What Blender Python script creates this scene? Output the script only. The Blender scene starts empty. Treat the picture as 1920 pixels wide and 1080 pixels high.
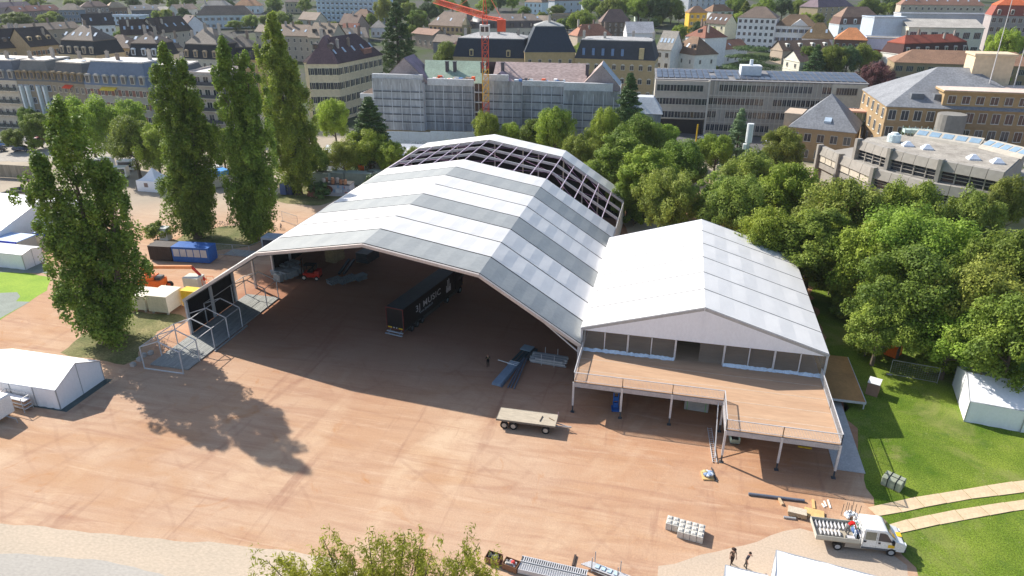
import bpy, bmesh, math, random
import numpy as np
from mathutils import Vector, Matrix
R_ = math.radians
random.seed(7); rng = np.random.default_rng(7)
S = bpy.context.scene
# ---------------------------------------------------------------- camera
F, PITCH, YAW, ROLL = 1315.686, R_(24.273), R_(13.117), R_(0.192)
CAM = np.array([33.299, -68.53, 42.781])
def ray(u, v):
    X, Z, Y = (u-960)/F, -(v-540)/F, 1.0
    c, s = math.cos(ROLL), math.sin(ROLL); x = c*X-s*Z; z = s*X+c*Z
    c, s = math.cos(PITCH), math.sin(PITCH); y = c*Y+s*z; z = -s*Y+c*z
    c, s = math.cos(YAW), math.sin(YAW)
    return np.array([c*x-s*y, s*x+c*y, z])
cd = bpy.data.cameras.new('camera'); cam = bpy.data.objects.new('camera', cd); S.collection.objects.link(cam)
fw = Vector(ray(960, 540)).normalized(); rt = (Vector(ray(960+F, 540))-Vector(ray(960, 540))).normalized(); up = rt.cross(fw)
M = Matrix((rt, up, -fw)).transposed().to_4x4(); M.translation = Vector(CAM)
cam.matrix_world = M
cd.sensor_width = 36; cd.lens = F/1920*36; cd.clip_end = 6000; cd.clip_start = .5
S.camera = cam
# ---------------------------------------------------------------- sky and sun
SUN_EL, SUN_AZ = R_(37.2), R_(153.2)      # towards the sun, counted from +x
w = bpy.data.worlds.new('World'); S.world = w; w.use_nodes = True
nt = w.node_tree; bg = nt.nodes['Background']
sky = nt.nodes.new('ShaderNodeTexSky'); sky.sky_type = 'NISHITA'; sky.sun_disc = False
sky.sun_elevation = SUN_EL; sky.sun_rotation = math.pi/2-SUN_AZ; sky.air_density = 1.0; sky.dust_density = 1.2; sky.ozone_density = 1.2
nt.links.new(sky.outputs[0], bg.inputs[0]); bg.inputs[1].default_value = 0.12
sd = bpy.data.lights.new('sun', 'SUN'); sd.energy = 5.0; sd.angle = R_(0.55); sd.color = (1, .93, .83)
so = bpy.data.objects.new('sun', sd); S.collection.objects.link(so)
so.rotation_euler = Vector((math.cos(SUN_EL)*math.cos(SUN_AZ), math.cos(SUN_EL)*math.sin(SUN_AZ), math.sin(SUN_EL))).to_track_quat('Z', 'Y').to_euler()
S.view_settings.view_transform = 'Standard'; S.view_settings.look = 'None'; S.view_settings.exposure = 0.62; S.view_settings.gamma = 1
S.render.engine = 'CYCLES'
S.cycles.max_bounces = 6; S.cycles.diffuse_bounces = 3; S.cycles.transparent_max_bounces = 6; S.cycles.glossy_bounces = 2; S.cycles.transmission_bounces = 2
# ---------------------------------------------------------------- terrain and pixel helpers
FWD = np.array([-math.sin(YAW), math.cos(YAW)])
def terr(x, y):
    t = (x-CAM[0])*FWD[0]+(y-CAM[1])*FWD[1]
    return 0.0 if t < 250 else .0006*(t-250)**2 if t < 310 else 2.16+.072*(t-310)
def at(u, v, z=0.0):
    d = ray(u, v); t = (z-CAM[2])/d[2]; return CAM+t*d
def solve(u, v, H):                        # where the ray through u,v passes H above the terrain
    d = ray(u, v); d = d/math.hypot(d[0], d[1]); lo = 15
    while lo < 900:
        P = CAM+d*lo
        if P[2] < terr(P[0], P[1])+H: return P
        lo += .5
    return P
def px(dist): return dist/F                # metres per photo pixel at a distance
# ---------------------------------------------------------------- materials
MATS = {}
def mat(name, col, rough=.8, var=.12, sc=.5, col2=None, metal=0, bump=0, bsc=8, spec=.3, stretch=None, fine=.08, fsc=None, rand=0, alpha=1, trans=0, coat=0):
    if name in MATS: return MATS[name]
    m = bpy.data.materials.new(name); m.use_nodes = True; n = m.node_tree; L = n.links.new
    b = n.nodes['Principled BSDF']
    b.inputs['Roughness'].default_value = rough; b.inputs['Metallic'].default_value = metal; b.inputs['Specular IOR Level'].default_value = spec
    if coat: b.inputs['Coat Weight'].default_value = coat
    tc = n.nodes.new('ShaderNodeTexCoord'); mp = n.nodes.new('ShaderNodeMapping'); L(tc.outputs['Object'], mp.inputs[0])
    if stretch: mp.inputs['Scale'].default_value = stretch
    a = n.nodes.new('ShaderNodeTexNoise'); a.inputs['Scale'].default_value = sc; a.inputs['Detail'].default_value = 6; a.inputs['Roughness'].default_value = .6
    L(mp.outputs[0], a.inputs[0])
    mr = n.nodes.new('ShaderNodeMapRange'); mr.inputs[1].default_value = .32; mr.inputs[2].default_value = .68; L(a.outputs[0], mr.inputs[0])
    c1 = tuple(min(1, c*(1-var)) for c in col)+(1,); c2 = (col2 if col2 else tuple(min(1, c*(1+var)) for c in col))+(1,)
    mx = n.nodes.new('ShaderNodeMix'); mx.data_type = 'RGBA'; mx.inputs[6].default_value = c1; mx.inputs[7].default_value = c2
    L(mr.outputs[0], mx.inputs[0]); out = mx.outputs[2]
    f = n.nodes.new('ShaderNodeTexNoise'); f.inputs['Scale'].default_value = fsc or sc*9; f.inputs['Detail'].default_value = 4; L(mp.outputs[0], f.inputs[0])
    fr = n.nodes.new('ShaderNodeMapRange'); fr.inputs[1].default_value = .3; fr.inputs[2].default_value = .7; fr.inputs[3].default_value = 1-fine*1.6; fr.inputs[4].default_value = 1+fine*1.6; L(f.outputs[0], fr.inputs[0])
    hv = n.nodes.new('ShaderNodeHueSaturation'); L(out, hv.inputs['Color']); L(fr.outputs[0], hv.inputs['Value'])
    if rand:
        oi = n.nodes.new('ShaderNodeObjectInfo'); r1 = n.nodes.new('ShaderNodeMapRange'); r1.inputs[3].default_value = .5-.012*rand; r1.inputs[4].default_value = .5+.02*rand; L(oi.outputs['Random'], r1.inputs[0]); L(r1.outputs[0], hv.inputs['Hue'])
        ml = n.nodes.new('ShaderNodeMath'); ml.operation = 'MULTIPLY'; r2 = n.nodes.new('ShaderNodeMapRange'); r2.inputs[3].default_value = 1-.2*rand; r2.inputs[4].default_value = 1+.25*rand
        wn = n.nodes.new('ShaderNodeTexWhiteNoise'); wn.noise_dimensions = '1D'; L(oi.outputs['Random'], wn.inputs['W']); L(wn.outputs[0], r2.inputs[0]); L(r2.outputs[0], ml.inputs[1]); L(fr.outputs[0], ml.inputs[0]); L(ml.outputs[0], hv.inputs['Value'])
    L(hv.outputs[0], b.inputs['Base Color'])
    if bump:
        bn = n.nodes.new('ShaderNodeTexNoise'); bn.inputs['Scale'].default_value = bsc; bn.inputs['Detail'].default_value = 3; L(mp.outputs[0], bn.inputs[0])
        bu = n.nodes.new('ShaderNodeBump'); bu.inputs['Strength'].default_value = bump; bu.inputs['Distance'].default_value = .12; L(bn.outputs[0], bu.inputs['Height']); L(bu.outputs[0], b.inputs['Normal'])
    if alpha < 1: b.inputs['Alpha'].default_value = alpha
    if trans:
        o = n.nodes['Material Output']; t = n.nodes.new('ShaderNodeBsdfTranslucent'); L(hv.outputs[0], t.inputs[0]); ms = n.nodes.new('ShaderNodeMixShader'); ms.inputs[0].default_value = trans
        L(b.outputs[0], ms.inputs[1]); L(t.outputs[0], ms.inputs[2]); L(ms.outputs[0], o.inputs[0])
    MATS[name] = m; return m
def k(h):                                   # sRGB hex -> linear, for readable colours
    return tuple(((int(h[i:i+2], 16)/255+.055)/1.055)**2.4 if int(h[i:i+2], 16) > 10 else int(h[i:i+2], 16)/255/12.92 for i in (0, 2, 4))
# ---------------------------------------------------------------- meshes
class MB:
    def __init__(s): s.v = []; s.f = []; s.m = []; s.sm = False
    def quad(s, *p, m=0):
        i = len(s.v); s.v += [tuple(q) for q in p]; s.f.append(tuple(range(i, i+len(p)))); s.m.append(m); return s
    def hexa(s, p, m=0):                    # p: 4 bottom (ccw) + 4 top
        i = len(s.v); s.v += [tuple(q) for q in p]
        for q in ((3, 2, 1, 0), (4, 5, 6, 7), (0, 1, 5, 4), (1, 2, 6, 5), (2, 3, 7, 6), (3, 0, 4, 7)): s.f.append(tuple(i+j for j in q)); s.m.append(m)
        return s
    def box(s, x0, y0, z0, x1, y1, z1, m=0, rz=0, o=(0, 0)):
        p = [(x0, y0, z0), (x1, y0, z0), (x1, y1, z0), (x0, y1, z0), (x0, y0, z1), (x1, y0, z1), (x1, y1, z1), (x0, y1, z1)]
        if rz:
            c, q = math.cos(rz), math.sin(rz); p = [(o[0]+c*(a-o[0])-q*(b-o[1]), o[1]+q*(a-o[0])+c*(b-o[1]), e) for a, b, e in p]
        return s.hexa(p, m)
    def beam(s, a, b, w=.1, h=None, m=0):
        a = Vector(a); b = Vector(b); h = h or w; d = (b-a)
        if d.length < 1e-6: return s
        d.normalize(); r = d.cross(Vector((0, 0, 1)))
        if r.length < 1e-3: r = Vector((1, 0, 0))
        r.normalize(); u = r.cross(d); r = r*w/2; u = u*h/2
        return s.hexa([a-r-u, a+r-u, b+r-u, b-r-u, a-r+u, a+r+u, b+r+u, b-r+u], m)
    def cyl(s, a, b, r, r2=None, n=10, m=0, cap=True):
        a = Vector(a); b = Vector(b); d = (b-a).normalized(); r2 = r if r2 is None else r2
        x = d.cross(Vector((0, 0, 1)))
        if x.length < 1e-3: x = Vector((1, 0, 0))
        x.normalize(); y = x.cross(d); i = len(s.v)
        for c, q in ((a, r), (b, r2)):
            for j in range(n):
                t = 2*math.pi*j/n; s.v.append(tuple(c+x*q*math.cos(t)+y*q*math.sin(t)))
        for j in range(n): s.f.append((i+j, i+(j+1) % n, i+n+(j+1) % n, i+n+j)); s.m.append(m)
        if cap: s.f.append(tuple(i+j for j in reversed(range(n)))); s.m.append(m); s.f.append(tuple(i+n+j for j in range(n))); s.m.append(m)
        return s
    def prism(s, poly, z0, z1, m=0, mt=None):
        n = len(poly); i = len(s.v); s.v += [(x, y, z0) for x, y in poly]+[(x, y, z1) for x, y in poly]
        for j in range(n): s.f.append((i+j, i+(j+1) % n, i+n+(j+1) % n, i+n+j)); s.m.append(m)
        s.f.append(tuple(i+j for j in reversed(range(n)))); s.m.append(m); s.f.append(tuple(i+n+j for j in range(n))); s.m.append(m if mt is None else mt)
        return s
    def sph(s, c, r, n=8, sz=1, m=0):
        i = len(s.v); k_ = n//2
        for a in range(k_+1):
            t = math.pi*a/k_
            for b in range(n): q = 2*math.pi*b/n; s.v.append((c[0]+r*math.sin(t)*math.cos(q), c[1]+r*math.sin(t)*math.sin(q), c[2]+r*sz*math.cos(t)))
        for a in range(k_):
            for b in range(n): s.f.append((i+a*n+b, i+(a+1)*n+b, i+(a+1)*n+(b+1) % n, i+a*n+(b+1) % n)); s.m.append(m)
        return s
    def mesh(s, name, mats):
        me = bpy.data.meshes.new(name); me.from_pydata(s.v, [], s.f)
        for a in (mats if isinstance(mats, (list, tuple)) else [mats]): me.materials.append(a)
        me.polygons.foreach_set('material_index', s.m)
        if s.sm: me.polygons.foreach_set('use_smooth', [True]*len(s.f))
        me.update(); return me
    def build(s, name, mats, parent=None, loc=None, bevel=0):
        me = s.mesh(name, mats)
        if bevel:
            bm = bmesh.new(); bm.from_mesh(me); bmesh.ops.remove_doubles(bm, verts=bm.verts, dist=1e-5); bmesh.ops.bevel(bm, geom=bm.edges[:], offset=bevel, segments=1, affect='EDGES'); bm.to_mesh(me); bm.free()
        return link(name, me, parent, loc)
def link(name, me, parent=None, loc=None):
    o = bpy.data.objects.new(name, me); S.collection.objects.link(o)
    if parent is not None: o.parent = parent
    if loc is not None: o.location = loc
    return o
def tag(o, label=None, cat=None, group=None, kind=None):
    if label: o['label'] = label
    if cat: o['category'] = cat
    if group: o['group'] = group
    if kind: o['kind'] = kind
    return o
def thing(name, label, cat, loc=(0, 0, 0), rz=0, group=None):
    o = bpy.data.objects.new(name, None); S.collection.objects.link(o); o.location = tuple(float(c) for c in loc); o.rotation_euler = (0, 0, rz); o.empty_display_size = .3
    return tag(o, label, cat, group)
def dup(o, loc=None, rz=None, label=None, group=None, parent=None, sc=None):
    c = o.copy(); S.collection.objects.link(c); c.parent = parent
    if loc is not None: c.location = tuple(float(q) for q in loc)
    if rz is not None: c.rotation_euler = (0, 0, rz)
    if sc is not None: c.scale = sc if hasattr(sc, '__len__') else (sc,)*3
    if label: c['label'] = label
    if group: c['group'] = group
    for ch in list(o.children): dup(ch, parent=c)
    return c
# colours
WHITE = mat('white_membrane', (.69, .685, .675), .55, .03, .12, fine=.02, fsc=1.2, spec=.35, bump=.06, bsc=1.6, stretch=(1, .35, 1))
GREYM = mat('grey_membrane', (.33, .345, .34), .5, .05, .3, fine=.04, spec=.4)
TARP = mat('tent_fabric', (.83, .84, .87), .6, .03, .5, fine=.02, bump=.22, bsc=.8, stretch=(1, 1, .5))
ALU = mat('aluminium', (.58, .58, .59), .45, .08, 1, metal=.15)
STEEL = mat('galvanised_steel', (.40, .42, .44), .5, .12, 2, metal=.4)
DARKST = mat('dark_steel', (.06, .07, .08), .5, .2, 2)
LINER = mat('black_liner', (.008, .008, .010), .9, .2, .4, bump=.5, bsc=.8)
RUBBER = mat('rubber', (.02, .02, .02), .8, .2, 3)
CONC = mat('concrete', (.40, .38, .35), .9, .12, .6, bump=.2, bsc=6)
PLYW = mat('plywood', (.46, .30, .16), .7, .14, .8, fine=.1)
WOODW = mat('weathered_wood', (.46, .40, .31), .85, .15, 1.2, stretch=(1, 6, 1))
BLUEP = mat('blue_paint', (.02, .11, .38), .45, .12, .8)
ORANGE = mat('orange_paint', (.80, .16, .02), .45, .1, .8)
REDP = mat('red_paint', (.50, .03, .02), .45, .1, .8)
YELP = mat('yellow_paint', (.75, .48, .03), .45, .1, .8)
WHITEP = mat('white_paint', (.78, .78, .76), .35, .04, 1, coat=.3)
CREAM = mat('cream_panel', (.62, .58, .48), .6, .08, 1)
GLASSD = mat('window_glass', (.03, .04, .055), .12, .3, .4, spec=.8, rand=.8)
BLACKP = mat('black_plastic', (.012, .012, .014), .4, .1, 1)
# ---------------------------------------------------------------- ground
def earth():
    m = bpy.data.materials.new('clay_earth'); m.use_nodes = True; n = m.node_tree; L = n.links.new; b = n.nodes['Principled BSDF']
    b.inputs['Roughness'].default_value = .95; b.inputs['Specular IOR Level'].default_value = .1
    tc = n.nodes.new('ShaderNodeTexCoord')
    def noise(sc, scale=(1, 1, 1), rot=0, det=6, dist=0, ro=.6):
        mp = n.nodes.new('ShaderNodeMapping'); L(tc.outputs['Object'], mp.inputs[0]); mp.inputs['Scale'].default_value = scale; mp.inputs['Rotation'].default_value = (0, 0, R_(rot))
        a = n.nodes.new('ShaderNodeTexNoise'); a.inputs['Scale'].default_value = sc; a.inputs['Detail'].default_value = det; a.inputs['Roughness'].default_value = ro; a.inputs['Distortion'].default_value = dist; L(mp.outputs[0], a.inputs[0]); return a.outputs[0]
    def rng_(s, a, c, d=0, e=1):
        q = n.nodes.new('ShaderNodeMapRange'); q.inputs[1].default_value = a; q.inputs[2].default_value = c; q.inputs[3].default_value = d; q.inputs[4].default_value = e; L(s, q.inputs[0]); return q.outputs[0]
    def mix(f, a, c, bl='MIX'):
        x = n.nodes.new('ShaderNodeMix'); x.data_type = 'RGBA'; x.blend_type = bl
        if isinstance(f, float): x.inputs[0].default_value = f
        else: L(f, x.inputs[0])
        for i, q in ((6, a), (7, c)):
            if isinstance(q, tuple): x.inputs[i].default_value = q+(1,)
            else: L(q, x.inputs[i])
        return x.outputs[2]
    sp0 = n.nodes.new('ShaderNodeSeparateXYZ'); L(tc.outputs['Object'], sp0.inputs[0])
    def mth(op, a, b_, c_=None):
        q = n.nodes.new('ShaderNodeMath'); q.operation = op
        for i, v in enumerate((a, b_, c_)):
            if v is None: continue
            if isinstance(v, (int, float)): q.inputs[i].default_value = v
            else: L(v, q.inputs[i])
        return q.outputs[0]
    wob = noise(.09, dist=.5)
    c = mix(rng_(noise(.05, dist=.6), .38, .62), (.52, .375, .275), (.48, .31, .205))
    red = mth('MULTIPLY', rng_(mth('MULTIPLY_ADD', wob, 34, sp0.outputs[0]), 36, 58), rng_(mth('MULTIPLY_ADD', wob, 22, sp0.outputs[1]), -12, 2))
    c = mix(mth('MULTIPLY', red, .85), c, (.43, .235, .135))
    inside = mth('MULTIPLY', rng_(mth('MULTIPLY_ADD', wob, 16, sp0.outputs[1]), -2, 14), rng_(sp0.outputs[1], 66, 60))  # moist dark soil under the tent; its colour also carries the tent's shade
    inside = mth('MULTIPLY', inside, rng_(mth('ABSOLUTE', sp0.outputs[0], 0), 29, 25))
    c = mix(rng_(noise(.11, (1, .35, 1), 20, dist=.8), .52, .74), c, (.60, .455, .33))
    c = mix(rng_(noise(.16, (.3, 1, 1), -35, dist=1), .54, .76, 0, .75), c, (.44, .25, .13))
    c = mix(rng_(noise(.35, (.13, 1, 1), 12, 8, 1.5), .54, .68, 0, .45), c, (.34, .19, .135))
    c = mix(rng_(noise(.5, (.10, 1, 1), -28, 8, 1.2), .53, .66, 0, .38), c, (.35, .195, .13))
    c = mix(rng_(noise(.6, (.07, 1, 1), 78, 8, 1.2), .56, .72, 0, .45), c, (.56, .41, .30))
    c = mix(rng_(noise(.55, (1, .08, 1), 38, 8, .8), .58, .70, 0, .5), c, (.28, .15, .11))
    c = mix(rng_(noise(.9, (.12, 1, 1), 5, 10, .6, .75), .52, .7, 0, .38), c, (.37, .215, .145)); c = mix(rng_(noise(1.1, (.10, 1, 1), -12, 10, .6, .75), .54, .7, 0, .42), c, (.66, .52, .40)); c = mix(rng_(noise(.22, dist=2), .62, .74, 0, .6), c, (.44, .215, .09))
    # tyre tracks: pairs of long wandering bands
    for sc, rot, di in ((.085, 24, 5), (.11, -50, 7), (.07, 80, 6)):
        mp = n.nodes.new('ShaderNodeMapping'); L(tc.outputs['Object'], mp.inputs[0]); mp.inputs['Rotation'].default_value = (0, 0, R_(rot))
        wv = n.nodes.new('ShaderNodeTexWave'); wv.inputs['Scale'].default_value = sc; wv.inputs['Distortion'].default_value = di; wv.inputs['Detail'].default_value = 2; wv.inputs['Detail Scale'].default_value = .4; L(mp.outputs[0], wv.inputs[0])
        t = rng_(wv.outputs[1], .93, .99, 0, .22); br = rng_(noise(.13, dist=1), .48, .66)
        ml = n.nodes.new('ShaderNodeMath'); ml.operation = 'MULTIPLY'; L(t, ml.inputs[0]); L(br, ml.inputs[1])
        c = mix(ml.outputs[0], c, (.29, .16, .115))
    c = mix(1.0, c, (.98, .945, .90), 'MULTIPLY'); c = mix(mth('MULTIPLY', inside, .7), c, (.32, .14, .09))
    g = mix(rng_(noise(7, det=8, ro=.8), .3, .7), (.84, .83, .82), (1.13, 1.13, 1.13)); c = mix(1.0, c, g, 'MULTIPLY')
    # beyond the fairground the sheet is asphalt and gravel yards
    sp = n.nodes.new('ShaderNodeSeparateXYZ'); L(tc.outputs['Object'], sp.inputs[0])
    ad = n.nodes.new('ShaderNodeMath'); ad.operation = 'MULTIPLY_ADD'; L(noise(.08), ad.inputs[0]); ad.inputs[1].default_value = 14; L(sp.outputs[1], ad.inputs[2])
    city = mix(rng_(noise(.04), .42, .6), (.085, .085, .08), (.055, .08, .028))
    pale = mix(rng_(noise(.06), .4, .6), (.42, .36, .28), (.34, .29, .23))
    m2 = n.nodes.new('ShaderNodeMath'); m2.operation = 'MULTIPLY_ADD'; L(sp.outputs[0], m2.inputs[0]); m2.inputs[1].default_value = -.45; L(ad.outputs[0], m2.inputs[2])
    c = mix(rng_(m2.outputs[0], 66, 88), c, pale); c = mix(rng_(ad.outputs[0], 118, 122), c, city)
    L(c, b.inputs['Base Color'])
    bu = n.nodes.new('ShaderNodeBump'); bu.inputs['Strength'].default_value = .6; bu.inputs['Distance'].default_value = .08; L(noise(3.5, det=8, ro=.75), bu.inputs['Height']); L(bu.outputs[0], b.inputs['Normal'])
    return m
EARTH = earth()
def ground():
    xs = sorted(set([-1500, -900, -600]+list(range(-450, 451, 30))+[600, 900, 1500])); ts = [-400, -200, -100, 0, 100, 200, 240, 250, 260, 270, 280, 290, 300, 310, 330, 360, 400, 500, 700, 1000, 2500]
    mb = MB(); X = np.array([FWD[1], -FWD[0]])
    for t in ts:
        for x in xs:
            p = CAM[:2]+X*x+FWD*t; mb.v.append((p[0], p[1], terr(p[0], p[1])))
    n = len(xs)
    for i in range(len(ts)-1):
        for j in range(n-1): mb.f.append((i*n+j, i*n+j+1, (i+1)*n+j+1, (i+1)*n+j)); mb.m.append(0)
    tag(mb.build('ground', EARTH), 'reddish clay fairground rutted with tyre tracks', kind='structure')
ground()
def ragged(pts, step=1.2, amp=.35, seed=1):
    r = random.Random(seed); out = []
    for i in range(len(pts)):
        a = pts[i]; b = pts[(i+1) % len(pts)]; L = math.dist(a, b); n = max(1, min(80, int(L/step)))
        for j in range(n):
            t = j/n; q = amp*(r.random()-.5)*2*(1 if 0 < j else .3); nx, ny = (b[1]-a[1])/L, -(b[0]-a[0])/L
            out.append((a[0]+(b[0]-a[0])*t+nx*q, a[1]+(b[1]-a[1])*t+ny*q))
    return out
def patch(name, pix, m, z=.004, amp=.35, label=None, kind='structure', step=1.2, cat=None):
    pts = [tuple(at(u, v)[:2]) for u, v in pix]; poly = ragged(pts, step, amp)
    bm = bmesh.new(); vs = [bm.verts.new((x, y, z)) for x, y in poly]; f = bm.faces.new(vs); bmesh.ops.triangulate(bm, faces=[f]); bmesh.ops.recalc_face_normals(bm, faces=bm.faces[:])
    me = bpy.data.meshes.new(name); bm.to_mesh(me); bm.free()
    if me.polygons[0].normal.z < 0: me.flip_normals()
    me.materials.append(m); return tag(link(name, me), label, cat, kind=kind)
ROAD = mat('pale_grit', (.455, .385, .30), .95, .05, .12, col2=(.52, .425, .325), fine=.07, fsc=6, bump=.15, bsc=9, stretch=(.5, 1, 1))
ROAD2 = mat('grey_asphalt_old', (.40, .375, .335), .95, .06, .2, fine=.06, fsc=6, stretch=(.5, 1, 1))
GRASS = mat('grass_turf', (.085, .165, .014), .9, .22, .16, col2=(.19, .25, .035), fine=.30, fsc=8, bump=.5, bsc=16, spec=.1)
def lawnify(m):
    n = m.node_tree; L = n.links.new; b = n.nodes['Principled BSDF']; src = b.inputs['Base Color'].links[0].from_socket; tc = n.nodes['Texture Coordinate']
    def nz(sc, lo, hi, top, ro=.6, dist=0):
        a = n.nodes.new('ShaderNodeTexNoise'); a.inputs['Scale'].default_value = sc; a.inputs['Detail'].default_value = 8; a.inputs['Roughness'].default_value = ro; a.inputs['Distortion'].default_value = dist; L(tc.outputs['Object'], a.inputs[0])
        q = n.nodes.new('ShaderNodeMapRange'); q.inputs[1].default_value = lo; q.inputs[2].default_value = hi; q.inputs[4].default_value = top; L(a.outputs[0], q.inputs[0]); return q.outputs[0]
    for fac, col in ((nz(.13, .52, .68, .75, .7, .6), (.24, .245, .085)), (nz(.33, .56, .66, .55, .7), (.06, .12, .02)), (nz(2.4, .60, .72, .6, .75), (.42, .42, .24)), (nz(.06, .60, .70, .6, .7), (.34, .27, .14))):
        x = n.nodes.new('ShaderNodeMix'); x.data_type = 'RGBA'; L(fac, x.inputs[0]); L(src, x.inputs[6]); x.inputs[7].default_value = col+(1,); src = x.outputs[2]
    L(src, b.inputs['Base Color'])
lawnify(GRASS)
GRASS2 = mat('grass_dry', (.13, .16, .05), .9, .3, .3, col2=(.26, .23, .11), fine=.2, fsc=4, bump=.7, bsc=6, spec=.15)
TURF = mat('bright_turf', (.20, .34, .02), .9, .12, .3, col2=(.26, .38, .03), fine=.1, fsc=4)
MATG = mat('grey_floor_mats', (.20, .23, .20), .8, .12, .6)
ASPH = mat('asphalt', (.11, .11, .11), .9, .15, .3, fine=.1)
PARK = mat('parking_gravel', (.36, .33, .29), .95, .1, .2)
patch('grit_road', [(-150, 968), (0, 981), (110, 992), (200, 1001), (300, 1010), (420, 1020), (520, 1030), (640, 1052), (760, 1140), (600, 1400), (-300, 1400)], ROAD, .004, .14, 'pale grey grit road along the near edge')
patch('asphalt_strip', [(-200, 1030), (60, 1040), (200, 1052), (300, 1075), (420, 1140), (300, 1400), (-300, 1400)], ROAD2, .008, .08, 'smoother grey strip of the grit road')
patch('grit_apron', [(1235, 1062), (1290, 1048), (1420, 1015), (1500, 990), (1600, 1020), (1660, 1030), (1700, 1060), (1740, 1200), (1200, 1200)], mat('pale_grit_apron', (.47, .385, .30), .95, .06, .12, col2=(.51, .40, .30), fine=.07, fsc=6), .004, .2, 'pale grit patch under the flatbed truck')
patch('grass_lawn', [(1500, 470), (1545, 640), (1580, 740), (1610, 830), (1622, 900), (1640, 950), (1668, 990), (1692, 1040), (1722, 1090), (1800, 1300), (2400, 1300), (2600, 700), (2200, 420), (1900, 380), (1600, 400)], GRASS, .012, .5, 'sunlit green lawn beside the pavilion tent')
patch('grass_island', [(112, 662), (170, 672), (232, 684), (262, 672), (268, 648), (296, 622), (335, 604), (350, 596), (318, 588), (262, 584), (200, 600), (150, 632)], GRASS2, .012, .4, 'dry grass island round the near poplar')
patch('grass_verge', [(318, 455), (345, 440), (400, 428), (470, 420), (500, 432), (498, 450), (470, 462), (400, 470), (350, 470)], GRASS2, .012, .5, 'grass strip under the two middle poplars')
patch('grass_verge', [(500, 370), (560, 352), (620, 345), (640, 372), (600, 385), (540, 382)], GRASS2, .012, .5, 'grass strip by the painted hut')
patch('turf_field', [(-60, 508), (50, 512), (95, 520), (88, 545), (40, 575), (0, 600), (-60, 620)], TURF, .012, .1, 'bright green turf field at the left edge')
patch('floor_mats', [(-60, 552), (32, 548), (38, 556), (30, 565), (56, 566), (0, 597), (-60, 600)], MATG, .016, .02, 'grey green floor mats laid on the turf')
patch('floor_mats', [(-60, 498), (60, 490), (88, 498), (90, 512), (40, 512), (-60, 508)], MATG, .017, .05, 'grey floor mats beside the low white tent')
patch('parking_ground', [(-80, 236), (60, 250), (150, 262), (280, 280), (300, 296), (180, 300), (60, 304), (-80, 300)], PARK, .006, .5, 'pale parking ground far left')
patch('street', [(1130, 238), (1230, 243), (1330, 250), (1480, 262), (1640, 275), (1650, 300), (1500, 300), (1400, 290), (1290, 272), (1130, 252)], ASPH, .02, .1, 'asphalt street before the solar roofed block')
patch('shaded_soil', [(1170, 415), (1225, 380), (1250, 430), (1180, 440)], ROAD, .006, .3, 'bare soil path behind the big tent')
# faint orange survey marks sprayed on the road
# wooden track panels for vehicles on the lawn
PANEL = mat('track_panel', (.60, .46, .30), .85, .1, .5, fine=.06)
def panels():
    up = [(1626, 951, 1658, 978), (1674, 937, 1725, 966), (1718, 932, 1770, 955), (1763, 925, 1818, 942), (1803, 917, 1862, 932), (1850, 909, 1908, 922), (1896, 905, 1958, 917)]
    tops = [((1625, 951), (1668, 943), (1716, 955), (1642, 969)), ((1669, 944), (1715, 935), (1733, 950), (1692, 962))]
    # each row: list of left edges (top point, bottom point)
    r1 = [((1626, 952), (1644, 969)), ((1674, 942), (1692, 961)), ((1716, 933), (1734, 952)), ((1760, 926), (1776, 944)), ((1804, 919), (1822, 936)), ((1850, 911), (1872, 930)), ((1898, 904), (1920, 924)), ((1950, 898), (1974, 916))]
    r2 = [((1664, 985), (1684, 1001)), ((1700, 975), (1718, 994)), ((1744, 966), (1763, 984)), ((1790, 957), (1808, 976)), ((1836, 950), (1856, 967)), ((1882, 943), (1902, 959)), ((1930, 936), (1952, 952))]
    n = 0
    words = ['first', 'second', 'third', 'fourth', 'fifth', 'sixth', 'seventh']
    for row, nm in ((r1, 'upper'), (r2, 'lower')):
        for i in range(len(row)-1):
            a, b = row[i]; c, d = row[i+1]
            P = [at(*b), at(*d), at(*c), at(*a)]; cx = sum(p[0] for p in P)/4; cy = sum(p[1] for p in P)/4
            Q = [((p[0]-cx)*.97, (p[1]-cy)*(.975+.02*(n % 2))) for p in P]; dz = .006*(n % 3)
            o = MB().prism(Q, 0, .05).build('ground_panel', PANEL, loc=(cx, cy, .02+dz)); n += 1
            tag(o, f'flat wooden track panel on the lawn, {words[i]} from the truck in the {nm} row', 'panel', 'wooden track panels curving over the lawn')
panels()
# ---------------------------------------------------------------- the big event tent
PROF = [(-25.17, 5.09), (-13.63, 12.44), (0, 14.79), (13.63, 12.44), (25.17, 5.09)]
def lerp(a, b, t): return tuple(a[i]+(b[i]-a[i])*t for i in range(len(a)))
def profpts(n=5, lo=0, dz=0):
    out = []
    for i in range(4):
        for j in range(n): p = lerp(PROF[i], PROF[i+1], j/n); out.append((p[0], p[1]+dz))
    out.append((PROF[4][0], PROF[4][1]+dz)); return out
def sheet(mb, y0, y1, puff=.05, m=0, dz=0, r=None):
    pts = profpts(5, dz=dz); sub = []
    for i in range(len(pts)-1):
        a, b = pts[i], pts[i+1]; q = puff*(.6+.8*r.random()) if r else puff
        sub += [(a[0], a[1], 0), (*lerp(a, b, .5), q)]
    sub.append((*pts[-1], 0)); ys = [0, .12, .5, .88, 1]; hy = [0, .7, 1, .7, 0]; i0 = len(mb.v); n = len(sub)
    for t, h in zip(ys, hy):
        for x, z, q in sub: mb.v.append((x, y0+(y1-y0)*t, z+q*h))
    for a in range(4):
        for b in range(n-1): mb.f.append((i0+a*n+b, i0+a*n+b+1, i0+(a+1)*n+b+1, i0+(a+1)*n+b)); mb.m.append(m)
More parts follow.
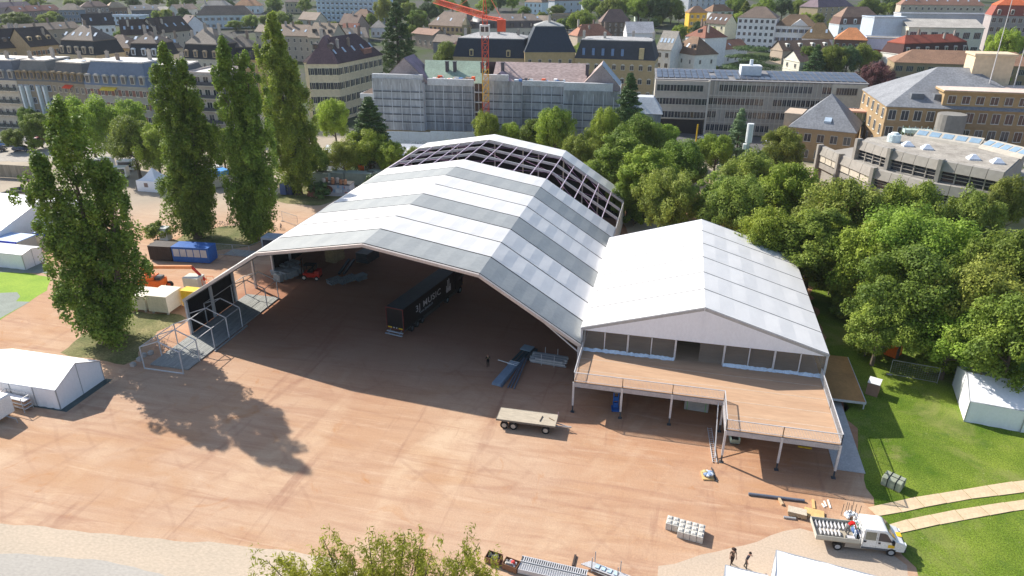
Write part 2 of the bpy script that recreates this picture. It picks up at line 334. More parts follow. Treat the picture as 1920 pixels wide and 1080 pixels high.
LAV = mat('anodised_purlin', (.50, .42, .52), .45, .1, 1, metal=.2)
def event_tent():
    t = thing('event_tent', 'huge white and grey striped polygonal event tent, open front, bare frame bays at the back', 'tent', (0, 0, 0))
    r = random.Random(3)
    for i in list(range(8))+[11]:
        g = i in (0, 3, 6); mb = MB(); sheet(mb, 5*i+.11, 5*i+4.89, .07 if not g else .05, 0, 0, r)
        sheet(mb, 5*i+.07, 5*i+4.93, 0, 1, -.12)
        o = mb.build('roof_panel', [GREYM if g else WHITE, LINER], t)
        if g: o['label'] = 'grey roof strip'
    for i in range(13):
        mb = MB()
        for a, b in zip(PROF[:-1], PROF[1:]): mb.beam((a[0], 5*i, a[1]-.32), (b[0], 5*i, b[1]-.32), .16, .42)
        mb.build('rafter', ALU if i > 7 else DARKST, t)
        for s in (-1, 1): MB().beam((s*25.0, 5*i, 0), (s*25.0, 5*i, 4.95), .26, .36).build('post', ALU, t)
        if i in (0, 8, 9, 10, 11, 12): pass
    f = MB()
    for a, b in zip(PROF[:-1], PROF[1:]): f.beam((a[0], -.16, a[1]-.22), (b[0], -.16, b[1]-.22), .3, .34)
    f.build('front_edge_beam', mat('edge_beam', (.56, .50, .46), .5, .08, 1, metal=.2), t)
    for s in (1,): MB().beam((s*20.2, 0, 7.9), (s*25.0, 0, 4.0), .14).build('brace', ALU, t)
    # purlins of the bare bays
    pu = profpts(5)
    for x, z in pu[1:-1]:
        MB().beam((x, 40.1, z-.1), (x, 55, z-.1), .13, .13).build('purlin', LAV, t)
    br = MB()
    for i in range(8, 11):
        for a, b in ((1, 3), (3, 5), (5, 7), (7, 10), (10, 12), (12, 15), (15, 17), (17, 19)):
            if (a+i) % 2: a, b = b, a
            br.cyl((pu[a][0], 5*i, pu[a][1]-.3), (pu[b][0], 5*i+5, pu[b][1]-.3), .035, n=5)
    br.build('bracing_cable', mat('cable_violet', (.32, .18, .30), .5), t)
    # side, back walls and the dark lining inside
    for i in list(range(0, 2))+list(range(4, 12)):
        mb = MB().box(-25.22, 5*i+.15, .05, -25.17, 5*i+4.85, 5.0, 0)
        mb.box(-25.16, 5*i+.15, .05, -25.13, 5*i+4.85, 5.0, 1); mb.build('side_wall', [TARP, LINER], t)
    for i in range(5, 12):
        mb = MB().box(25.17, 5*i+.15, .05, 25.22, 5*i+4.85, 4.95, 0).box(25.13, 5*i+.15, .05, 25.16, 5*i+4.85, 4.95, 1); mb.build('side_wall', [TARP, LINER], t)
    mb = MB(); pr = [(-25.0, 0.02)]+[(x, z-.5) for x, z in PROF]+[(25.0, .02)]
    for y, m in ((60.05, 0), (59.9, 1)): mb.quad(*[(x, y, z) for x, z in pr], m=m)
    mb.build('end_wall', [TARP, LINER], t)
    for x in (-17, -8.5, 0, 8.5, 17):
        z = np.interp(x, [p[0] for p in PROF], [p[1] for p in PROF]); MB().beam((x, 59.6, 0), (x, 59.6, z-.5), .22).build('gable_post', ALU, t)
    for x in (-20, -6, 6.5, 14, 20.5):
        z = np.interp(x, [p[0] for p in PROF], [p[1] for p in PROF]); MB().beam((x, 55, z-.4), (x, 55, 0), .2).build('inner_post', WOODW, t)
event_tent()
FILM = mat('clear_film', (.55, .5, .45), .15, .2, .5, alpha=.2, spec=.6, bump=.5, bsc=1.5)
SKIRT = mat('pvc_skirt', (.66, .74, .82), .5, .1, 1, bump=.6, bsc=3)
# ---------------------------------------------------------------- pavilion tent on the terrace
PX, PW, PY, PE, PA_, DH = 38.03, 13.02, 1.196, 6.5, 10.44, 3.785
def pavilion():
    t = thing('pavilion_tent', 'plain white gable tent standing on the raised timber terrace', 'tent', (PX, PY, DH)); r = random.Random(5)
    e, a = PE-DH, PA_-DH
    for i in range(6):
        mb = MB(); n = 4
        for s in (-1, 1):
            sub = []
            for j in range(n):
                p, q = lerp((s*PW, e), (0, a), j/n), lerp((s*PW, e), (0, a), (j+1)/n); sub += [(*p, 0), (*lerp(p, q, .5), .05*(.5+r.random()))]
            sub.append((0, a, 0)); i0 = len(mb.v); y0, y1 = 5*i+.09, 5*i+4.91
            for tt, h in ((0, 0), (.15, .7), (.5, 1), (.85, .7), (1, 0)):
                for x, z, q in sub: mb.v.append((x, y0+(y1-y0)*tt, z+q*h))
            for c in range(4):
                for b in range(len(sub)-1):
                    f = (i0+c*9+b, i0+c*9+b+1, i0+(c+1)*9+b+1, i0+(c+1)*9+b); mb.f.append(f if s < 0 else f[::-1]); mb.m.append(0)
        for s in (-1, 1): f = [(0, y0, a-.14), (0, y1, a-.14), (s*PW, y1, e-.14), (s*PW, y0, e-.14)]; mb.quad(*(f if s > 0 else f[::-1]), m=1)
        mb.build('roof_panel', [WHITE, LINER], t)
    for i in range(7):
        mb = MB()
        for s in (-1, 1): mb.beam((s*PW, 5*i, e-.2), (0, 5*i, a-.2), .14, .3)
        mb.build('rafter', STEEL, t)
    g = MB(); g.quad((-PW, -.06, e-.25), (PW, -.06, e-.25), (PW, -.06, e), (0, -.06, a), (-PW, -.06, e)); g.box(-.03, -.10, e-.25, .03, -.061, a-.05).build('gable_panel', TARP, t)
    g = MB().quad((-PW, 30.05, 0), (PW, 30.05, 0), (PW, 30.05, e), (0, 30.05, a), (-PW, 30.05, e)); g.build('rear_panel', TARP, t)
    for k_ in range(11):
        x = -PW+.13+k_*2.578
        if k_ == 5: continue
        MB().beam((x, 0, 0), (x, 0, e-.2), .2 if k_ % 2 == 0 or k_ > 5 and k_ % 2 == 0 else .12).build('post', ALU, t)
    for k_ in range(10):
        if k_ in (4,): continue
        x0 = -PW+.13+k_*2.578; x1 = x0+2.578
        mb = MB(); n = 6
        for j in range(n):
            a0, a1 = x0+(x1-x0)*j/n, x0+(x1-x0)*(j+1)/n; o0, o1 = .05*math.sin(j*2.1+k_), .05*math.sin((j+1)*2.1+k_)
            mb.quad((a0, .02+o0, .1), (a1, .02+o1, .1), (a1, .02, e-.25), (a0, .02, e-.25))
        mb.build('clear_wall', FILM, t)
        sk = MB(); n = 10; rr = [(.12+.2*r.random(), .08+.16*r.random()) for _ in range(n+1)]
        for j in range(n):
            a0, a1 = x0+(x1-x0)*j/n, x0+(x1-x0)*(j+1)/n
            sk.quad((a0, -rr[j][0]-.15, .02), (a1, -rr[j+1][0]-.15, .02), (a1, -.04, rr[j+1][1]+.12), (a0, -.04, rr[j][1]+.12))
        if k_ != 5: sk.build('skirt', SKIRT, t)
    for s in (-1, 1):
        for i in range(6):
            mb = MB().box(s*PW-.03, 5*i+.1, .05, s*PW+.03, 5*i+4.9, e-.1); mb.build('side_wall', [TARP if s < 0 else FILM], t)
        for i in range(1, 7): MB().beam((s*(PW-.15), 5*i, 0), (s*(PW-.15), 5*i, e-.15), .2).build('post', ALU, t)
pavilion()
# ---------------------------------------------------------------- terrace
DECK = mat('deck_boards', (.46, .285, .175), .75, .08, .25, col2=(.50, .33, .21), fine=.05, stretch=(.4, 2.5, 1))
LINE = mat('deck_joint', (.50, .38, .28), .6)
def railing(t, a, b, z, seg=2.5, name='railing', dens=.13):
    L = math.dist(a, b); n = max(1, round(L/seg))
    for i in range(n):
        p, q = lerp(a, b, i/n), lerp(a, b, (i+1)/n); mb = MB()
        mb.beam((*p, z+1.08), (*q, z+1.08), .07); mb.beam((*p, z+.12), (*q, z+.12), .05)
        for e in (p, q): mb.beam((*e, z-.1), (*e, z+1.1), .07)
        kx = int(math.dist(p, q)/dens)
        for j in range(1, kx): c = lerp(p, q, j/kx); mb.beam((*c, z+.12), (*c, z+1.06), .022)
        mb.build(name, ALU, t)
def terrace():
    x0, x1, x2 = 25.36, 40.5, 50.56; yA, yB, yE = -5.88, -10.91, 31.2
    t = thing('terrace', 'raised timber terrace on steel legs with barred railings, carrying the white pavilion tent', 'terrace', (x1, yA, 0))
    ox, oy = x1, yA
    T = lambda x, y, z: (x-ox, y-oy, z)
    fl = MB(); fl.box(x0-ox, yA-oy, DH-.09, x1-ox, yE-oy, DH); fl.box(x1-ox, yB-oy, DH-.09, x2-ox, yE-oy, DH); fl.build('deck_floor', DECK, t)
    ln = MB()
    for y in (-8.4, -5.88, -3.4, -.9): ln.box((x0 if y > -5.8 else x1)-ox+.1, y-oy-.06, DH+.003, x2-ox-.1, y-oy+.06, DH+.006)
    ln.build('joint_strip', LINE, t)
    be = MB()
    for a, b in (((x0, yA), (x1, yA)), ((x1, yB), (x2, yB)), ((x1, yB), (x1, yA)), ((x2, yB), (x2, yE)), ((x0, yA), (x0, yE))):
        be.beam(T(*a, DH-.36), T(*b, DH-.36), .14, .5)
    for y in range(-1, 31, 5): be.beam(T(x0, y, DH-.4), T(x2, y, DH-.4), .15, .4)
    be.build('edge_beam', mat('deck_beam', (.42, .42, .44), .5, .1, 1, metal=.2), t)
    for x, y in [(x0, yA), (30.4, yA), (35.45, yA), (x1, yA), (x1, yB), (45.53, yB), (x2, yB), (45.53, yA), (x2, yA)]+[(x, y) for x in (x0, 30.4, 35.45, x1, 45.5, x2) for y in (-.9, 4.1, 9.1, 14.1, 19.1)]:
        l = MB().beam(T(x, y, .85), T(x, y, DH-.1), .2).build('leg', ALU, t)
        MB().beam(T(x, y, .02), T(x, y, .86), .14).box(x-ox-.2, y-oy-.2, .01, x-ox+.2, y-oy+.2, .05).build('jack', DARKST, l)
    for a, b in (((x0, yA), (x1, yA)), ((x1, yA), (x1, yB)), ((x1, yB), (x2, yB)), ((x2, yB), (x2, .9)), ((x0, yA), (x0, .9))):
        railing(t, (a[0]-ox, a[1]-oy), (b[0]-ox, b[1]-oy), DH, 5)
    railing(t, (27.7-ox, 6-oy), (33.4-ox, 6-oy), DH, 5)
    MB().beam(T(39.9, yB+.3, .1), T(x1-.5, yA+.2, DH-.2), .09).build('prop', ALU, t)
terrace()
def ramp():
    t = thing('stage_platform', 'brown plywood platform on low legs beside the pavilion tent, over the shaded lawn', 'platform', (53.7, 6.5, 0))
    MB().box(-2.2, -4.7, .82, 2.05, 5.2, .96).build('plywood_top', mat('ply_orange', (.42, .22, .08), .7, .15, .4, fine=.06), t)
    MB().beam((-2.2, -4.76, .82), (2.1, -4.76, .82), .08, .25).beam((2.1, -4.76, .82), (2.1, 5.2, .82), .08, .25).build('frame', ALU, t)
    for x in (-2.1, 2.0):
        for y in (-4.6, .2, 5.0): MB().beam((x, y, 0), (x, y, .8), .12).build('leg', ALU, t)
ramp()
def walkway():
    a = MB()
    for i in range(5):
        y = -9.6+i*2.44; a.box(-1.45, y, .02, 1.3+.0*i, y+2.42, .07)
    o = a.build('walkway_floor', mat('grey_floor_panel', (.50, .48, .46), .8, .08, .8, fine=.08), loc=(52.3, 0, 0)); tag(o, 'grey panel walkway lying on the ground beside the terrace leg', 'walkway')
walkway()
# ---------------------------------------------------------------- bare frame tent on the left
def frame_tent():
    t = thing('frame_tent', 'bare aluminium skeleton of a small gable tent over a plank floor', 'tent frame', (-22.4, -8.8, 0))
    hw, e, a = 2.62, 2.9, 3.95
    for i in range(8):
        y = i*3.02; mb = MB()
        mb.beam((-hw, y, 0), (-hw, y, e), .10).beam((hw, y, 0), (hw, y, e), .10).beam((-hw, y, e), (0, y, a), .10).beam((hw, y, e), (0, y, a), .10)
        if i == 0: mb.beam((-hw, y, .06), (hw, y, .06), .12)
        if i != 5: mb.build('frame', ALU, t)
    for x, z in ((-hw, e), (0, a), (hw, e)):
        for i in range(7):
            if i in (4,) and x >= 0 or (x < 0 and i in (2, 3)): continue
            MB().beam((x, i*3.02, z), (x, (i+1)*3.02, z), .07).build('purlin', ALU, t)
    mb = MB().cyl((-hw, 3.02, 0), (-hw, 6.04, e), .02, n=5).cyl((-hw, 6.04, 0), (-hw, 3.02, e), .02, n=5).cyl((-hw, 0, e), (0, 3.02, a), .02, n=5); mb.build('bracing_cable', STEEL, t)
    fl = MB()
    for j in range(17): fl.box(-hw+.08+j*.305, .9, .05, -hw+.08+j*.305+.27, 21.3, .16+.004*(j % 3))
    fl.box(-hw+.05, .88, .0, hw-.1, 21.32, .048); fl.build('plank_floor', mat('grey_planks', (.30, .31, .30), .8, .2, .8, stretch=(3, .3, 1), fine=.12), t)
    MB().box(2.9, 5.5, .02, 3.1, 12.5, .16).build('edge_rail', STEEL, t)
frame_tent()
# ---------------------------------------------------------------- white gable tents
def gable_tent(name, label, cat, x, y, rz, L, W, e, a, bay=3.0, seg=None, mats=None, floor=0, cut=(), windows=0, group=None):
    """length L along local +x, width W along +y, origin at the near left corner"""
    t = thing(name, label, cat, (x, y, 0), rz, group); WT = mats or TARP; n = max(1, round(L/bay)); b = L/n; r = random.Random(int(x*7+y))
    for i in range(n):
        x0, x1 = i*b, (i+1)*b
        for s in (0, 1):
            mb = MB(); N = 6; i0 = len(mb.v)
            ya, yb = (-.08, W/2) if s == 0 else (W+.08, W/2)
            for c in range(N+1):
                tx = c/N; h = -.045*math.sin(math.pi*tx)
                for d in range(5): td = d/4; mb.v.append((x0+(x1-x0)*tx, ya+(yb-ya)*td, e+(a-e)*td+h+.012*math.sin(c*2.3+d+i)))
            for c in range(N):
                for d in range(4):
                    f = (i0+c*5+d, i0+(c+1)*5+d, i0+(c+1)*5+d+1, i0+c*5+d+1); mb.f.append(f if s == 0 else f[::-1]); mb.m.append(0)
            mb.sm = True; mb.build('roof_panel', WT, t)
        for s, yy in ((0, 0), (1, W)):
            mb = MB(); N = 9
            for c in range(N):
                o0, o1 = .05*math.sin(c*1.9+i*2), .05*math.sin((c+1)*1.9+i*2); sgn = -1 if s == 0 else 1
                mb.quad((x0+b*c/N, yy+sgn*o0, .02), (x0+b*(c+1)/N, yy+sgn*o1, .02), (x0+b*(c+1)/N, yy, e), (x0+b*c/N, yy, e))
            mb.build('side_wall', WT, t)
            for w_ in range(windows):
                xw = x0+b*(w_+.3)/max(1, windows); MB().box(xw, yy-.03 if s == 0 else yy, .9, xw+b*.35, yy+(.0 if s == 0 else .03), 1.9).build('window', GLASSD, t)
    for xx in (0, L):
        mb = MB().quad((xx, 0, .02), (xx, W, .02), (xx, W, e), (xx, W/2, a), (xx, 0, e)); mb.build('gable_wall', WT, t)
    pp = MB()
    for i in range(n+1):
        for yy in (-.02, W+.02): pp.beam((i*b, yy, 0), (i*b, yy, e), .09)
    for xx in (-.03, L+.03): pp.beam((xx, 0, e), (xx, W/2, a), .07).beam((xx, W, e), (xx, W/2, a), .07).beam((xx, W/2, 0), (xx, W/2, a), .05)
    for yy in (-.02, W+.02): pp.beam((0, yy, e), (L, yy, e), .06)
    pp.build('tent_frame', STEEL, t)
    if floor: MB().box(-.3, -.25, .005, L+.9, W+.25, .015).build('ground_sheet', mat('green_tarp', (.06, .09, .09), .6, .2, 1), t)
    return t
gable_tent('party_tent', 'white gable party tent with closed walls on the clay at the left edge', 'tent', -39.8, -18.2, 0, 12, 6.2, 2.45, 3.95, 3, floor=1)
gable_tent('party_tent', 'white gable tent on the lawn at the right edge, dappled by leaf shade', 'tent', 65.5, 1.9, R_(-8.6), 15, 7.6, 2.5, 3.9, 5)
gable_tent('party_tent', 'white tent roof cut by the bottom edge, higher one below the flatbed truck', 'tent', 43.0, -29.9, R_(-8), 7.2, 5.2, 2.9, 3.5, 3.6)
gable_tent('party_tent', 'small white tent corner at the bottom edge, left of its higher neighbour', 'tent', 39.7, -29.7, R_(-6), 3.0, 3.4, 2.1, 2.4, 3)
gable_tent('marquee', 'large white marquee far left, its gable end towards the poplar', 'tent', -118, 16, 0, 44, 23, 2.6, 5.9, 5)
gable_tent('party_tent', 'low white tent with plain walls in front of the blue edged canopy', 'tent', -84, 12.7, 0, 20.3, 3.6, 2.5, 2.9, 5)
def blue_canopy():
    for i, (x, y) in enumerate(((-84, 16.9), (-70.2, 21.3))):
        t = thing('blue_canopy', ['pale blue flat canopy roof with a deep blue edge beside the low white tent', 'smaller pale blue canopy roof between the marquee and the poplar'][i], 'canopy', (x, y, 0))
        W = 15 if i == 0 else 8
        MB().box(0, 0, 2.45, W, 3.8, 2.62).build('roof', mat('pale_blue_sheet', (.42, .55, .78), .4, .06, .5), t)
        MB().box(-.03, -.06, 2.2, W+.03, -.01, 2.66).build('valance', mat('royal_blue', (.03, .06, .50), .5), t)
        MB().box(.1, .1, 0, W-.1, 3.7, 2.44).build('wall', CREAM, t)
blue_canopy()
def pagoda(x, y, s, e, a, label):
    t = thing('pagoda_tent', label, 'tent', (x, y, 0)); mb = MB(); N = 6; P = []
    for i in range(N+1):
        q = i/N; h = s/2*(1-q)*(1-.25*q*(1-q)*2); z = e+(a-e)*q**1.45; P.append([(-h, -h, z), (h, -h, z), (h, h, z), (-h, h, z)])
    for i in range(N):
        for j in range(4): mb.quad(P[i][j], P[i][(j+1) % 4], P[i+1][(j+1) % 4], P[i+1][j])
    mb.build('roof', TARP, t); w_ = MB()
    w_.box(-s/2, -s/2, 0, s/2, s/2, e); w_.build('wall', TARP, t); MB().box(-.6, -s/2-.03, 1.0, .3, -s/2-.005, 1.9).build('window', mat('tent_window', (.25, .18, .16), .4), t)
pagoda(-74.5, 56.5, 5, 2.3, 4.6, 'white pagoda tent with one small window, between the two left poplars')
# ---------------------------------------------------------------- trees
def leafmat(name, a, b, rand=1, tr=.4):
    q = 2.55; a = (a[0]*q*1.12, a[1]*q, a[2]*q*.85); b = (b[0]*q*1.12, b[1]*q, b[2]*q*.85)
    return mat(name, a, .6, .25, .35, col2=b, fine=.22, fsc=2.2, rand=rand, trans=tr, spec=.25)
LF = {'fresh': leafmat('leaf_fresh', (.07, .115, .018), (.125, .175, .028)), 'mid': leafmat('leaf_mid', (.052, .09, .018), (.105, .145, .026)), 'olive': leafmat('leaf_olive', (.07, .105, .024), (.125, .16, .035)),
      'lime': leafmat('leaf_lime', (.10, .165, .022), (.155, .225, .035), .5), 'dark': leafmat('leaf_dark', (.022, .048, .02), (.045, .08, .028), .6, .15), 'purple': leafmat('leaf_purple', (.045, .022, .028), (.075, .035, .04), .4, .15),
      'poplar': leafmat('leaf_poplar', (.042, .082, .014), (.088, .14, .024), .3, .32), 'blue': leafmat('leaf_blue', (.05, .09, .05), (.09, .14, .085), .5, .2), 'willow': leafmat('leaf_willow', (.085, .115, .015), (.15, .175, .028), .2, .45)}
BARK = mat('bark', (.13, .105, .08), .95, .25, 2, stretch=(3, 3, .6), bump=.5, bsc=4)
def leaves(name, C, Rr, per, size, m, up=.35, elong=1.0, shell=.55, aspect=1.0, flat=1.0):
    """C clump centres (n,3), Rr radii (n,); many leaf sprays around each"""
    n = len(C); idx = np.repeat(np.arange(n), per); N = len(idx)
    d = rng.normal(size=(N, 3)); d /= np.linalg.norm(d, axis=1)[:, None]
    rr = Rr[idx]*(shell+(1-shell)*rng.random(N)**.6)*(1+.25*rng.normal(size=N)*.5)
    P = C[idx]+d*rr[:, None]*np.array([1, 1, elong*flat])
    nrm = d+rng.normal(size=(N, 3))*.55+np.array([0, 0, up]); nrm /= np.linalg.norm(nrm, axis=1)[:, None]
    a = np.cross(nrm, rng.normal(size=(N, 3))); a /= np.linalg.norm(a, axis=1)[:, None]; b = np.cross(nrm, a)
    s = size*(.6+.8*rng.random(N))[:, None]; a *= s*.5; b *= s*.5*aspect
    V = np.stack([P-a, P-b*.8, P+a, P+b*.8], 1).reshape(-1, 3)
    me = bpy.data.meshes.new(name); me.vertices.add(4*N); me.vertices.foreach_set('co', V.astype(np.float32).ravel()); me.loops.add(4*N); me.loops.foreach_set('vertex_index', np.arange(4*N, dtype=np.int32)); me.polygons.add(N); me.polygons.foreach_set('loop_start', np.arange(0, 4*N, 4, dtype=np.int32)); me.materials.append(m); me.update(); me.validate()
    return me
def limbs(H, R, h0, lean=.1, nl=7, tr=.35, top=.8, seed=0, up=.6):
    r = random.Random(seed); mb = MB(); p = Vector((0, 0, -.3)); pts = [p]
    for i in range(1, 6): pts.append(Vector((lean*H*.1*r.uniform(-1, 1), lean*H*.1*r.uniform(-1, 1), H*top*i/5)))
    for i in range(5): mb.cyl(pts[i], pts[i+1], tr*(1-i/5.5), tr*(1-(i+1)/5.5), n=8, cap=False)
    for j in range(nl):
        z = h0*.8+(H*.65-h0*.8)*j/max(1, nl-1); an = j*2.4+r.random(); L = R*(.8 if z < H*.5 else .55)
        a = Vector((0, 0, z)); b = a+Vector((math.cos(an)*L*.5, math.sin(an)*L*.5, L*up*.5)); c = a+Vector((math.cos(an+.2)*L, math.sin(an+.2)*L, L*up)); q = tr*.45*(1-z/H)
        mb.cyl(a, b, q+.03, q*.7+.02, n=5, cap=False); mb.cyl(b, c, q*.7+.02, .02, n=5, cap=False)
    mb.sm = True; return mb.mesh('trunk', BARK)
def crown_round(n, R, H, h0, seed, squash=1.0):
    g = np.random.default_rng(seed); C = []; Rr = []
    hh = (H-h0)/2
    while len(C) < n:
        d = g.normal(size=3); d /= np.linalg.norm(d); q = g.random()**.35
        if d[2] < -.55 and g.random() < .7: continue
        wob = 1+.22*math.sin(3*math.atan2(d[1], d[0])+seed)+.15*math.sin(5*d[2]+seed*2)
        C.append([d[0]*R*q*.85*wob, d[1]*R*q*.85*wob, h0+hh+d[2]*hh*q*.88]); Rr.append(R*(.17+.12*g.random()))
    return np.array(C), np.array(Rr)
def crown_conifer(n, R, H, h0, seed, p=1.0):
    g = np.random.default_rng(seed); C = []; Rr = []
    for i in range(n):
        t = g.random()**1.15; z = h0+(H-h0)*t; rad = R*(1-t)**p*(.75+.35*math.sin(t*38+seed)**2); a = g.random()*6.28; q = .45+.55*g.random()**.5
        C.append([math.cos(a)*rad*q, math.sin(a)*rad*q, z-rad*.12*q]); Rr.append(max(.25, R*(.10+.10*(1-t))))
    return np.array(C), np.array(Rr)
def crown_poplar(n, R, H, h0, seed, lobes):
    g = np.random.default_rng(seed); C = []; Rr = []
    tot = sum(l[3] for l in lobes)
    for (ox, oy, zt, wt, rw) in lobes:
        for i in range(int(n*wt/tot)):
            t = g.random()**.9; z = h0+(zt-h0)*t
            prof = min(1, .6+t*1.4)*(1-(max(0, t-.22)/.78)**4.2)**.95
            prof = max(.12, prof); a = g.random()*6.28; q = g.random()**.45
            rad = rw*.9*prof*(.84+.26*math.sin(a*3+t*9+seed)+.12*math.sin(a*7-t*15))
            s = min(1, t*2.2); C.append([ox*s+math.cos(a)*rad*q, oy*s+math.sin(a)*rad*q, z]); Rr.append(R*(.10+.09*g.random())*(1.15-.5*t))
    return np.array(C), np.array(Rr)
PROTO = {}
def proto(kind, v):
    key = (kind, v)
    if key in PROTO: return PROTO[key]
    sd = v*17+len(kind)
    if kind == 'round':   # unit: H 12, R 5.5
        C, Rr = crown_round(115, 5.5, 12, 2.0, sd); Rr *= .82; me = leaves('crown', C, Rr, 320, .26, LF['mid'], up=.5); tr = limbs(12, 5, 3, seed=sd)
    elif kind == 'tall':
        C, Rr = crown_round(130, 4.6, 16, 2.4, sd); Rr *= .85; me = leaves('crown', C, Rr, 310, .265, LF['mid'], up=.4); tr = limbs(16, 4.6, 3.4, seed=sd, nl=9)
    elif kind == 'conifer':
        C, Rr = crown_conifer(380, 4.2, 17, 1.0, sd, .8); me = leaves('crown', C, Rr*1.1, 90, .34, LF['dark'], up=.1, flat=.45, aspect=.5); tr = limbs(17, 3, 2, lean=.01, seed=sd, top=.95, nl=12, up=-.1)
    elif kind == 'flatcedar':
        g = np.random.default_rng(sd); C = []; Rr = []
        for i in range(120):
            a = g.random()*6.28; q = g.random()**.5; z = 5+3*g.integers(0, 3)+g.random()*.6; w_ = {5: 7.5, 8: 6.5, 11: 4.2}[int(z-z % 1) if int(z-z % 1) in (5, 8, 11) else 5]; C.append([math.cos(a)*q*w_, math.sin(a)*q*w_, z-.25*q*q]); Rr.append(1.3+.5*g.random())
        me = leaves('crown', np.array(C), np.array(Rr), 110, .42, LF['dark'], up=.6, flat=.35, aspect=.5); tr = limbs(11, 6, 5, seed=sd, nl=8, up=.1)
    elif kind == 'big':
        C, Rr = crown_round(150, 9.0, 15, 1.6, sd); Rr *= .72; me = leaves('crown', C, Rr, 450, .28, LF['mid'], up=.5); tr = limbs(15, 8, 3, seed=sd, nl=10, tr=.5)
    elif kind == 'bush':
        C, Rr = crown_round(26, 2.6, 3.6, .3, sd); me = leaves('crown', C, Rr, 130, .30, LF['mid'], up=.5); tr = limbs(3, 2, .6, seed=sd, tr=.12)
    elif kind == 'sequoia':
        C, Rr = crown_conifer(460, 7.4, 38, 2, sd, .55); me = leaves('crown', C, Rr*.9, 110, .52, LF['dark'], up=.1, flat=.7, aspect=.5); tr = limbs(38, 4, 4, lean=.01, seed=sd, tr=.9, top=.95)
    me.name = kind+'_crown'; PROTO[key] = (me, tr); return PROTO[key]
BASE = {'big': (15, 9.0), 'round': (12, 5.5), 'tall': (16, 4.6), 'conifer': (17, 4.2), 'flatcedar': (12, 7.5), 'bush': (3.6, 2.6), 'sequoia': (38, 7.4)}
CM = {}
def crownmesh(kind, v, leaf):
    key = (kind, v, leaf)
    if key not in CM:
        me, tr = proto(kind, v)
        if leaf != 'native': me = me.copy(); me.materials[0] = LF[leaf]
        CM[key] = (me, tr)
    return CM[key]
NT = [0]
def tree(name, label, P, H, R, kind='round', leaf='mid', v=0, group=None, cat='tree'):
    bh, br = BASE[kind]; me, tr = crownmesh(kind, v, leaf); NT[0] += 1
    t = thing(name, label, cat, P, (NT[0]*2.39996) % 6.283, group); t.scale = (R/br, R/br, H/bh)
    link('crown', me, t); link('trunk', tr, t); return t
def tp(u, v, H): P = solve(u, v, H); return (P[0], P[1], terr(P[0], P[1])-.05)
def base_at(u, v): P = at(u, v); return (P[0], P[1], 0)
# the four poplars
def poplar(label, P, H, R, lobes, n, per, size, seed, leaf='poplar', stems=None, h0=1.6):
    t = thing('poplar_tree', label, 'tree', P, 0, 'Lombardy poplars left of the event tent')
    C, Rr = crown_poplar(n, R, H, h0, seed, lobes); link('crown', leaves('poplar_crown', C, Rr, per, size, LF[leaf], up=.25, elong=1.7, shell=.35), t)
    mb = MB(); r = random.Random(seed)
    mb.cyl((0, 0, -.3), (0, 0, 2.6), .95, .7, n=9, cap=False)
    for (ox, oy, zt, wt, rw) in lobes:
        mb.cyl((0, 0, 1.5), (ox*.6, oy*.6, zt*.35), .5, .32, n=7, cap=False); mb.cyl((ox*.6, oy*.6, zt*.35), (ox, oy, zt*.9), .32, .05, n=6, cap=False)
        for j in range(9):
            a = r.random()*6.28; z = zt*(.12+.07*j); s = min(1, z/zt*2); L = rw*.55; mb.cyl((ox*s*.8, oy*s*.8, z), (ox*s+math.cos(a)*L, oy*s+math.sin(a)*L, z+L*1.5), .12, .02, n=4, cap=False)
    mb.sm = True; link('trunk', mb.mesh('trunk', BARK), t); return t
XR, YR = np.array([FWD[1], -FWD[0]]), FWD     # screen right, away
def lob(rx, aw, zt, wt, rw): p = XR*rx+YR*aw; return (p[0], p[1], zt, wt, rw)
poplar('broad many-stemmed poplar nearest the camera, rooted in the grass island', base_at(207, 640), 29, 6.2, [lob(1.0, 0, 29.3, 6, 4.8), lob(4.4, .5, 22.5, 2.6, 3.2), lob(-2.2, -1, 24, 3.6, 4.4), lob(.6, 0, 16, 3, 6.0)], 560, 150, .30, 3)
poplar('tall poplar second from the left, above the blue and brown containers', base_at(372, 446), 32, 5.8, [lob(.2, 0, 32, 5, 4.3), lob(2.8, 0, 29.5, 3, 3.8), lob(1.0, 1, 25, 3, 5.6), lob(0, -1, 14, 2, 5.4)], 680, 130, .32, 8)
poplar('tall twin topped poplar third from the left, beside the tip of the striped tent', base_at(484, 452), 33, 5.6, [lob(-.8, 0, 33, 4.4, 4.2), lob(2.4, 0, 31, 3, 3.8), lob(.6, 1, 23, 3, 5.6), lob(0, -1, 13, 1.6, 4.8)], 660, 130, .32, 12)
poplar('darkest and densest poplar, behind the left edge of the striped tent', base_at(560, 364), 34, 5.6, [lob(-1.0, 0, 35, 6, 5.2), lob(1.2, 0, 27, 3, 5.2), lob(0, 1, 18, 2, 6.4)], 700, 130, .33, 21, leaf='mid')
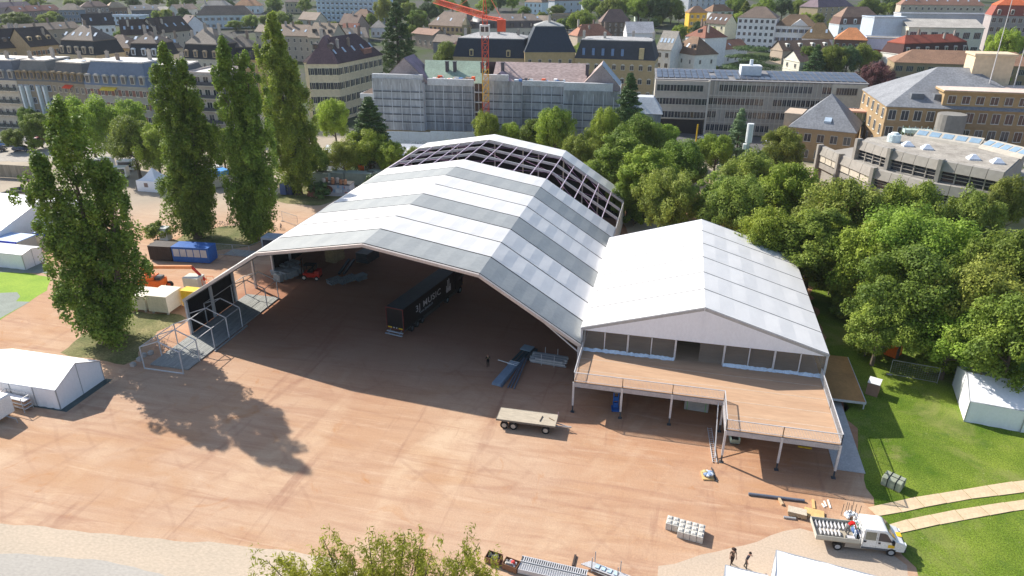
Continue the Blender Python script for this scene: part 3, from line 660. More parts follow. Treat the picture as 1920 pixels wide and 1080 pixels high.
# park trees: (u, v of the top, height, radius, kind, leaf, variant, label)
GR = 'broadleaf trees round the fairground'
PARK_T = [
 (1042, 197, 14, 5.2, 'round', 'fresh', 1, 'bright green tree behind the bare frame bays, left of the fir'),
 (1140, 202, 14, 4.6, 'round', 'fresh', 2, 'bright green tree just left of the foot of the fir'),
 (1204, 214, 14, 6.0, 'round', 'mid', 3, 'mid green rounded tree just right of the fir'),
 (1000, 222, 10, 4.4, 'round', 'mid', 0, 'mid green tree behind the apex of the striped tent'),
 (958, 230, 8.5, 3.6, 'round', 'lime', 2, 'small light green tree right of the crane foot'),
 (912, 208, 11, 4.0, 'round', 'fresh', 3, 'green tree hiding the foot of the crane mast'),
 (1085, 250, 12, 5.0, 'round', 'mid', 1, 'mid green tree right behind the rear corner of the frame bays'),
 (1165, 246, 15, 6.2, 'tall', 'mid', 0, 'big dense tree behind the rear right eave of the striped tent'),
 (1248, 232, 10, 4.0, 'round', 'fresh', 0, 'smaller fresh green tree in front of the solar roofed block'),
 (1285, 262, 13, 5.8, 'round', 'mid', 2, 'broad mid green tree left of the phone mast'),
 (1262, 312, 14, 5.4, 'round', 'olive', 1, 'yellowish olive tree behind the apex of the pavilion tent'),
 (1345, 322, 13, 4.4, 'tall', 'olive', 1, 'drooping dull olive tree right of the pavilion apex'),
 (1218, 268, 15, 5.6, 'tall', 'fresh', 2, 'tall fresh green tree right of the blue cabin'),
 (1348, 250, 10, 4.5, 'round', 'fresh', 3, 'light green tree in front of the parked white cars'),
 (1475, 238, 13, 5.0, 'round', 'olive', 0, 'olive tree left of the stone lodge'),
 (1418, 280, 13, 5.4, 'round', 'olive', 3, 'olive green tree right of the phone mast'),
 (1478, 305, 15, 6.0, 'round', 'fresh', 0, 'bright green tree before the left end of the curved concrete building'),
 (1395, 330, 14, 5.2, 'round', 'olive', 2, 'olive tree behind the right slope of the pavilion roof'),
 (1600, 330, 16, 6.6, 'round', 'olive', 1, 'large olive tree below the curved concrete roof'),
 (1540, 385, 14, 5.5, 'tall', 'mid', 2, 'dark green tree at the rear right corner of the pavilion tent'),
 (1450, 385, 13, 5.0, 'round', 'fresh', 1, 'fresh green tree close behind the pavilion roof'),
 (1718, 335, 16, 5.2, 'round', 'mid', 3, 'mid green pointed tree in front of the middle of the curved building'),
 (1730, 388, 15.5, 9.7, 'big', 'fresh', 2, 'biggest fresh green tree, spreading over the lawn'),
 (1835, 355, 15, 4.8, 'round', 'olive', 0, 'olive tree before the right end of the curved building'),
 (1906, 428, 16, 6.0, 'round', 'mid', 1, 'mid green tree cut by the right edge of the picture'),
 (1900, 330, 12, 4, 'round', 'olive', 2, 'olive tree top in front of the concrete stair at the right edge'),
 (1805, 572, 9.6, 5.2, 'round', 'fresh', 3, 'fresh green tree above the white tent on the lawn'),
 (1730, 470, 14, 6.5, 'round', 'mid', 0, 'mid green tree in the middle of the park grove'),
 (1860, 490, 14, 5.8, 'round', 'olive', 3, 'olive tree shading the lawn tent from behind'),
 (1930, 560, 13, 5.5, 'round', 'mid', 2, 'mid green tree over the right edge behind the lawn tent'),
 (1645, 415, 14, 5.4, 'round', 'fresh', 1, 'green tree filling the gap left of the biggest crown'),
 (1665, 560, 9, 4.2, 'round', 'mid', 2, 'low leafy tree over the orange container'),
 (1108, 300, 10, 4.0, 'round', 'mid', 3, 'low tree close behind the right eave of the striped tent'),
 (1180, 330, 9, 3.6, 'round', 'mid', 1, 'low tree behind the blue cabin'),
 (622, 182, 13, 4.6, 'round', 'lime', 1, 'yellow green tree between the darkest poplar and the wrapped building'),
 (688, 240, 11, 5.6, 'round', 'fresh', 0, 'green tree above the ring wall behind the painted hut'),
 (640, 262, 9, 4.0, 'round', 'olive', 3, 'small olive tree behind the white marquee windows'),
 (730, 262, 9, 4.0, 'round', 'fresh', 1, 'small green tree beside the graffiti wall'),
 (588, 270, 9, 3.4, 'round', 'mid', 2, 'small tree close behind the darkest poplar'),
 (775, 276, 6, 2.6, 'round', 'olive', 2, 'little tree by the hoarding left of the tent apex'),
 (838, 262, 4.6, 1.8, 'round', 'olive', 1, 'slim shrub tree in front of the pale hoarding'),
 (150, 178, 17, 6.4, 'round', 'lime', 3, 'tall yellow green tree behind the near poplar'),
 (235, 185, 13, 5.0, 'round', 'lime', 0, 'dense lime green tree in front of the terrace of mansards'),
 (238, 218, 14, 6.0, 'round', 'mid', 2, 'round blue green tree left of the second poplar'),
 (280, 230, 13, 5.0, 'round', 'fresh', 1, 'green tree half hidden by the second poplar'),
 (62, 212, 9, 4.6, 'round', 'fresh', 0, 'green tree at the edge of the car park'),
 (45, 200, 8, 3.0, 'round', 'mid', 3, 'small round headed tree before the sandstone terrace'),
 (20, 240, 6, 3.2, 'round', 'mid', 1, 'low tree between the parked cars'),
 (112, 230, 9, 3.6, 'round', 'fresh', 2, 'small tree beside the red parked car'),
 (380, 228, 7, 2.6, 'round', 'mid', 3, 'small dark tree between the second and third poplar'),
 (410, 240, 10, 4.0, 'round', 'fresh', 2, 'low green tree right of the second poplar'),
 (320, 225, 12, 4.5, 'round', 'mid', 0, 'green tree behind the trunk of the second poplar'),
 (450, 262, 10, 4.2, 'round', 'mid', 1, 'green tree behind the trunk of the third poplar'),
]
for (u, v, H, R, kd, lf, va, lb) in PARK_T: tree('broadleaf_tree', lb, tp(u, v, H), H, R, kd, lf, va, GR)
for (u, v, H, R, kd, lf, va, nm, lb) in [
 (1183, 138, 21, 6.0, 'conifer', 'native', 0, 'fir_tree', 'tall dark fir in front of the right wing of the wrapped building'),
 (1392, 203, 15, 4.2, 'conifer', 'blue', 1, 'fir_tree', 'blue green fir beside the parked white cars'),
 (690, 183, 17, 7.0, 'conifer', 'native', 2, 'cedar_tree', 'broad dark cedar left of the graffiti hoarding'),
 (741, 5, 33, 9.0, 'sequoia', 'native', 0, 'sequoia_tree', 'very tall dark sequoia behind the wrapped building'),
 (1412, 86, 14, 11, 'flatcedar', 'native', 1, 'cedar_tree', 'spreading flat cedar behind the solar roof'),
 (1650, 113, 16, 6.6, 'round', 'purple', 1, 'beech_tree', 'dark purple copper beech right of the solar roofed block'),
 (1535, 84, 15, 6, 'conifer', 'dark', 0, 'fir_tree', 'dark fir behind the right half of the solar roof'),
 (1568, 82, 15, 6, 'round', 'mid', 1, 'broadleaf_tree', 'mid green tree behind the right end of the solar roof'),
 (1595, 86, 14, 6, 'round', 'dark', 2, 'broadleaf_tree', 'dark tree left of the copper beech'),
 (1622, 80, 15, 5, 'round', 'olive', 3, 'broadleaf_tree', 'olive tree right above the copper beech'),
 (1515, 86, 13, 5, 'round', 'mid', 0, 'broadleaf_tree', 'green tree beside the small gabled house behind the solar roof')]:
    tree(nm, lb, tp(u, v, H), H, R, kd, lf, va)
for (u, v, H, R, lf, va, lb) in [(1715, 225, 12, 4, 'lime', 0, 'bright tree before the sandstone block, above the curved roof'), (1770, 128, 9, 3, 'lime', 1, 'small bright tree between the tiled hall and the slate block'), (1880, 125, 9, 3.4, 'lime', 2, 'bright young tree behind the chimney block'), (1895, 52, 20, 7, 'lime', 3, 'big bright tree at the right edge before the red roof'), (1640, 240, 6, 3, 'dark', 2, 'dark shrub under the glass bridge'), (840, 78, 14, 7, 'mid', 2, 'spreading green tree behind the wrapped building'), (868, 74, 12, 5, 'purple', 0, 'purple tree behind the green roof of the wrapped building'), (1905, 300, 8, 3, 'mid', 1, 'tree by the concrete building at the right edge')]:
    tree('broadleaf_tree', lb, tp(u, v, H), H, R, 'round', lf, va)
# trees standing between the houses of the town, larger ones placed as seen
TOWN = [(28, 22, 11, 9), (85, 24, 9, 5.5), (112, 28, 6, 3), (135, -4, 10, 7), (12, 45, 7, 4), (250, 35, 6, 4), (310, 18, 9, 5), (345, 26, 7, 5), (365, 28, 6, 4), (470, 26, 9, 5), (440, 38, 6, 6), (520, 20, 9, 6), (535, 24, 8, 5), (510, -6, 12, 6), (570, -4, 11, 5), (495, 28, 7, 4), (625, 40, 8, 3), (590, 30, 8, 4), (695, 25, 9, 4), (720, -8, 20, 6), (780, 18, 14, 7), (765, 2, 12, 6), (800, 4, 14, 8), (830, -6, 12, 8), (870, -6, 14, 7), (770, 45, 9, 4), (915, -6, 12, 7), (935, -8, 10, 6), (985, 20, 6, 3), (1045, 8, 9, 6), (1015, 22, 6, 4), (1092, 18, 15, 9), (1065, 32, 9, 4), (1110, -6, 12, 8), (1150, -8, 16, 8), (1175, -10, 16, 8), (1200, -12, 18, 8), (1235, -12, 18, 9), (1262, -10, 17, 7), (1245, 14, 9, 5), (1275, 18, 8, 4), (1130, 12, 8, 5), (1165, 24, 8, 6), (1385, -10, 16, 7), (1400, 2, 15, 7), (1425, 4, 14, 7), (1440, -6, 14, 6), (1470, -4, 13, 7), (1500, -2, 13, 6), (1525, 2, 11, 5), (1630, -4, 14, 8), (1650, 4, 11, 6), (1672, -6, 11, 6), (1690, -8, 10, 5), (1340, 22, 5, 3), (1600, 25, 7, 4), (610, 48, 6, 3), (655, 46, 5, 2.5), (1290, -12, 9, 6), (1330, -14, 8, 6), (560, 38, 7, 3), (400, -8, 9, 6), (430, 0, 8, 4), (350, -10, 10, 6), (290, -8, 8, 6), (200, -6, 8, 5), (60, -8, 9, 7), (0, 8, 8, 5), (1560, -14, 12, 6), (1720, -14, 9, 6), (1760, -16, 9, 6), (960, -6, 9, 5), (1000, -10, 9, 5), (640, -16, 9, 5), (690, -6, 9, 4), (750, -14, 14, 6)]
def ordn(n): return str(n)+('th' if 10 <= n % 100 <= 20 else {1: 'st', 2: 'nd', 3: 'rd'}.get(n % 10, 'th'))
BANDS = {0: [], 1: [], 2: []}
for q in TOWN: BANDS[0 if q[1] < 0 else 1 if q[1] < 20 else 2].append(q[0])
for i, (u, v, H, R) in enumerate(TOWN):
    P = tp(u, v, H); kd = 'conifer' if i in (6, 24, 44) else 'round'; lf = ['mid', 'fresh', 'dark', 'mid', 'olive'][i % 5]; bd = 0 if v < 0 else 1 if v < 20 else 2
    n = sorted(BANDS[bd]).index(u)+1
    tree('town_tree', ['mid green', 'fresh green', 'dark green', 'deep green', 'olive green'][i % 5]+' tree '+['cut by the top edge of the picture, ', 'on the upper hillside among the houses, ', 'between the roofs of the town, '][bd]+ordn(n)+' from the left', P, H, R, kd, lf, i % 4, 'trees among the town houses')
# dense wood of shrubs below the park trees
SHL = ['right behind the blue cabin', 'in the shade beyond the blue cabin', 'in the shade right of the pavilion tent', 'at the edge of the lawn beside the pavilion roof', 'under the dark trees at the rear right of the pavilion', 'behind the wire fence left of the lawn tent', 'behind the ridge of the lawn tent', 'at the rear corner of the lawn tent', 'left of the orange container on the lawn', 'between street and grove left of the lodge', 'at the foot of the stone lodge', 'at the car park below the sandstone terrace', 'under the second poplar by the car park', 'right of the darkest poplar by the painted hut', 'left of the blue green fir', 'in front of the parked white cars', 'before the marquee behind the ring wall', 'beside the white roof left of the striped tent', 'between the two left poplars']
for i, (u, v) in enumerate([(1190, 395), (1215, 370), (1560, 520), (1585, 560), (1540, 470), (1750, 660), (1890, 690), (1840, 670), (1630, 630), (1500, 260), (1610, 290), (60, 262), (340, 250), (600, 345), (1330, 280), (1370, 300), (700, 330), (735, 300), (290, 420)]):
    tree('shrub', 'low green shrub '+SHL[i], tp(u, v, 3), 3.2, 2.6, 'bush', ['mid', 'dark', 'fresh'][i % 3], i % 3, 'shrubs under the park trees', 'shrub')
# near tree at the bottom edge
def willow():
    P = at(740, 1000, 12.5); P2 = at(735, 1180, 5); x, y = 18.7, -40.6
    t = thing('young_willow', 'light green narrow leaved tree top rising at the bottom edge', 'tree', (x, y, 0)); g = np.random.default_rng(5); r = random.Random(9); mb = MB()
    mb.cyl((0, 0, -.2), (0, 0, 7), .28, .2, n=8, cap=False); C = []; Rr = []
    tips = [(-6.3, 12.0), (-5.4, 11.6), (-4.4, 12.0), (-3.2, 12.5), (-2.4, 12.3), (-1.2, 12.9), (-.3, 13.5), (.5, 13.3), (1.6, 12.9), (2.6, 12.7), (3.4, 13.0), (4.3, 12.4), (5.2, 12.1), (6.0, 12.3), (-3.8, 11.2), (0, 12), (2.2, 11.6), (-1.6, 11.6), (4, 11.2), (6.4, 11.2), (1, 10.8), (-5.6, 10.6)]
    for i, (sx, z) in enumerate(tips):
        aw = r.uniform(-1.0, 1.2); p = XR*sx+YR*aw; b = Vector((p[0]*.62, p[1]*.62, 7.2+r.random())); tip = Vector((p[0], p[1], z-.3))
        mb.cyl((0, 0, 5+r.random()*1.5), b, .13, .08, n=5, cap=False); mb.cyl(b, tip, .08, .015, n=5, cap=False)
        for j in range(9):
            q = b.lerp(tip, .35+.65*j/8); C.append([q.x+r.uniform(-.7, .7), q.y+r.uniform(-.7, .7), q.z+r.uniform(-.4, .35)]); Rr.append(.24+.22*r.random()); C.append([tip.x+r.uniform(-1, 1), tip.y+r.uniform(-1, 1), tip.z-.8-2.6*r.random()]); Rr.append(.25+.25*r.random())
    me = leaves('willow_crown', np.array(C), np.array(Rr), 52, .28, LF['willow'], up=-.1, elong=2.4, shell=.1, aspect=.28)
    link('crown', me, t); mb.sm = True; link('trunk', mb.mesh('trunk', BARK), t)
willow()
# ---------------------------------------------------------------- houses
WF = 1.28
def wallmat(h, name=None):
    c = k(h); g = sum(c)/3; d = .3 if max(c)-min(c) < .52 else 0; c = tuple(min(.8, (q*(1-d)+g*d)*WF) for q in c)
    return mat('wall_'+h, c, .85, .08, .12, fine=.06, fsc=1.2)
def roofmat(h): return mat('roof_'+h, tuple(q*(.78 if sum(k(h)) > .5 else 1)*(1.06, 1.0, .94)[j] for j, q in enumerate(k(h))), .8, .16, .25, fine=.14, fsc=2.5, stretch=(1, 1, 1))
FRAMEW = mat('window_frame', (.60, .58, .54), .6)
WCACHE = {}
def wmesh(w_, h, style, trim='c8bfae', shut='4a4f4a'):
    key = (round(w_, 2), round(h, 2), style, trim, shut)
    if key in WCACHE: return WCACHE[key]
    mb = MB(); d = .12
    mb.box(-w_/2, -.03, 0, w_/2, .0, h, 1)
    for a in ((-w_/2-.08, -d, -.08, -w_/2, -.0, h+.08), (w_/2, -d, -.08, w_/2+.08, -.0, h+.08), (-w_/2, -d, h, w_/2, 0, h+.10), (-w_/2-.1, -d-.08, -.14, w_/2+.1, 0, 0)): mb.box(*a, 0)
    if w_ > .7: mb.box(-.035, -.06, 0, .035, -.031, h, 3)
    if w_ > 2: mb.box(-w_/4-.03, -.06, 0, -w_/4+.03, -.031, h, 3).box(w_/4-.03, -.06, 0, w_/4+.03, -.031, h, 3)
    if style == 'shut':
        for s in (-1, 1): mb.box(*(sorted((s*(w_/2+.09), s*(w_/2+.62)))[0], -.10, -.05), *(sorted((s*(w_/2+.09), s*(w_/2+.62)))[1], -.02, h+.03), 2)
    if style == 'arch': mb.prism([(-w_/2-.12, h+.1), (w_/2+.12, h+.1), (0, h+.55)], -.2, -.03, 0) if False else mb.hexa([(-w_/2-.14, -.2, h+.1), (w_/2+.14, -.2, h+.1), (w_/2+.14, -.01, h+.1), (-w_/2-.14, -.01, h+.1), (-.15, -.2, h+.5), (.15, -.2, h+.5), (.15, -.01, h+.5), (-.15, -.01, h+.5)], 0)
    if style == 'balc':
        mb.box(-w_/2-.5, -1.0, -.35, w_/2+.5, 0, -.2, 0); mb.box(-w_/2-.5, -1.02, -.2, w_/2+.5, -.98, .75, 2)
    me = mb.mesh('window', [wallmat(trim), GLASSD, wallmat(shut), FRAMEW]); WCACHE[key] = me; return me
class B: pass
NW = [0]
def bld(label, A, Bp, Hw, dep, roof, wall, rcol, fl=(), side=(), name='house', cat='house', base=None, ov=.35, chim=0, dorm=0, sky=0, trim='c8bfae', shut='4a4f4a', style='plain', ww=1.0, wh=1.5, band=True, group='houses of the town behind the fairground', dstyle='5a5450', mcol='30343a', both=False, dep_neg=False, P=None):
    """A, Bp: photo pixels of the two ends of the front eave; Hw wall height; dep depth away from the camera."""
    PA = solve(*A, Hw) if P is None else P[0]; PB = at(*Bp, PA[2])[:2] if P is None else P[1]
    PA2 = PA[:2]; W = math.dist(PA2, PB); rz = math.atan2(PB[1]-PA2[1], PB[0]-PA2[0]); zb = min(terr(*PA2), terr(*PB))-.8
    ax = np.array([math.cos(rz), math.sin(rz)]); ay = np.array([-ax[1], ax[0]])
    t = thing(name, label, cat, (PA2[0], PA2[1], zb), rz, group); H = PA[2]-zb; D = dep
    WM, RM = wallmat(wall), roofmat(rcol)
    mb = MB().box(0, 0, 0, W, D, H)
    if band:
        nf = max(1, fl[0] if fl else 2)
        for i in range(1, nf+1): z = H-(i-1)*(Hw/nf)-.0; mb.box(-.1, -.1, z-.22, W+.1, -.001, z-.03) if i > 1 else mb.box(-.2, -.2, z-.3, W+.2, D+.2, z-.02)
    mb.build('wall', WM, t)
    r = roof[0]; rm = [RM, wallmat(mcol), WM]; o = ov; mb = MB(); top = H
    def hip(mb, x0, y0, x1, y1, z, rh, m=0, th=.12):
        w_, d_ = x1-x0, y1-y0; i_ = min(w_, d_)/2
        if w_ >= d_: r0, r1 = (x0+i_*.95, y0+d_/2, z+rh), (x1-i_*.95, y0+d_/2, z+rh)
        else: r0, r1 = (x0+w_/2, y0+i_*.95, z+rh), (x0+w_/2, y1-i_*.95, z+rh)
        a, b, c, d = (x0, y0, z), (x1, y0, z), (x1, y1, z), (x0, y1, z)
        if w_ >= d_: mb.quad(a, b, r1, r0, m=m); mb.quad(b, c, r1, m=m); mb.quad(c, d, r0, r1, m=m); mb.quad(d, a, r0, m=m)
        else: mb.quad(a, b, r0, m=m); mb.quad(b, c, r1, r0, m=m); mb.quad(c, d, r1, m=m); mb.quad(d, a, r0, r1, m=m)
        mb.box(x0, y0, z-th, x1, y1, z-.001, m)
    fz = lambda y: H
    if r == 'hip': hip(mb, -o, -o, W+o, D+o, H+.13, roof[1]); slope = roof[1]/(min(W, D)/2+o); fz = lambda y: H+.13+(y+o)*slope
    elif r == 'gable':
        rh = roof[1]; y1 = D/2; mb.quad((-o, -o, H), (W+o, -o, H), (W+o, y1, H+rh), (-o, y1, H+rh)); mb.quad((-o, y1, H+rh), (W+o, y1, H+rh), (W+o, D+o, H), (-o, D+o, H))
        for x in (0, W): mb.quad((x, 0, H-.02), (x, D, H-.02), (x, D/2, H+rh*.93), m=2)
        mb.box(-o, -o-.1, H-.18, W+o, -o, H+.02); slope = rh/(D/2+o); fz = lambda y: H+(y+o)*slope
    elif r == 'gabley':
        rh = roof[1]; x1 = W/2; mb.quad((-o, -o, H), (x1, -o, H+rh), (x1, D+o, H+rh), (-o, D+o, H)); mb.quad((x1, -o, H+rh), (W+o, -o, H), (W+o, D+o, H), (x1, D+o, H+rh))
        for y in (0, D): mb.quad((0, y, H-.02), (W, y, H-.02), (W/2, y, H+rh*.93), m=2)
        slope = 0; fz = lambda y: H+rh*.5
    elif r == 'mansard':
        mh, mi, rh = roof[1:4]; z1 = H+mh
        P0 = [(-o*.5, -o*.5), (W+o*.5, -o*.5), (W+o*.5, D+o*.5), (-o*.5, D+o*.5)]; P1 = [(mi, mi), (W-mi, mi), (W-mi, D-mi), (mi, D-mi)]
        for j in range(4):
            q = (j+1) % 4; mb.quad((*P0[j], H+.01), (*P0[q], H+.01), (*P1[q], z1), (*P1[j], z1), m=1)
        mb.box(mi-.15, mi-.15, z1-.1, W-mi+.15, D-mi+.15, z1+.1)
        if rh > .05: hip(mb, mi-.1, mi-.1, W-mi+.1, D-mi+.1, z1+.23, rh)
        top = z1; sl2 = rh/max(.1, (min(W, D)/2-mi)); fz = lambda y: z1+.23+max(0, y-mi)*sl2
    elif r == 'flat':
        mb.box(-.15, -.15, H-.01, W+.15, D+.15, H+.25); p = MB()
        for q in ((-.2, -.2, W+.2, .1), (-.2, D-.1, W+.2, D+.2), (-.2, .101, .1, D-.101), (W-.1, .101, W+.2, D-.101)): mb.box(q[0], q[1], H+.251, q[2], q[3], H+.7, 2)
        fz = lambda y: H+.25
    elif r == 'shed':
        rh = roof[1]; mb.hexa([(-o, -o, H-.1), (W+o, -o, H-.1), (W+o, D+o, H+rh-.1), (-o, D+o, H+rh-.1), (-o, -o, H+.1), (W+o, -o, H+.1), (W+o, D+o, H+rh+.1), (-o, D+o, H+rh+.1)]); fz = lambda y: H+.1+rh*(y+o)/(D+2*o)
    ro = mb.build('roof', rm, t); rr = random.Random(int(A[0]*3+A[1]))
    ys = D*.5 if r != 'mansard' else D*.45
    for i in range(chim):
        x = W*(i+.5+rr.uniform(-.25, .25))/chim; y = min(D*.85, D*rr.choice([.28, .42, .55])); z = fz(min(y, D/2)); h = 1.3+rr.random()*.9; c = MB().box(x-.45, y-.3, z-1.2, x+.45, y+.3, z+h); c.box(x-.52, y-.37, z+h, x+.52, y+.37, z+h+.15)
        for q in (-.2, .2): c.cyl((x+q, y, z+h+.15), (x+q, y, z+h+.5), .1, n=6)
        c.build('chimney', wallmat(rr.choice(['8d8378', '9c9288', '7c6a5c', 'a99f92'])), ro)
    for i in range(sky):
        x = W*(i+.5)/sky; y = D*.16 if r != 'mansard' else roof[2]+D*.12; z = fz(y)+.08
        zz = fz(y+1.2)+.08; MB().hexa([(x-.45, y, z-.1), (x+.45, y, z-.1), (x+.45, y+1.2, zz-.1), (x-.45, y+1.2, zz-.1), (x-.45, y, z+.05), (x+.45, y, z+.05), (x+.45, y+1.2, zz+.05), (x-.45, y+1.2, zz+.05)]).build('skylight', mat('skylight', (.45, .55, .65), .2, .1, 1, spec=.8), ro)
    for i in range(dorm):
        x = W*(i+.5)/dorm
        if r == 'mansard': y0 = -.05; z0 = H+.5; dw, dh, dd = .75, min(2.0, roof[1]*.55), roof[2]+.5
        else: y0 = D*.14; z0 = fz(y0)-.1; dw, dh, dd = .8, 1.3, 2.2
        d_ = MB().box(x-dw, y0, z0, x+dw, y0+dd, z0+dh, 0); d_.hexa([(x-dw-.15, y0-.2, z0+dh), (x+dw+.15, y0-.2, z0+dh), (x+dw+.15, y0+dd, z0+dh), (x-dw-.15, y0+dd, z0+dh), (x-dw*.5, y0-.1, z0+dh+.4), (x+dw*.5, y0-.1, z0+dh+.4), (x+dw*.5, y0+dd, z0+dh+.4), (x-dw*.5, y0+dd, z0+dh+.4)], 0)
        d_.box(x-dw*.62, y0-.04, z0+.2, x+dw*.62, y0-.005, z0+dh-.15, 1); d_.build('dormer', [wallmat(dstyle), GLASSD], ro)
    def rowsof(nf, nc, L, place):
        hgt = Hw/nf
        for i in range(nf):
            for j in range(nc):
                z = H-hgt*(i+1)+hgt*.25; xx = L*(j+.5)/nc; me = wmesh(min(ww, L/nc*.6), min(wh, hgt*.62), style, trim, shut)
                w_ = link('window', me, t); NW[0] += 1; place(w_, xx, z)
    if fl: rowsof(fl[0], fl[1], W, lambda w_, x, z: setattr(w_, 'location', (x, -.004, z)))
    if side:
        nf = side[0]; nL, nR = side[1], side[2]
        def pl(w_, x, z): w_.location = (-.004, x, z); w_.rotation_euler = (0, 0, -math.pi/2)
        def pr(w_, x, z): w_.location = (W+.004, x, z); w_.rotation_euler = (0, 0, math.pi/2)
        if nL: rowsof(nf, nL, D, pl)
        if nR: rowsof(nf, nR, D, pr)
    b = B(); b.t, b.W, b.D, b.H, b.roof, b.zb, b.fz, b.WM = t, W, D, H, ro, zb, fz, WM; print('BLD', label[:38], 'dist %.0f W %.1f z %.1f' % (math.dist(PA2, CAM[:2]), W, PA[2])); return b
def awn(b, x, z, w_, c, h=1.2):
    MB().hexa([(x, -1.3, z-.7), (x+w_, -1.3, z-.7), (x+w_, -.02, z-.0), (x, -.02, z-.0), (x, -1.3, z-.62), (x+w_, -1.3, z-.62), (x+w_, -.02, z+.08), (x, -.02, z+.08)]).build('awning', wallmat(c), b.t)
# terrace of mansards on the left
a = bld('beige end house of the mansard terrace, leftmost of its row', (-70, 147), (30, 151), 14, 13, ('mansard', 5.2, 1.8, .4), 'b9ad98', 'e8e6e2', (4, 8), mcol='59606b', dorm=6, style='balc', chim=2, sky=3, dstyle='9a9488')
a = bld('sandstone house with pale blue balconies and round stone gable in the mansard terrace', (30, 151), (95, 153), 14, 13, ('mansard', 5.4, 1.8, .4), '94836a', 'e8e6e2', (4, 6), mcol='6b6a66', dorm=5, style='plain', chim=2, sky=1, trim='a8b4c4', dstyle='8a744e')
for x in (.13, .3, .62, .8):
    MB().box(a.W*x, -1.2, 1, a.W*x+.5, -.02, a.H-1.2).build('balcony_fin', wallmat('c4cfdf'), a.t)
a = bld('sandstone house with a red awning in the mansard terrace', (95, 153), (158, 158), 14, 13, ('mansard', 5.2, 1.8, .4), '8f8068', 'd8d4cc', (4, 6), mcol='5c5c5c', dorm=5, chim=1, sky=2, trim='b8ac94', dstyle='8a744e')
awn(a, a.W*.42, a.H-.6, 3.2, 'd0482a')
a = bld('stone house with blue grey mansard, terracotta shutters and a yellow awning', (158, 158), (276, 164), 14, 13, ('mansard', 6, 2, .4), '9a948a', 'e4e6ea', (4, 9), mcol='5f6f86', dorm=7, style='shut', shut='8a5a4a', chim=3, dstyle='a09a90')
awn(a, a.W*.28, a.H-.5, 5, 'd8b040')
a = bld('stone house behind the second poplar, white flat roof', (276, 160), (362, 160), 14, 13, ('mansard', 5, 2, .4), '9a948a', 'dcdcdc', (4, 6), mcol='4a5058', dorm=5, chim=2)
a = bld('pinkish house with dark balconies between the second and third poplar', (345, 139), (408, 141), 17, 13, ('flat',), 'b4a296', 'd8d8da', (5, 4), (5, 0, 3), style='balc', shut='4a4a50', ww=1.6, wh=2.0)
# rows behind
bld('long dark roofed stone house at the left edge with a row of tin dormers', (-60, 95), (57, 87), 13, 13, ('gable', 7), 'b09468', '3f3c3e', (3, 9), chim=3, dorm=7, dstyle='55575c', sky=2)
bld('ochre house with three stone dormers under a dark roof', (57, 88), (109, 83), 13, 13, ('gable', 7), 'bb9660', '413c3c', (3, 6), style='shut', shut='8f5d3c', chim=2, dorm=3, dstyle='b89a66')
bld('brown roofed house at the back with chimneys, above the left row', (18, 60), (150, 52), 10, 10, ('gable', 3), 'a08c70', '8c8074', (2, 9), chim=4, sky=2)
bld('house with five arched stone dormers in a black mansard', (111, 101), (180, 104), 15, 13, ('mansard', 4.6, 1.2, 4.6), 'c0a678', '7d756e', (4, 6), mcol='2e3238', dorm=5, chim=1, sky=5, dstyle='b8a484')
bld('ochre house with a low brown hip roof and round skylights', (181, 90), (243, 91), 14, 12, ('hip', 4.5), 'b79a66', '6f6259', (4, 5), chim=1, sky=3, style='plain')
bld('house with black mansard and three white arched dormers', (242, 106), (300, 107), 15, 12, ('mansard', 4.2, 1, 3.6), 'c8bca4', '6b625c', (4, 5), mcol='2c3038', dorm=3, sky=3, chim=2, dstyle='c8ccd0')
bld('narrow brown roofed house right of the white arched dormers', (300, 92), (342, 90), 13, 11, ('hip', 4), 'b0a084', '6a625c', (4, 3), sky=2, chim=2)
bld('grey roofed house with tall stone dormers between the poplars', (342, 109), (412, 112), 15, 13, ('mansard', 4.6, 1.2, 5), 'beb29c', '8f8982', (4, 6), mcol='2e3036', dorm=4, chim=3, dstyle='b89a70')
bld('house with slate mansard behind the third poplar', (412, 112), (480, 112), 14, 12, ('mansard', 4, 1.2, 3.5), 'c09a60', '77726c', (4, 6), mcol='34363c', dorm=4, chim=2)
bld('wide dark brown roof in the middle of the left quarter', (228, 66), (300, 64), 11, 12, ('gable', 6.5), 'a89c8a', '453c3a', (3, 6), sky=5, chim=2)
bld('dark brown roof with a long shed dormer left of the white gable wall', (298, 62), (360, 56), 11, 12, ('gable', 6.5), 'a89c8a', '47403c', (3, 5), sky=4, chim=2)
bld('dark roofed house with a tall white windowless gable', (347, 50), (388, 48), 11, 10, ('gabley', 5), 'c2c4cc', '55484a', (2, 3), chim=1)
bld('white gabled house with a steep dark slate roof', (160, 48), (215, 46), 9, 9, ('gable', 5.5), 'ccd0d8', '3d3a3c', (2, 5), sky=2, chim=1)
bld('blue grey house under a pale brown hip roof', (110, 19), (147, 19), 7, 8, ('hip', 3.6), '6d7a8c', 'a69a8c', (2, 5), style='plain')
bld('wide brick red roofed row on the upper left', (28, 22), (112, 18), 7, 9, ('gable', 3), '86706c', '7a5650', (2, 8), sky=3, chim=2)
bld('dark violet roofed house at the upper left corner', (-30, 16), (60, 12), 8, 9, ('gable', 3), '8c847e', '5c5460', (2, 6), chim=1)
bld('brown house with white framed bay windows at the top left', (152, 13), (204, 12), 7, 9, ('hip', 3), '776a62', '6c5c58', (2, 6), trim='d8dce4', chim=1)
bld('small house with a beige roof beside the modern white block', (203, 15), (238, 14), 5, 8, ('hip', 3.4), '7c6450', 'b8a68e', (1, 4))
bld('low modern pale blue block with a window band', (206, 30), (262, 31), 5, 8, ('flat',), 'b4c4d4', 'd4dce4', (2, 6), ww=2.2, wh=1.4)
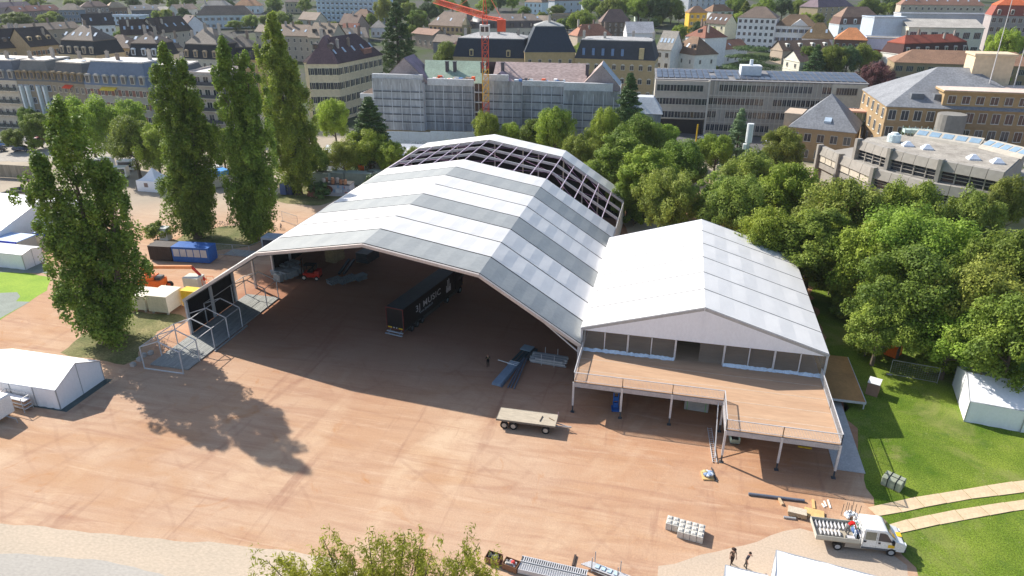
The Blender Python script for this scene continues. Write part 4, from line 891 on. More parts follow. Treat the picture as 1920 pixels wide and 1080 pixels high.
bld('grey roofed workshop at the top, left quarter', (246, 19), (296, 18), 5, 8, ('gable', 2.8), '5e6068', 'a8a29c', (1, 5), sky=3)
bld('light tin roofed shed left of the long tiled house', (287, 20), (320, 18), 4, 7, ('gable', 2), '58606c', 'd6d0c4', (1, 4))
bld('pinkish roofed cottage at the top left of the long tiled house', (332, 18), (370, 16), 5, 8, ('gable', 3), 'b8b4ac', 'c0aa98', (1, 4), chim=1)
bld('white gabled villa above the long tiled house', (376, 14), (432, 14), 6, 9, ('hip', 4), 'd2d2d4', 'b2aea8', (2, 6), chim=2)
bld('long pale blue house with a grey brown hip roof', (368, 29), (474, 28), 7.5, 10, ('hip', 5), 'a9b4be', '84786e', (2, 9), style='shut', shut='5c6a80')
bld('house with an orange beige roof at the top, right of the long tiled house', (440, 11), (487, 11), 5, 9, ('hip', 4), 'b8c0c4', 'c49a78', (1, 5), chim=1)
bld('beige roofed row left of the corner house with chimneys', (478, 59), (512, 60), 9, 9, ('gable', 3), 'a09484', '968a7e', (2, 4), sky=1, chim=1)
bld('brown grey roofed row with skylights behind the tall third poplar', (512, 66), (580, 68), 11, 12, ('gable', 4.5), 'a09484', '8a7c70', (3, 6), sky=3, chim=3)
bld('house with a big beige roof and tin sheet patch', (578, 70), (622, 72), 12, 11, ('gable', 6), 'a89a84', '95897b', (3, 4), sky=1, chim=2, dorm=3, dstyle='564c48')
bld('pale roofed house with three chimneys and tin panels', (626, 72), (690, 70), 11, 11, ('gable', 4), 'a39684', 'b4a696', (3, 5), sky=3, chim=3)
bld('small house with a salmon red roof left of the sequoia', (643, 56), (672, 56), 7, 7, ('gable', 3), 'c8c4bc', 'b07a68', (2, 3), sky=2)
bld('brown house with two steep gables near the sequoia', (636, 46), (668, 48), 7, 9, ('gable', 5.5), '8c7c70', '62524c', (2, 4), chim=1)
bld('brown hipped house right under the blue white slab', (660, 31), (692, 32), 6, 8, ('hip', 4), '8c7c70', '7c6656', (2, 4))
bld('white tent like roofed house left of the sequoia', (695, 52), (722, 52), 5, 9, ('hip', 3.6), 'b8bcc0', 'cfc8be', (1, 3))
bld('small grey house below the blue white slab at its left end', (560, 36), (592, 38), 6, 8, ('gable', 4), 'b0a898', '8f8278', (2, 3))
bld('yellow wooden house at the top between trees', (534, 4), (566, 4), 7, 8, ('hip', 3), 'a89a7c', '8c8078', (2, 4))
a = bld('big pale blue slab of flats with loggias at the top edge', (591, -16), (716, -14), 17, 12, ('flat',), 'a8bccc', 'c4d0d8', (6, 14), style='balc', shut='a2b6c6', trim='a8bccc', ww=1.8, wh=1.6, name='apartment_block', cat='apartment block')
# corner house right of the poplars
a = bld('cream corner house with dark shutters and a violet brown hip roof', (577, 120), (633, 120), 17, 16, ('hip', 7.5), 'cdbb92', '6f5c60', (4, 4), (4, 0, 6), style='shut', shut='3c4244', trim='d8caa4', chim=1, dorm=2, ww=1.1, wh=1.9, name='apartment_house', cat='apartment house')
C0 = a
# the long wing of the corner house, running back to the right
P0 = at(633, 120, a.zb+a.H); P1 = at(716, 103, a.zb+a.H)
a = bld('long wing of the corner house with dark brown roof, balconies and a brick dormer', (633, 120), (716, 103), 17, 12, ('hip', 7), 'c9b88e', '54464a', (4, 9), style='shut', shut='3c4244', trim='d8caa4', chim=3, dorm=0, sky=5, ww=1.1, wh=1.9, P=(P0, P1[:2]), name='apartment_house', cat='apartment house')
MB().box(a.W*.62, .6, a.H+.4, a.W*.8, 4, a.H+2.6).box(a.W*.61, .4, a.H+2.6, a.W*.81, 4, a.H+2.8).build('dormer', wallmat('8a5c4c'), a.roof)
# behind the wrapped building
a = bld('brown roofed guest house with glazed verandas, left of the crane', (804, 47), (878, 51), 9, 12, ('hip', 6.5), 'b89a60', '8a7c72', (3, 9), style='plain', trim='5c3c38', chim=1, sky=3, ww=1.3)
MB().box(a.W-3, -1.2, 0, a.W, 1.5, a.H+1).prism([(a.W-3.2, -1.4), (a.W+.2, -1.4), (a.W+.2, 1.7), (a.W-3.2, 1.7)], a.H+1, a.H+1.1).hexa([(a.W-3.2, -1.4, a.H+1.1), (a.W+.2, -1.4, a.H+1.1), (a.W+.2, 1.7, a.H+1.1), (a.W-3.2, 1.7, a.H+1.1), (a.W-1.6, .1, a.H+5), (a.W-1.4, .1, a.H+5), (a.W-1.4, .2, a.H+5), (a.W-1.6, .2, a.H+5)]).build('stair_tower', wallmat('8c7c58'), a.t)
bld('long cream house with a brown mansard and many dormers behind the crane', (880, 54), (1022, 52), 9, 12, ('mansard', 3.4, 1.2, 3), 'b4ab96', 'a0948a', (2, 12), mcol='5f5450', dorm=8, chim=2, sky=6, dstyle='4a4448')
bld('flat brown hut row behind the wrapped building, left', (772, 62), (812, 66), 6, 9, ('gable', 2.5), '8a7868', '94786a', (1, 4), name='house')
bld('grey roofed annex left of the slate mansard', (812, 78), (856, 80), 8, 9, ('gable', 3), '6e6e74', '8a8078', (1, 4), chim=1)
a = bld('slate mansard wing with a stone dormer, partly behind the crane mast', (850, 106), (988, 110), 13, 16, ('mansard', 6.5, 1.6, 1.6), 'b89c64', 'b4b8bc', (3, 9), mcol='2c3644', dorm=2, chim=3, dstyle='c4ac6c', name='school_building', cat='school')
a = bld('square pavilion with a tall dark slate mansard and pale top', (984, 98), (1079, 98), 16, 17, ('mansard', 8.5, 4, 1.6), 'b4965a', 'a8aeb0', (3, 5), mcol='2e3a48', chim=1, name='school_building', cat='school')
a = bld('ochre stone wing with slate mansard, five blue roof windows and a stone dormer', (1078, 109), (1228, 114), 14, 16, ('mansard', 6.2, 1.8, .8), 'b99a5e', 'b2b6ba', (3, 9), (3, 0, 3), mcol='3c4048', dorm=0, chim=4, dstyle='c4ac6c', style='arch', ww=1.3, name='school_building', cat='school')
for i in range(5):
    x = a.W*(.10+.135*i)*.9; MB().box(x, .2, a.H+1.2, x+1.0, 1.4, a.H+3.6).build('roof_window', mat('roof_window_blue', (.10, .22, .42), .2, .2, 1, spec=.8), a.roof)
MB().box(a.W*.80, -.1, a.H+.3, a.W*.86, 2, a.H+4).build('dormer', wallmat('c4a868'), a.roof)
# right of centre, between school and white blocks
bld('narrow white house under a light metal roof beside the slate mansard', (1231, 92), (1258, 94), 15, 10, ('gable', 6.5), 'd8d4c8', 'a5a39e', (4, 2), (4, 0, 0), sky=4, ww=1.2, wh=1.6, name='apartment_house')
bld('white house with a brown hip roof right of the slate mansard', (1257, 97), (1303, 104), 13, 11, ('hip', 6), 'd2cec2', '75604f', (3, 3), (3, 0, 2), dorm=2, sky=1, ww=.8, wh=1.4, name='apartment_house')
bld('white tin roofed building behind the light metal roof', (1176, 62), (1226, 62), 9, 10, ('gable', 5), 'c4c4c8', 'd8d8dc', (2, 5), name='house')
bld('house with rust brown roof and white windowless gable', (1286, 68), (1322, 72), 12, 13, ('hip', 5), 'd0d2d8', '7e5446', (3, 3), chim=3, dorm=1)
bld('low house with a rust brown roof beside the cedar', (1345, 94), (1402, 88), 7, 9, ('gable', 3.4), 'c8c4bc', '84604e', (1, 4), sky=1)
bld('yellow turreted house seen over the rust brown roof', (1293, 24), (1326, 24), 11, 8, ('hip', 3.4), 'c8a03c', '7c6656', (3, 3), style='shut', shut='b08c34')
bld('dark roofed wing running down from the yellow tower', (1322, 43), (1360, 46), 7, 9, ('gable', 5), 'ccc29c', '52443e', (2, 3), sky=4)
bld('white villa with olive brown hip roof right of the yellow tower', (1336, 22), (1375, 21), 8, 9, ('hip', 3.8), 'ccd0cc', '7e6450', (3, 3), style='shut', shut='5c4a48')
bld('pale block of flats with long balconies at the top', (1292, -4), (1376, -6), 12, 9, ('flat',), 'b6bac0', 'd0d4d8', (4, 8), style='balc', shut='9aa0a8', name='apartment_block')
bld('small green white villa with a red brown roof on the hill', (1195, 22), (1240, 22), 6.5, 8, ('hip', 3.8), 'b4c4b8', '94604e', (2, 3), ww=1.0)
bld('brown shingled chalet with a broad hip roof', (1128, 42), (1182, 42), 8, 10, ('hip', 6.5), '6c5c4c', '6e5e5a', (3, 5), trim='9c9484')
bld('salmon tile roofed house in front of the chalet', (1083, 68), (1146, 66), 9, 9, ('hip', 5), 'b09c84', 'b07e68', (2, 4), chim=4)
bld('flat roofed brown studio beside a pale tree', (1035, 28), (1068, 29), 5, 8, ('flat',), '8c7a60', 'b4b8bc', (1, 3))
bld('pale blue villa under the top edge, right of the crane', (984, 4), (1016, 5), 7, 8, ('hip', 3), 'b8cad8', '8a7868', (2, 4))
bld('grey villa under the top edge beside the light shrubs', (1040, 2), (1090, 1), 8, 8, ('hip', 3), 'aab2ba', '6c5e58', (2, 4))
bld('white square house under the top edge near the wood', (1100, 5), (1135, 4), 5, 7, ('hip', 3), 'c4ccd4', '7a6c66', (2, 3))
bld('brown grey house above the slate pavilion with a steep dark gable', (1000, 46), (1024, 47), 8, 9, ('gable', 4.5), 'b0a694', '9c9084', (2, 3))
bld('large white institution block with five window rows and brown hip roof', (1384, 33), (1456, 35), 15, 14, ('hip', 5), 'ccd4e4', '7c7068', (5, 7), (5, 3, 0), style='plain', ww=1.3, wh=1.5, trim='d4dcec', name='institution', cat='institution')
a = bld('white house with blue shutters and a central pediment', (1455, 48), (1532, 50), 12, 12, ('hip', 5), 'd6dae6', '6c5c4c', (3, 7), style='shut', shut='4a5878', name='institution', cat='institution')
MB().quad((a.W*.35, -.3, a.H), (a.W*.8, -.3, a.H), (a.W*.575, -.3, a.H+3.2)).quad((a.W*.35, -.3, a.H), (a.W*.575, -.3, a.H+3.2), (a.W*.575, 5, a.H+3.2)).quad((a.W*.8, -.3, a.H), (a.W*.575, 5, a.H+3.2), (a.W*.575, -.3, a.H+3.2)).build('pediment', a.WM, a.t)
bld('low tan roofed row below the blue shuttered house', (1468, 95), (1562, 92), 6, 9, ('gable', 4), 'a8947c', '8a7260', (1, 8), dorm=4, dstyle='b4b4ac')
bld('house with a steep brown hip roof and two skylights', (1504, 72), (1562, 74), 8, 11, ('hip', 7), 'c8ccd8', '6f6048', (2, 5), sky=2)
bld('small white gabled cottage beside the cedar', (1470, 110), (1500, 116), 7, 8, ('gabley', 4), 'c8c4b0', '5c5050', (2, 2), ww=1.1)
bld('chateau like villa with violet turreted roofs at the top', (1534, 14), (1600, 12), 12, 13, ('hip', 6), '9c8a64', '6e626c', (4, 6), chim=1, style='arch')
bld('wide villa with red shingled mansard and white dormers', (1574, 46), (1650, 46), 8, 12, ('mansard', 3.6, 1, 5), 'a8b4bc', '806c60', (2, 6), mcol='66483e', dorm=4, dstyle='c4ccd0')
bld('bright orange pyramid roofed house with timber walls', (1566, 74), (1626, 76), 9, 11, ('hip', 5), '6c4a38', 'cc8c60', (2, 5), trim='b8ccc0', ww=1.0, wh=1.6)
bld('plain pale blue windowless theatre block', (1640, 34), (1700, 34), 16, 12, ('flat',), 'a4b4c4', 'b4b8bc', (), band=False, name='hall', cat='hall')
bld('pale violet low block beside the orange pyramid roof', (1626, 72), (1700, 74), 9, 10, ('flat',), 'aab0c8', 'c0bca0', (), band=False, name='hall', cat='hall')
bld('long grey block behind the white gymnasium', (1690, 27), (1868, 29), 13, 12, ('flat',), 'a4a8b0', 'd4d8dc', (), band=False, name='hall', cat='hall')
bld('white gymnasium with tall window bays and pale sloping roof', (1705, 51), (1846, 53), 13, 12, ('shed', 3.2), 'c0bca4', 'b8b8b4', (2, 7), ww=3.6, wh=2.8, trim='b4b8bc', name='hall', cat='hall')
bld('long sandstone seminary with arched windows at the top right', (1690, 9), (1846, 11), 11, 13, ('hip', 6), 'aca08a', '84685c', (3, 13), style='arch', chim=2, sky=8, name='institution', cat='institution')
bld('grey stone school under a bright orange red mansard', (1860, 29), (1960, 31), 17, 15, ('mansard', 4.6, 1.5, 4), '948a88', 'c86a44', (4, 8), mcol='8c3c28', dorm=4, dstyle='b8aca0', ww=1.6, wh=2.1, name='school_building', cat='school')
bld('house with a rust red mansard and white dormers before the gymnasium', (1692, 102), (1816, 97), 7, 12, ('mansard', 4.2, 1.2, 3), 'd0ccc0', '8e4c3c', (1, 8), mcol='4c2c28', dorm=7, dstyle='b4aca0', chim=4)
bld('low red roofed shed beside the round white kiosk', (1648, 96), (1690, 95), 4, 6, ('shed', 1), '6c5c50', 'a45c4c', ())
a = bld('long low sandstone hall with a ribbed tan roof', (1678, 117), (1950, 126), 8.5, 15, ('hip', 4.5), '8f7a54', '9a7c68', (2, 13), ww=3.2, wh=1.9, trim='7c8878', name='hall', cat='hall')

# gardens and street trees between the far houses
FOOT = []
for o in S.objects:
    if o.type == 'EMPTY' and o.parent is None and o.get('group') == 'houses of the town behind the fairground':
        bb = [c for c in o.children if c.name.startswith('wall')]
        if bb: x_ = max(v.co.x for v in bb[0].data.vertices); y_ = max(v.co.y for v in bb[0].data.vertices); FOOT.append((Matrix.Rotation(-o.rotation_euler.z, 2), o.location.x, o.location.y, x_, y_))
def free(x, y, m):
    for R2, ox, oy, w_, d_ in FOOT:
        q = R2 @ Vector((x-ox, y-oy))
        if -m < q.x < w_+m and -m-2 < q.y < d_+m: return False
    return True
rr = random.Random(77); PL = []; tries = 0
while len(PL) < 125 and tries < 6000:
    tries += 1; a = rr.uniform(275, 620); b = rr.uniform(-.78, .78)*a; p = CAM[:2]+XR*b+YR*a
    if free(p[0], p[1], 2.2) and all(math.dist(p, q[:2]) > 6 for q in PL): PL.append((p[0], p[1], b/a))
PL.sort(key=lambda q: q[2])
for i, (x, y, s_) in enumerate(PL):
    H = rr.uniform(6, 10.5); tree('garden_tree', ['mid green', 'fresh green', 'dark green', 'olive green'][i % 4]+' garden tree filling a gap between the far houses, '+ordn(i+1)+' from the left', (x, y, terr(x, y)-.1), H, H*rr.uniform(.42, .56), 'round', ['mid', 'fresh', 'dark', 'olive'][i % 4], i % 4, 'garden trees between the far houses')
# ---------------------------------------------------------------- the larger blocks round the fairground
def win(b, x, z, w_, h, style='plain', trim='c8bfae', shut='4a4f4a', side=0, y=0):
    o = link('window', wmesh(w_, h, style, trim, shut), b.t)
    if side == 0: o.location = (x, -.004+y, z)
    elif side < 0: o.location = (-.004+y, x, z); o.rotation_euler = (0, 0, -math.pi/2)
    else: o.location = (b.W+.004+y, x, z); o.rotation_euler = (0, 0, math.pi/2)
    return o
a = bld('long concrete office block under blue grey solar panels', (1231, 148), (1627, 158), 15, 14, ('shed', 1.2), 'a39c90', '8d9096', (), band=False, name='office_block', cat='office block')
W, H = a.W, a.H
s1, s2 = W*.265, W*.84
MB().box(-.2, -1.2, H-15+4.1, s1, -.01, H-.15).build('front_bay', wallmat('a39a8c'), a.t)
fin = MB()
for i in range(27):
    x = s1+(s2-s1)*i/26; fin.box(x-.09, -.35, H-15, x+.09, -.01, H-.2)
for z in (3.9, 7.6, 11.3): fin.box(s1, -.30, H-z-.3, s2, -.36, H-z)
fin.box(s1-.6, -1.4, H-15, s1-.1, -.4, H)
fin.build('facade_grid', wallmat('b4afa2'), a.t)
for r in range(4):
    for i in range(13):
        if (r*13+i*7) % 11 == 0: continue
        win(a, s1+(s2-s1)*(i+.5)/13, H-2.9-r*3.7, 2.5, 1.8, trim='a8a498')
for r in range(3):
    for i in range(8 if r else 7): win(a, s1*(i+.7)/8.3, H-3.0-r*3.7, 1.9, 1.7, trim='a8a498', y=-1.2)
MB().box(s2, -.5, H-15, W, -.01, H-.15).build('stair_bay', wallmat('b4ac98'), a.t)
for i in range(2): win(a, s2+(W-s2)*(.28+.3*i), H-2.9, 2.6, 1.7, trim='8a8680', y=-.5)
sc = MB(); sc.box(s2+.3, -.7, H-10.5, W-.3, -.51, H-6.2, 0)
for i in range(10):
    for j in range(6): x = s2+.8+i*(W-s2-1.6)/9.5+(j % 2)*.35; z = H-10.1+j*.68; sc.box(x, -.74, z, x+.35, -.701, z+.35, 1)
sc.build('perforated_screen', [wallmat('cfc9ba'), wallmat('3c3a38')], a.t)
sol = MB(); nx = 34
for i in range(nx):
    for j in range(3):
        x0, x1 = W*i/nx+.15, W*(i+1)/nx-.1; y0 = 1.2+j*4; y1 = y0+3.8; z0, z1 = a.fz(y0)+.15, a.fz(y1)+.15
        if (i, j) in ((9, 1), (12, 0), (16, 1), (17, 1), (18, 1), (16, 2), (17, 2), (18, 2)): continue
        sol.hexa([(x0, y0, z0), (x1, y0, z0), (x1, y1, z1), (x0, y1, z1), (x0, y0, z0+.06), (x1, y0, z0+.06), (x1, y1, z1+.06), (x0, y1, z1+.06)])
sol.build('solar_array', mat('solar_panel', (.07, .085, .12), .35, .2, .3, spec=.4), a.roof)
ph = MB().box(W*.42, 6, H+.8, W*.52, 10.5, H+3.4); ph.cyl((W*.47, 8, H+3.4), (W*.47, 8, H+5), .5, n=8); ph.build('plant_room', wallmat('b4bcc4'), a.roof)
MB().box(1, -1.0, H-15, s1-1, -.02, H-15+4).build('undercroft', wallmat('2c2a2a'), a.t)
# stone lodge with pyramid roof
a = bld('stone lodge with a pale slate pyramid roof in front of the office block', (1481, 238), (1604, 250), 8, 15, ('hip', 7.5), '94794f', '8f96a0', (2, 5), style='plain', trim='a4a49c', ww=1.5, wh=1.8, name='lodge', cat='lodge')
MB().hexa([(a.W*.5, 1.0, a.H+1.2), (a.W*.5+1.6, 1.0, a.H+1.2), (a.W*.5+1.6, 2.8, a.H+2.6), (a.W*.5, 2.8, a.H+2.6), (a.W*.5, 1.0, a.H+2.0), (a.W*.5+1.6, 1.0, a.H+2.0), (a.W*.5+1.6, 2.8, a.H+3.1), (a.W*.5, 2.8, a.H+3.1)]).build('skylight', mat('skylight', (.45, .55, .65), .2), a.roof)
MB().box(-2.4, 5, 0, 1.5, 13, a.H+2.2).box(-2.6, 4.8, a.H+2.2, 1.7, 13.2, a.H+2.5).build('annex', wallmat('b09a80'), a.t)
LODGE = a
# big sandstone block with slate hip roof
a = bld('large sandstone block with a pale slate hip roof at the right', (1664, 200), (1960, 212), 15, 26, ('hip', 7.5), '95794c', '8f96a0', (4, 12), (4, 5, 0), style='plain', trim='b8b8ae', ww=1.5, wh=2.1, name='office_building', cat='office building')
W, H = a.W, a.H
x0 = W*.355
MB().box(x0, .6, H+.2, W+2, 12, H+3.6).box(x0-.5, .0, H+3.6, W+2.4, 12.5, H+3.95).build('attic_storey', wallmat('a2834e'), a.t)
MB().box(x0-.3, .1, H+3.96, W+2.2, 12.2, H+4.1).build('attic_roof', wallmat('c0a898'), a.roof)
for i in range(7): win(a, x0+(W-x0)*(i+.6)/7.2, H+1.2, 1.5, 1.6, trim='b8b8ae', y=.6)
c = MB().box(W*.60, 11, H+4, W*.86, 17, H+10.5).box(W*.59, 10.7, H+10.5, W*.87, 17.3, H+11); c.build('chimney_block', wallmat('c0aa84'), a.roof)
for i in (0, 1): x = W*(.16+.15*i); MB().box(x, 2.2, H+1.6, x+2.6, 4.6, H+2.8).build('dormer', wallmat('5c636c'), a.roof)
for i, (x, hh) in enumerate(((W*.70, 22), (W*.86, 16))): tag(MB().cyl((0, 0, 0), (0, 0, hh), .14, .06, n=6).sph((0, 0, hh), .18, 6).build('flag_pole', ALU, loc=(a.t.location.x+math.cos(a.t.rotation_euler.z)*x-math.sin(a.t.rotation_euler.z)*8, a.t.location.y+math.sin(a.t.rotation_euler.z)*x+math.cos(a.t.rotation_euler.z)*8, a.zb+H+2)), ['tall bare flag pole over the slate roof, left of two', 'shorter bare flag pole at the right, over the slate roof'][i], 'flag pole')
# glazed bridge between lodge and block
PB0 = np.array(at(1575, 214, 11.2)); q0 = LODGE.t; 
def bridge():
    z = 7.4; A_ = at(1578, 232, z); B_ = at(1650, 236, z); L = math.dist(A_[:2], B_[:2]); rz = math.atan2(B_[1]-A_[1], B_[0]-A_[0])
    t = thing('glass_bridge', 'glazed footbridge with a copper roof joining the lodge and the slate roofed block', 'footbridge', (A_[0], A_[1], z), rz)
    MB().box(0, 0, -.4, L, 3, 0).build('floor', wallmat('4c5a54'), t); MB().box(-.3, -.3, 3.0, L+.3, 3.3, 3.4).build('roof', wallmat('c48c6c'), t)
    g = MB().box(0, .05, 0, L, .1, 3); g.build('glazing', mat('green_glass', (.18, .22, .12), .15, .3, .5, spec=.8), t)
    f = MB()
    for i in range(7): f.box(L*i/6-.06, -.02, 0, L*i/6+.06, .04, 3)
    f.box(0, -.02, 1.0, L, .04, 1.1); f.build('mullions', wallmat('c4b484'), t)
    MB().box(L*.3, 1, -z, L*.3+.5, 1.5, -.4).build('pier', wallmat('8c8478'), t)
bridge()
WF = 1.0
# curved concrete building: two stepped rings of facets
def curved():
    CON = wallmat('9c968c'); t = thing('concrete_building', 'curved raw concrete building with stepped storeys and a gravelled flat roof', 'building', (0, 0, 0), 0)
    up = [(1614, 266), (1674, 284), (1768, 305), (1884, 326)]; zt = 11.5
    lo = [(1542, 277), (1580, 294), (1642, 320), (1740, 345), (1870, 366), (1990, 382)]; zl = 7.6
    U = [at(u, v, zt) for u, v in up]; L_ = [at(u, v, zl) for u, v in lo]
    bk = [at(1925, 288, zt), at(1838, 262, zt), at(1714, 252, zt), at(1625, 259, zt)]
    poly = [(p[0], p[1]) for p in U]+[(p[0], p[1]) for p in bk]
    MB().prism(poly, 0, zt-.02).build('upper_storey', CON, t)
    MB().prism([(p[0]+(c[0]-p[0])*.012, p[1]+(c[1]-p[1])*.012) for p in poly for c in [np.mean(poly, 0)]], zt, zt+.12).build('roof', mat('gravel_roof', (.33, .30, .26), .95, .25, .35, col2=(.42, .39, .34), fine=.12), t)
    ext = [at(2080, 330, zl), at(1990, 300, zl), at(1600, 268, zl)]
    MB().prism([(p[0], p[1]) for p in L_]+[(p[0], p[1]) for p in ext], 0, zl-1.0).build('lower_storey', CON, t)
    def facets(P, z, hsill, hw, nbay, name):
        for i in range(len(P)-1):
            A_, B_ = P[i], P[i+1]; dx, dy = B_[0]-A_[0], B_[1]-A_[1]; L = math.hypot(dx, dy); rz = math.atan2(dy, dx)
            e = thing(name, None, None, (A_[0], A_[1], 0), rz); e.parent = t
            par = MB()
            n = nbay
            for j in range(n):
                x0, x1 = L*j/n+.04, L*(j+1)/n-.04; par.hexa([(x0, -.75, z-1.35), (x1, -.75, z-1.35), (x1, -.1, z-1.35), (x0, -.1, z-1.35), (x0, -.35, z+.35), (x1, -.35, z+.35), (x1, .45, z+.45), (x0, .45, z+.45)])
            par.box(-.45, -1.1, 0 if name == 'upper_facade' else 0, .25, .2, z+.7); par.build('parapet', CON, e)
            g = MB().box(.3, -.06, z-hw-1.4, L-.1, -.01, z-1.36); g.build('glazing', GLASSD, e)
            m = MB()
            for j in range(n+1): x = .3+(L-.4)*j/n; m.box(x-.1, -.42, z-hw-1.5, x+.1, -.08, z-1.36)
            for q in range(1, 3): m.box(.3, -.35, z-1.36-hw*q/3-.05, L-.1, -.12, z-1.36-hw*q/3+.05)
            m.build('mullions', CON, e)
            MB().box(.3, -.5, z-hw-2.6, L-.1, -.02, z-hw-1.5).build('spandrel', CON, e)
            if name == 'lower_facade' and i in (0, 1):
                for j in range(3): MB().box(.5+(L-.6)*j/3, -.5, z-hw-1.2, .5+(L-.6)*(j+.9)/3, -.44, z-1.5).build('sun_blind', wallmat('c8bea8'), e)
    facets(U, zt, .9, 1.9, 4, 'upper_facade'); facets(L_, zl, .9, 1.6, 3, 'lower_facade')
    # raised back rim with blue roof glazing
    rim = [at(1714, 250, 12.6), at(1838, 268, 12.6), at(1920, 288, 12.6)]
    for i in range(2):
        A_, B_ = rim[i], rim[i+1]; L = math.dist(A_[:2], B_[:2]); e = thing('roof_rim', None, None, (A_[0], A_[1], zt), math.atan2(B_[1]-A_[1], B_[0]-A_[0])); e.parent = t
        MB().hexa([(0, -.3, .1), (L, -.3, .1), (L, 2.6, .1), (0, 2.6, .1), (0, 0, .6), (L, 0, .6), (L, 2.4, 1.7), (0, 2.4, 1.7)]).build('rim_wedge', wallmat('b4ac9c'), e)
        g = MB()
        for j in range(5):
            x0, x1 = L*(j+.12)/5, L*(j+.88)/5; g.hexa([(x0, .5, .83), (x1, .5, .83), (x1, 1.9, 1.47), (x0, 1.9, 1.47), (x0, .5, .9), (x1, .5, .9), (x1, 1.9, 1.54), (x0, 1.9, 1.54)])
        g.build('roof_glazing', mat('roof_glass_blue', (.25, .36, .46), .15, .1, 1, spec=.8), e)
    DM = mat('dome_plastic', (.60, .66, .76), .3, .05, 1)
    for (u, v) in ((1702, 272), (1738, 278), (1825, 297), (1870, 304)):
        p = at(u, v, zt+.3); d = MB().box(-.95, -.95, -.2, .95, .95, .15).hexa([(-.85, -.85, .15), (.85, -.85, .15), (.85, .85, .15), (-.85, .85, .15), (-.3, -.3, .75), (.3, -.3, .75), (.3, .3, .75), (-.3, .3, .75)]); d.build('roof_light', DM, t, (p[0], p[1], zt+.3))
    p = at(1675, 265, zt+.2); d = MB().cyl((0, 0, 0), (0, 0, 1.5), 1.25, 1.25, 12).cyl((0, 0, 1.5), (0, 0, 1.9), 1.0, .6, 12)
    for q in (.35, .75, 1.1): d.cyl((0, 0, q), (0, 0, q+.08), 1.3, 1.3, 12)
    d.build('roof_vent', wallmat('c8dadc'), t, (p[0], p[1], zt+.1))
    p = at(1774, 262, 9); MB().cyl((0, 0, 0), (0, 0, 14.6), 2.9, 2.9, 20).cyl((0, 0, 14.6), (0, 0, 14.7), 2.8, 2.8, 20).build('round_tower', wallmat('86837c'), t, (p[0], p[1], 0))
    p = at(1695, 255, zt); f = MB()
    for i in range(6): f.cyl((i*1.2, 0, 0), (i*1.2, 0, 1.8), .06, n=5); f.cyl((i*1.2, 2, 0), (i*1.2, 2, 1.8), .06, n=5)
    f.box(0, 0, .6, 5.5, 2, 1.3); f.build('roof_plant', wallmat('a8c0b8'), t, (p[0], p[1], zt))
curved()
WF = 1.28
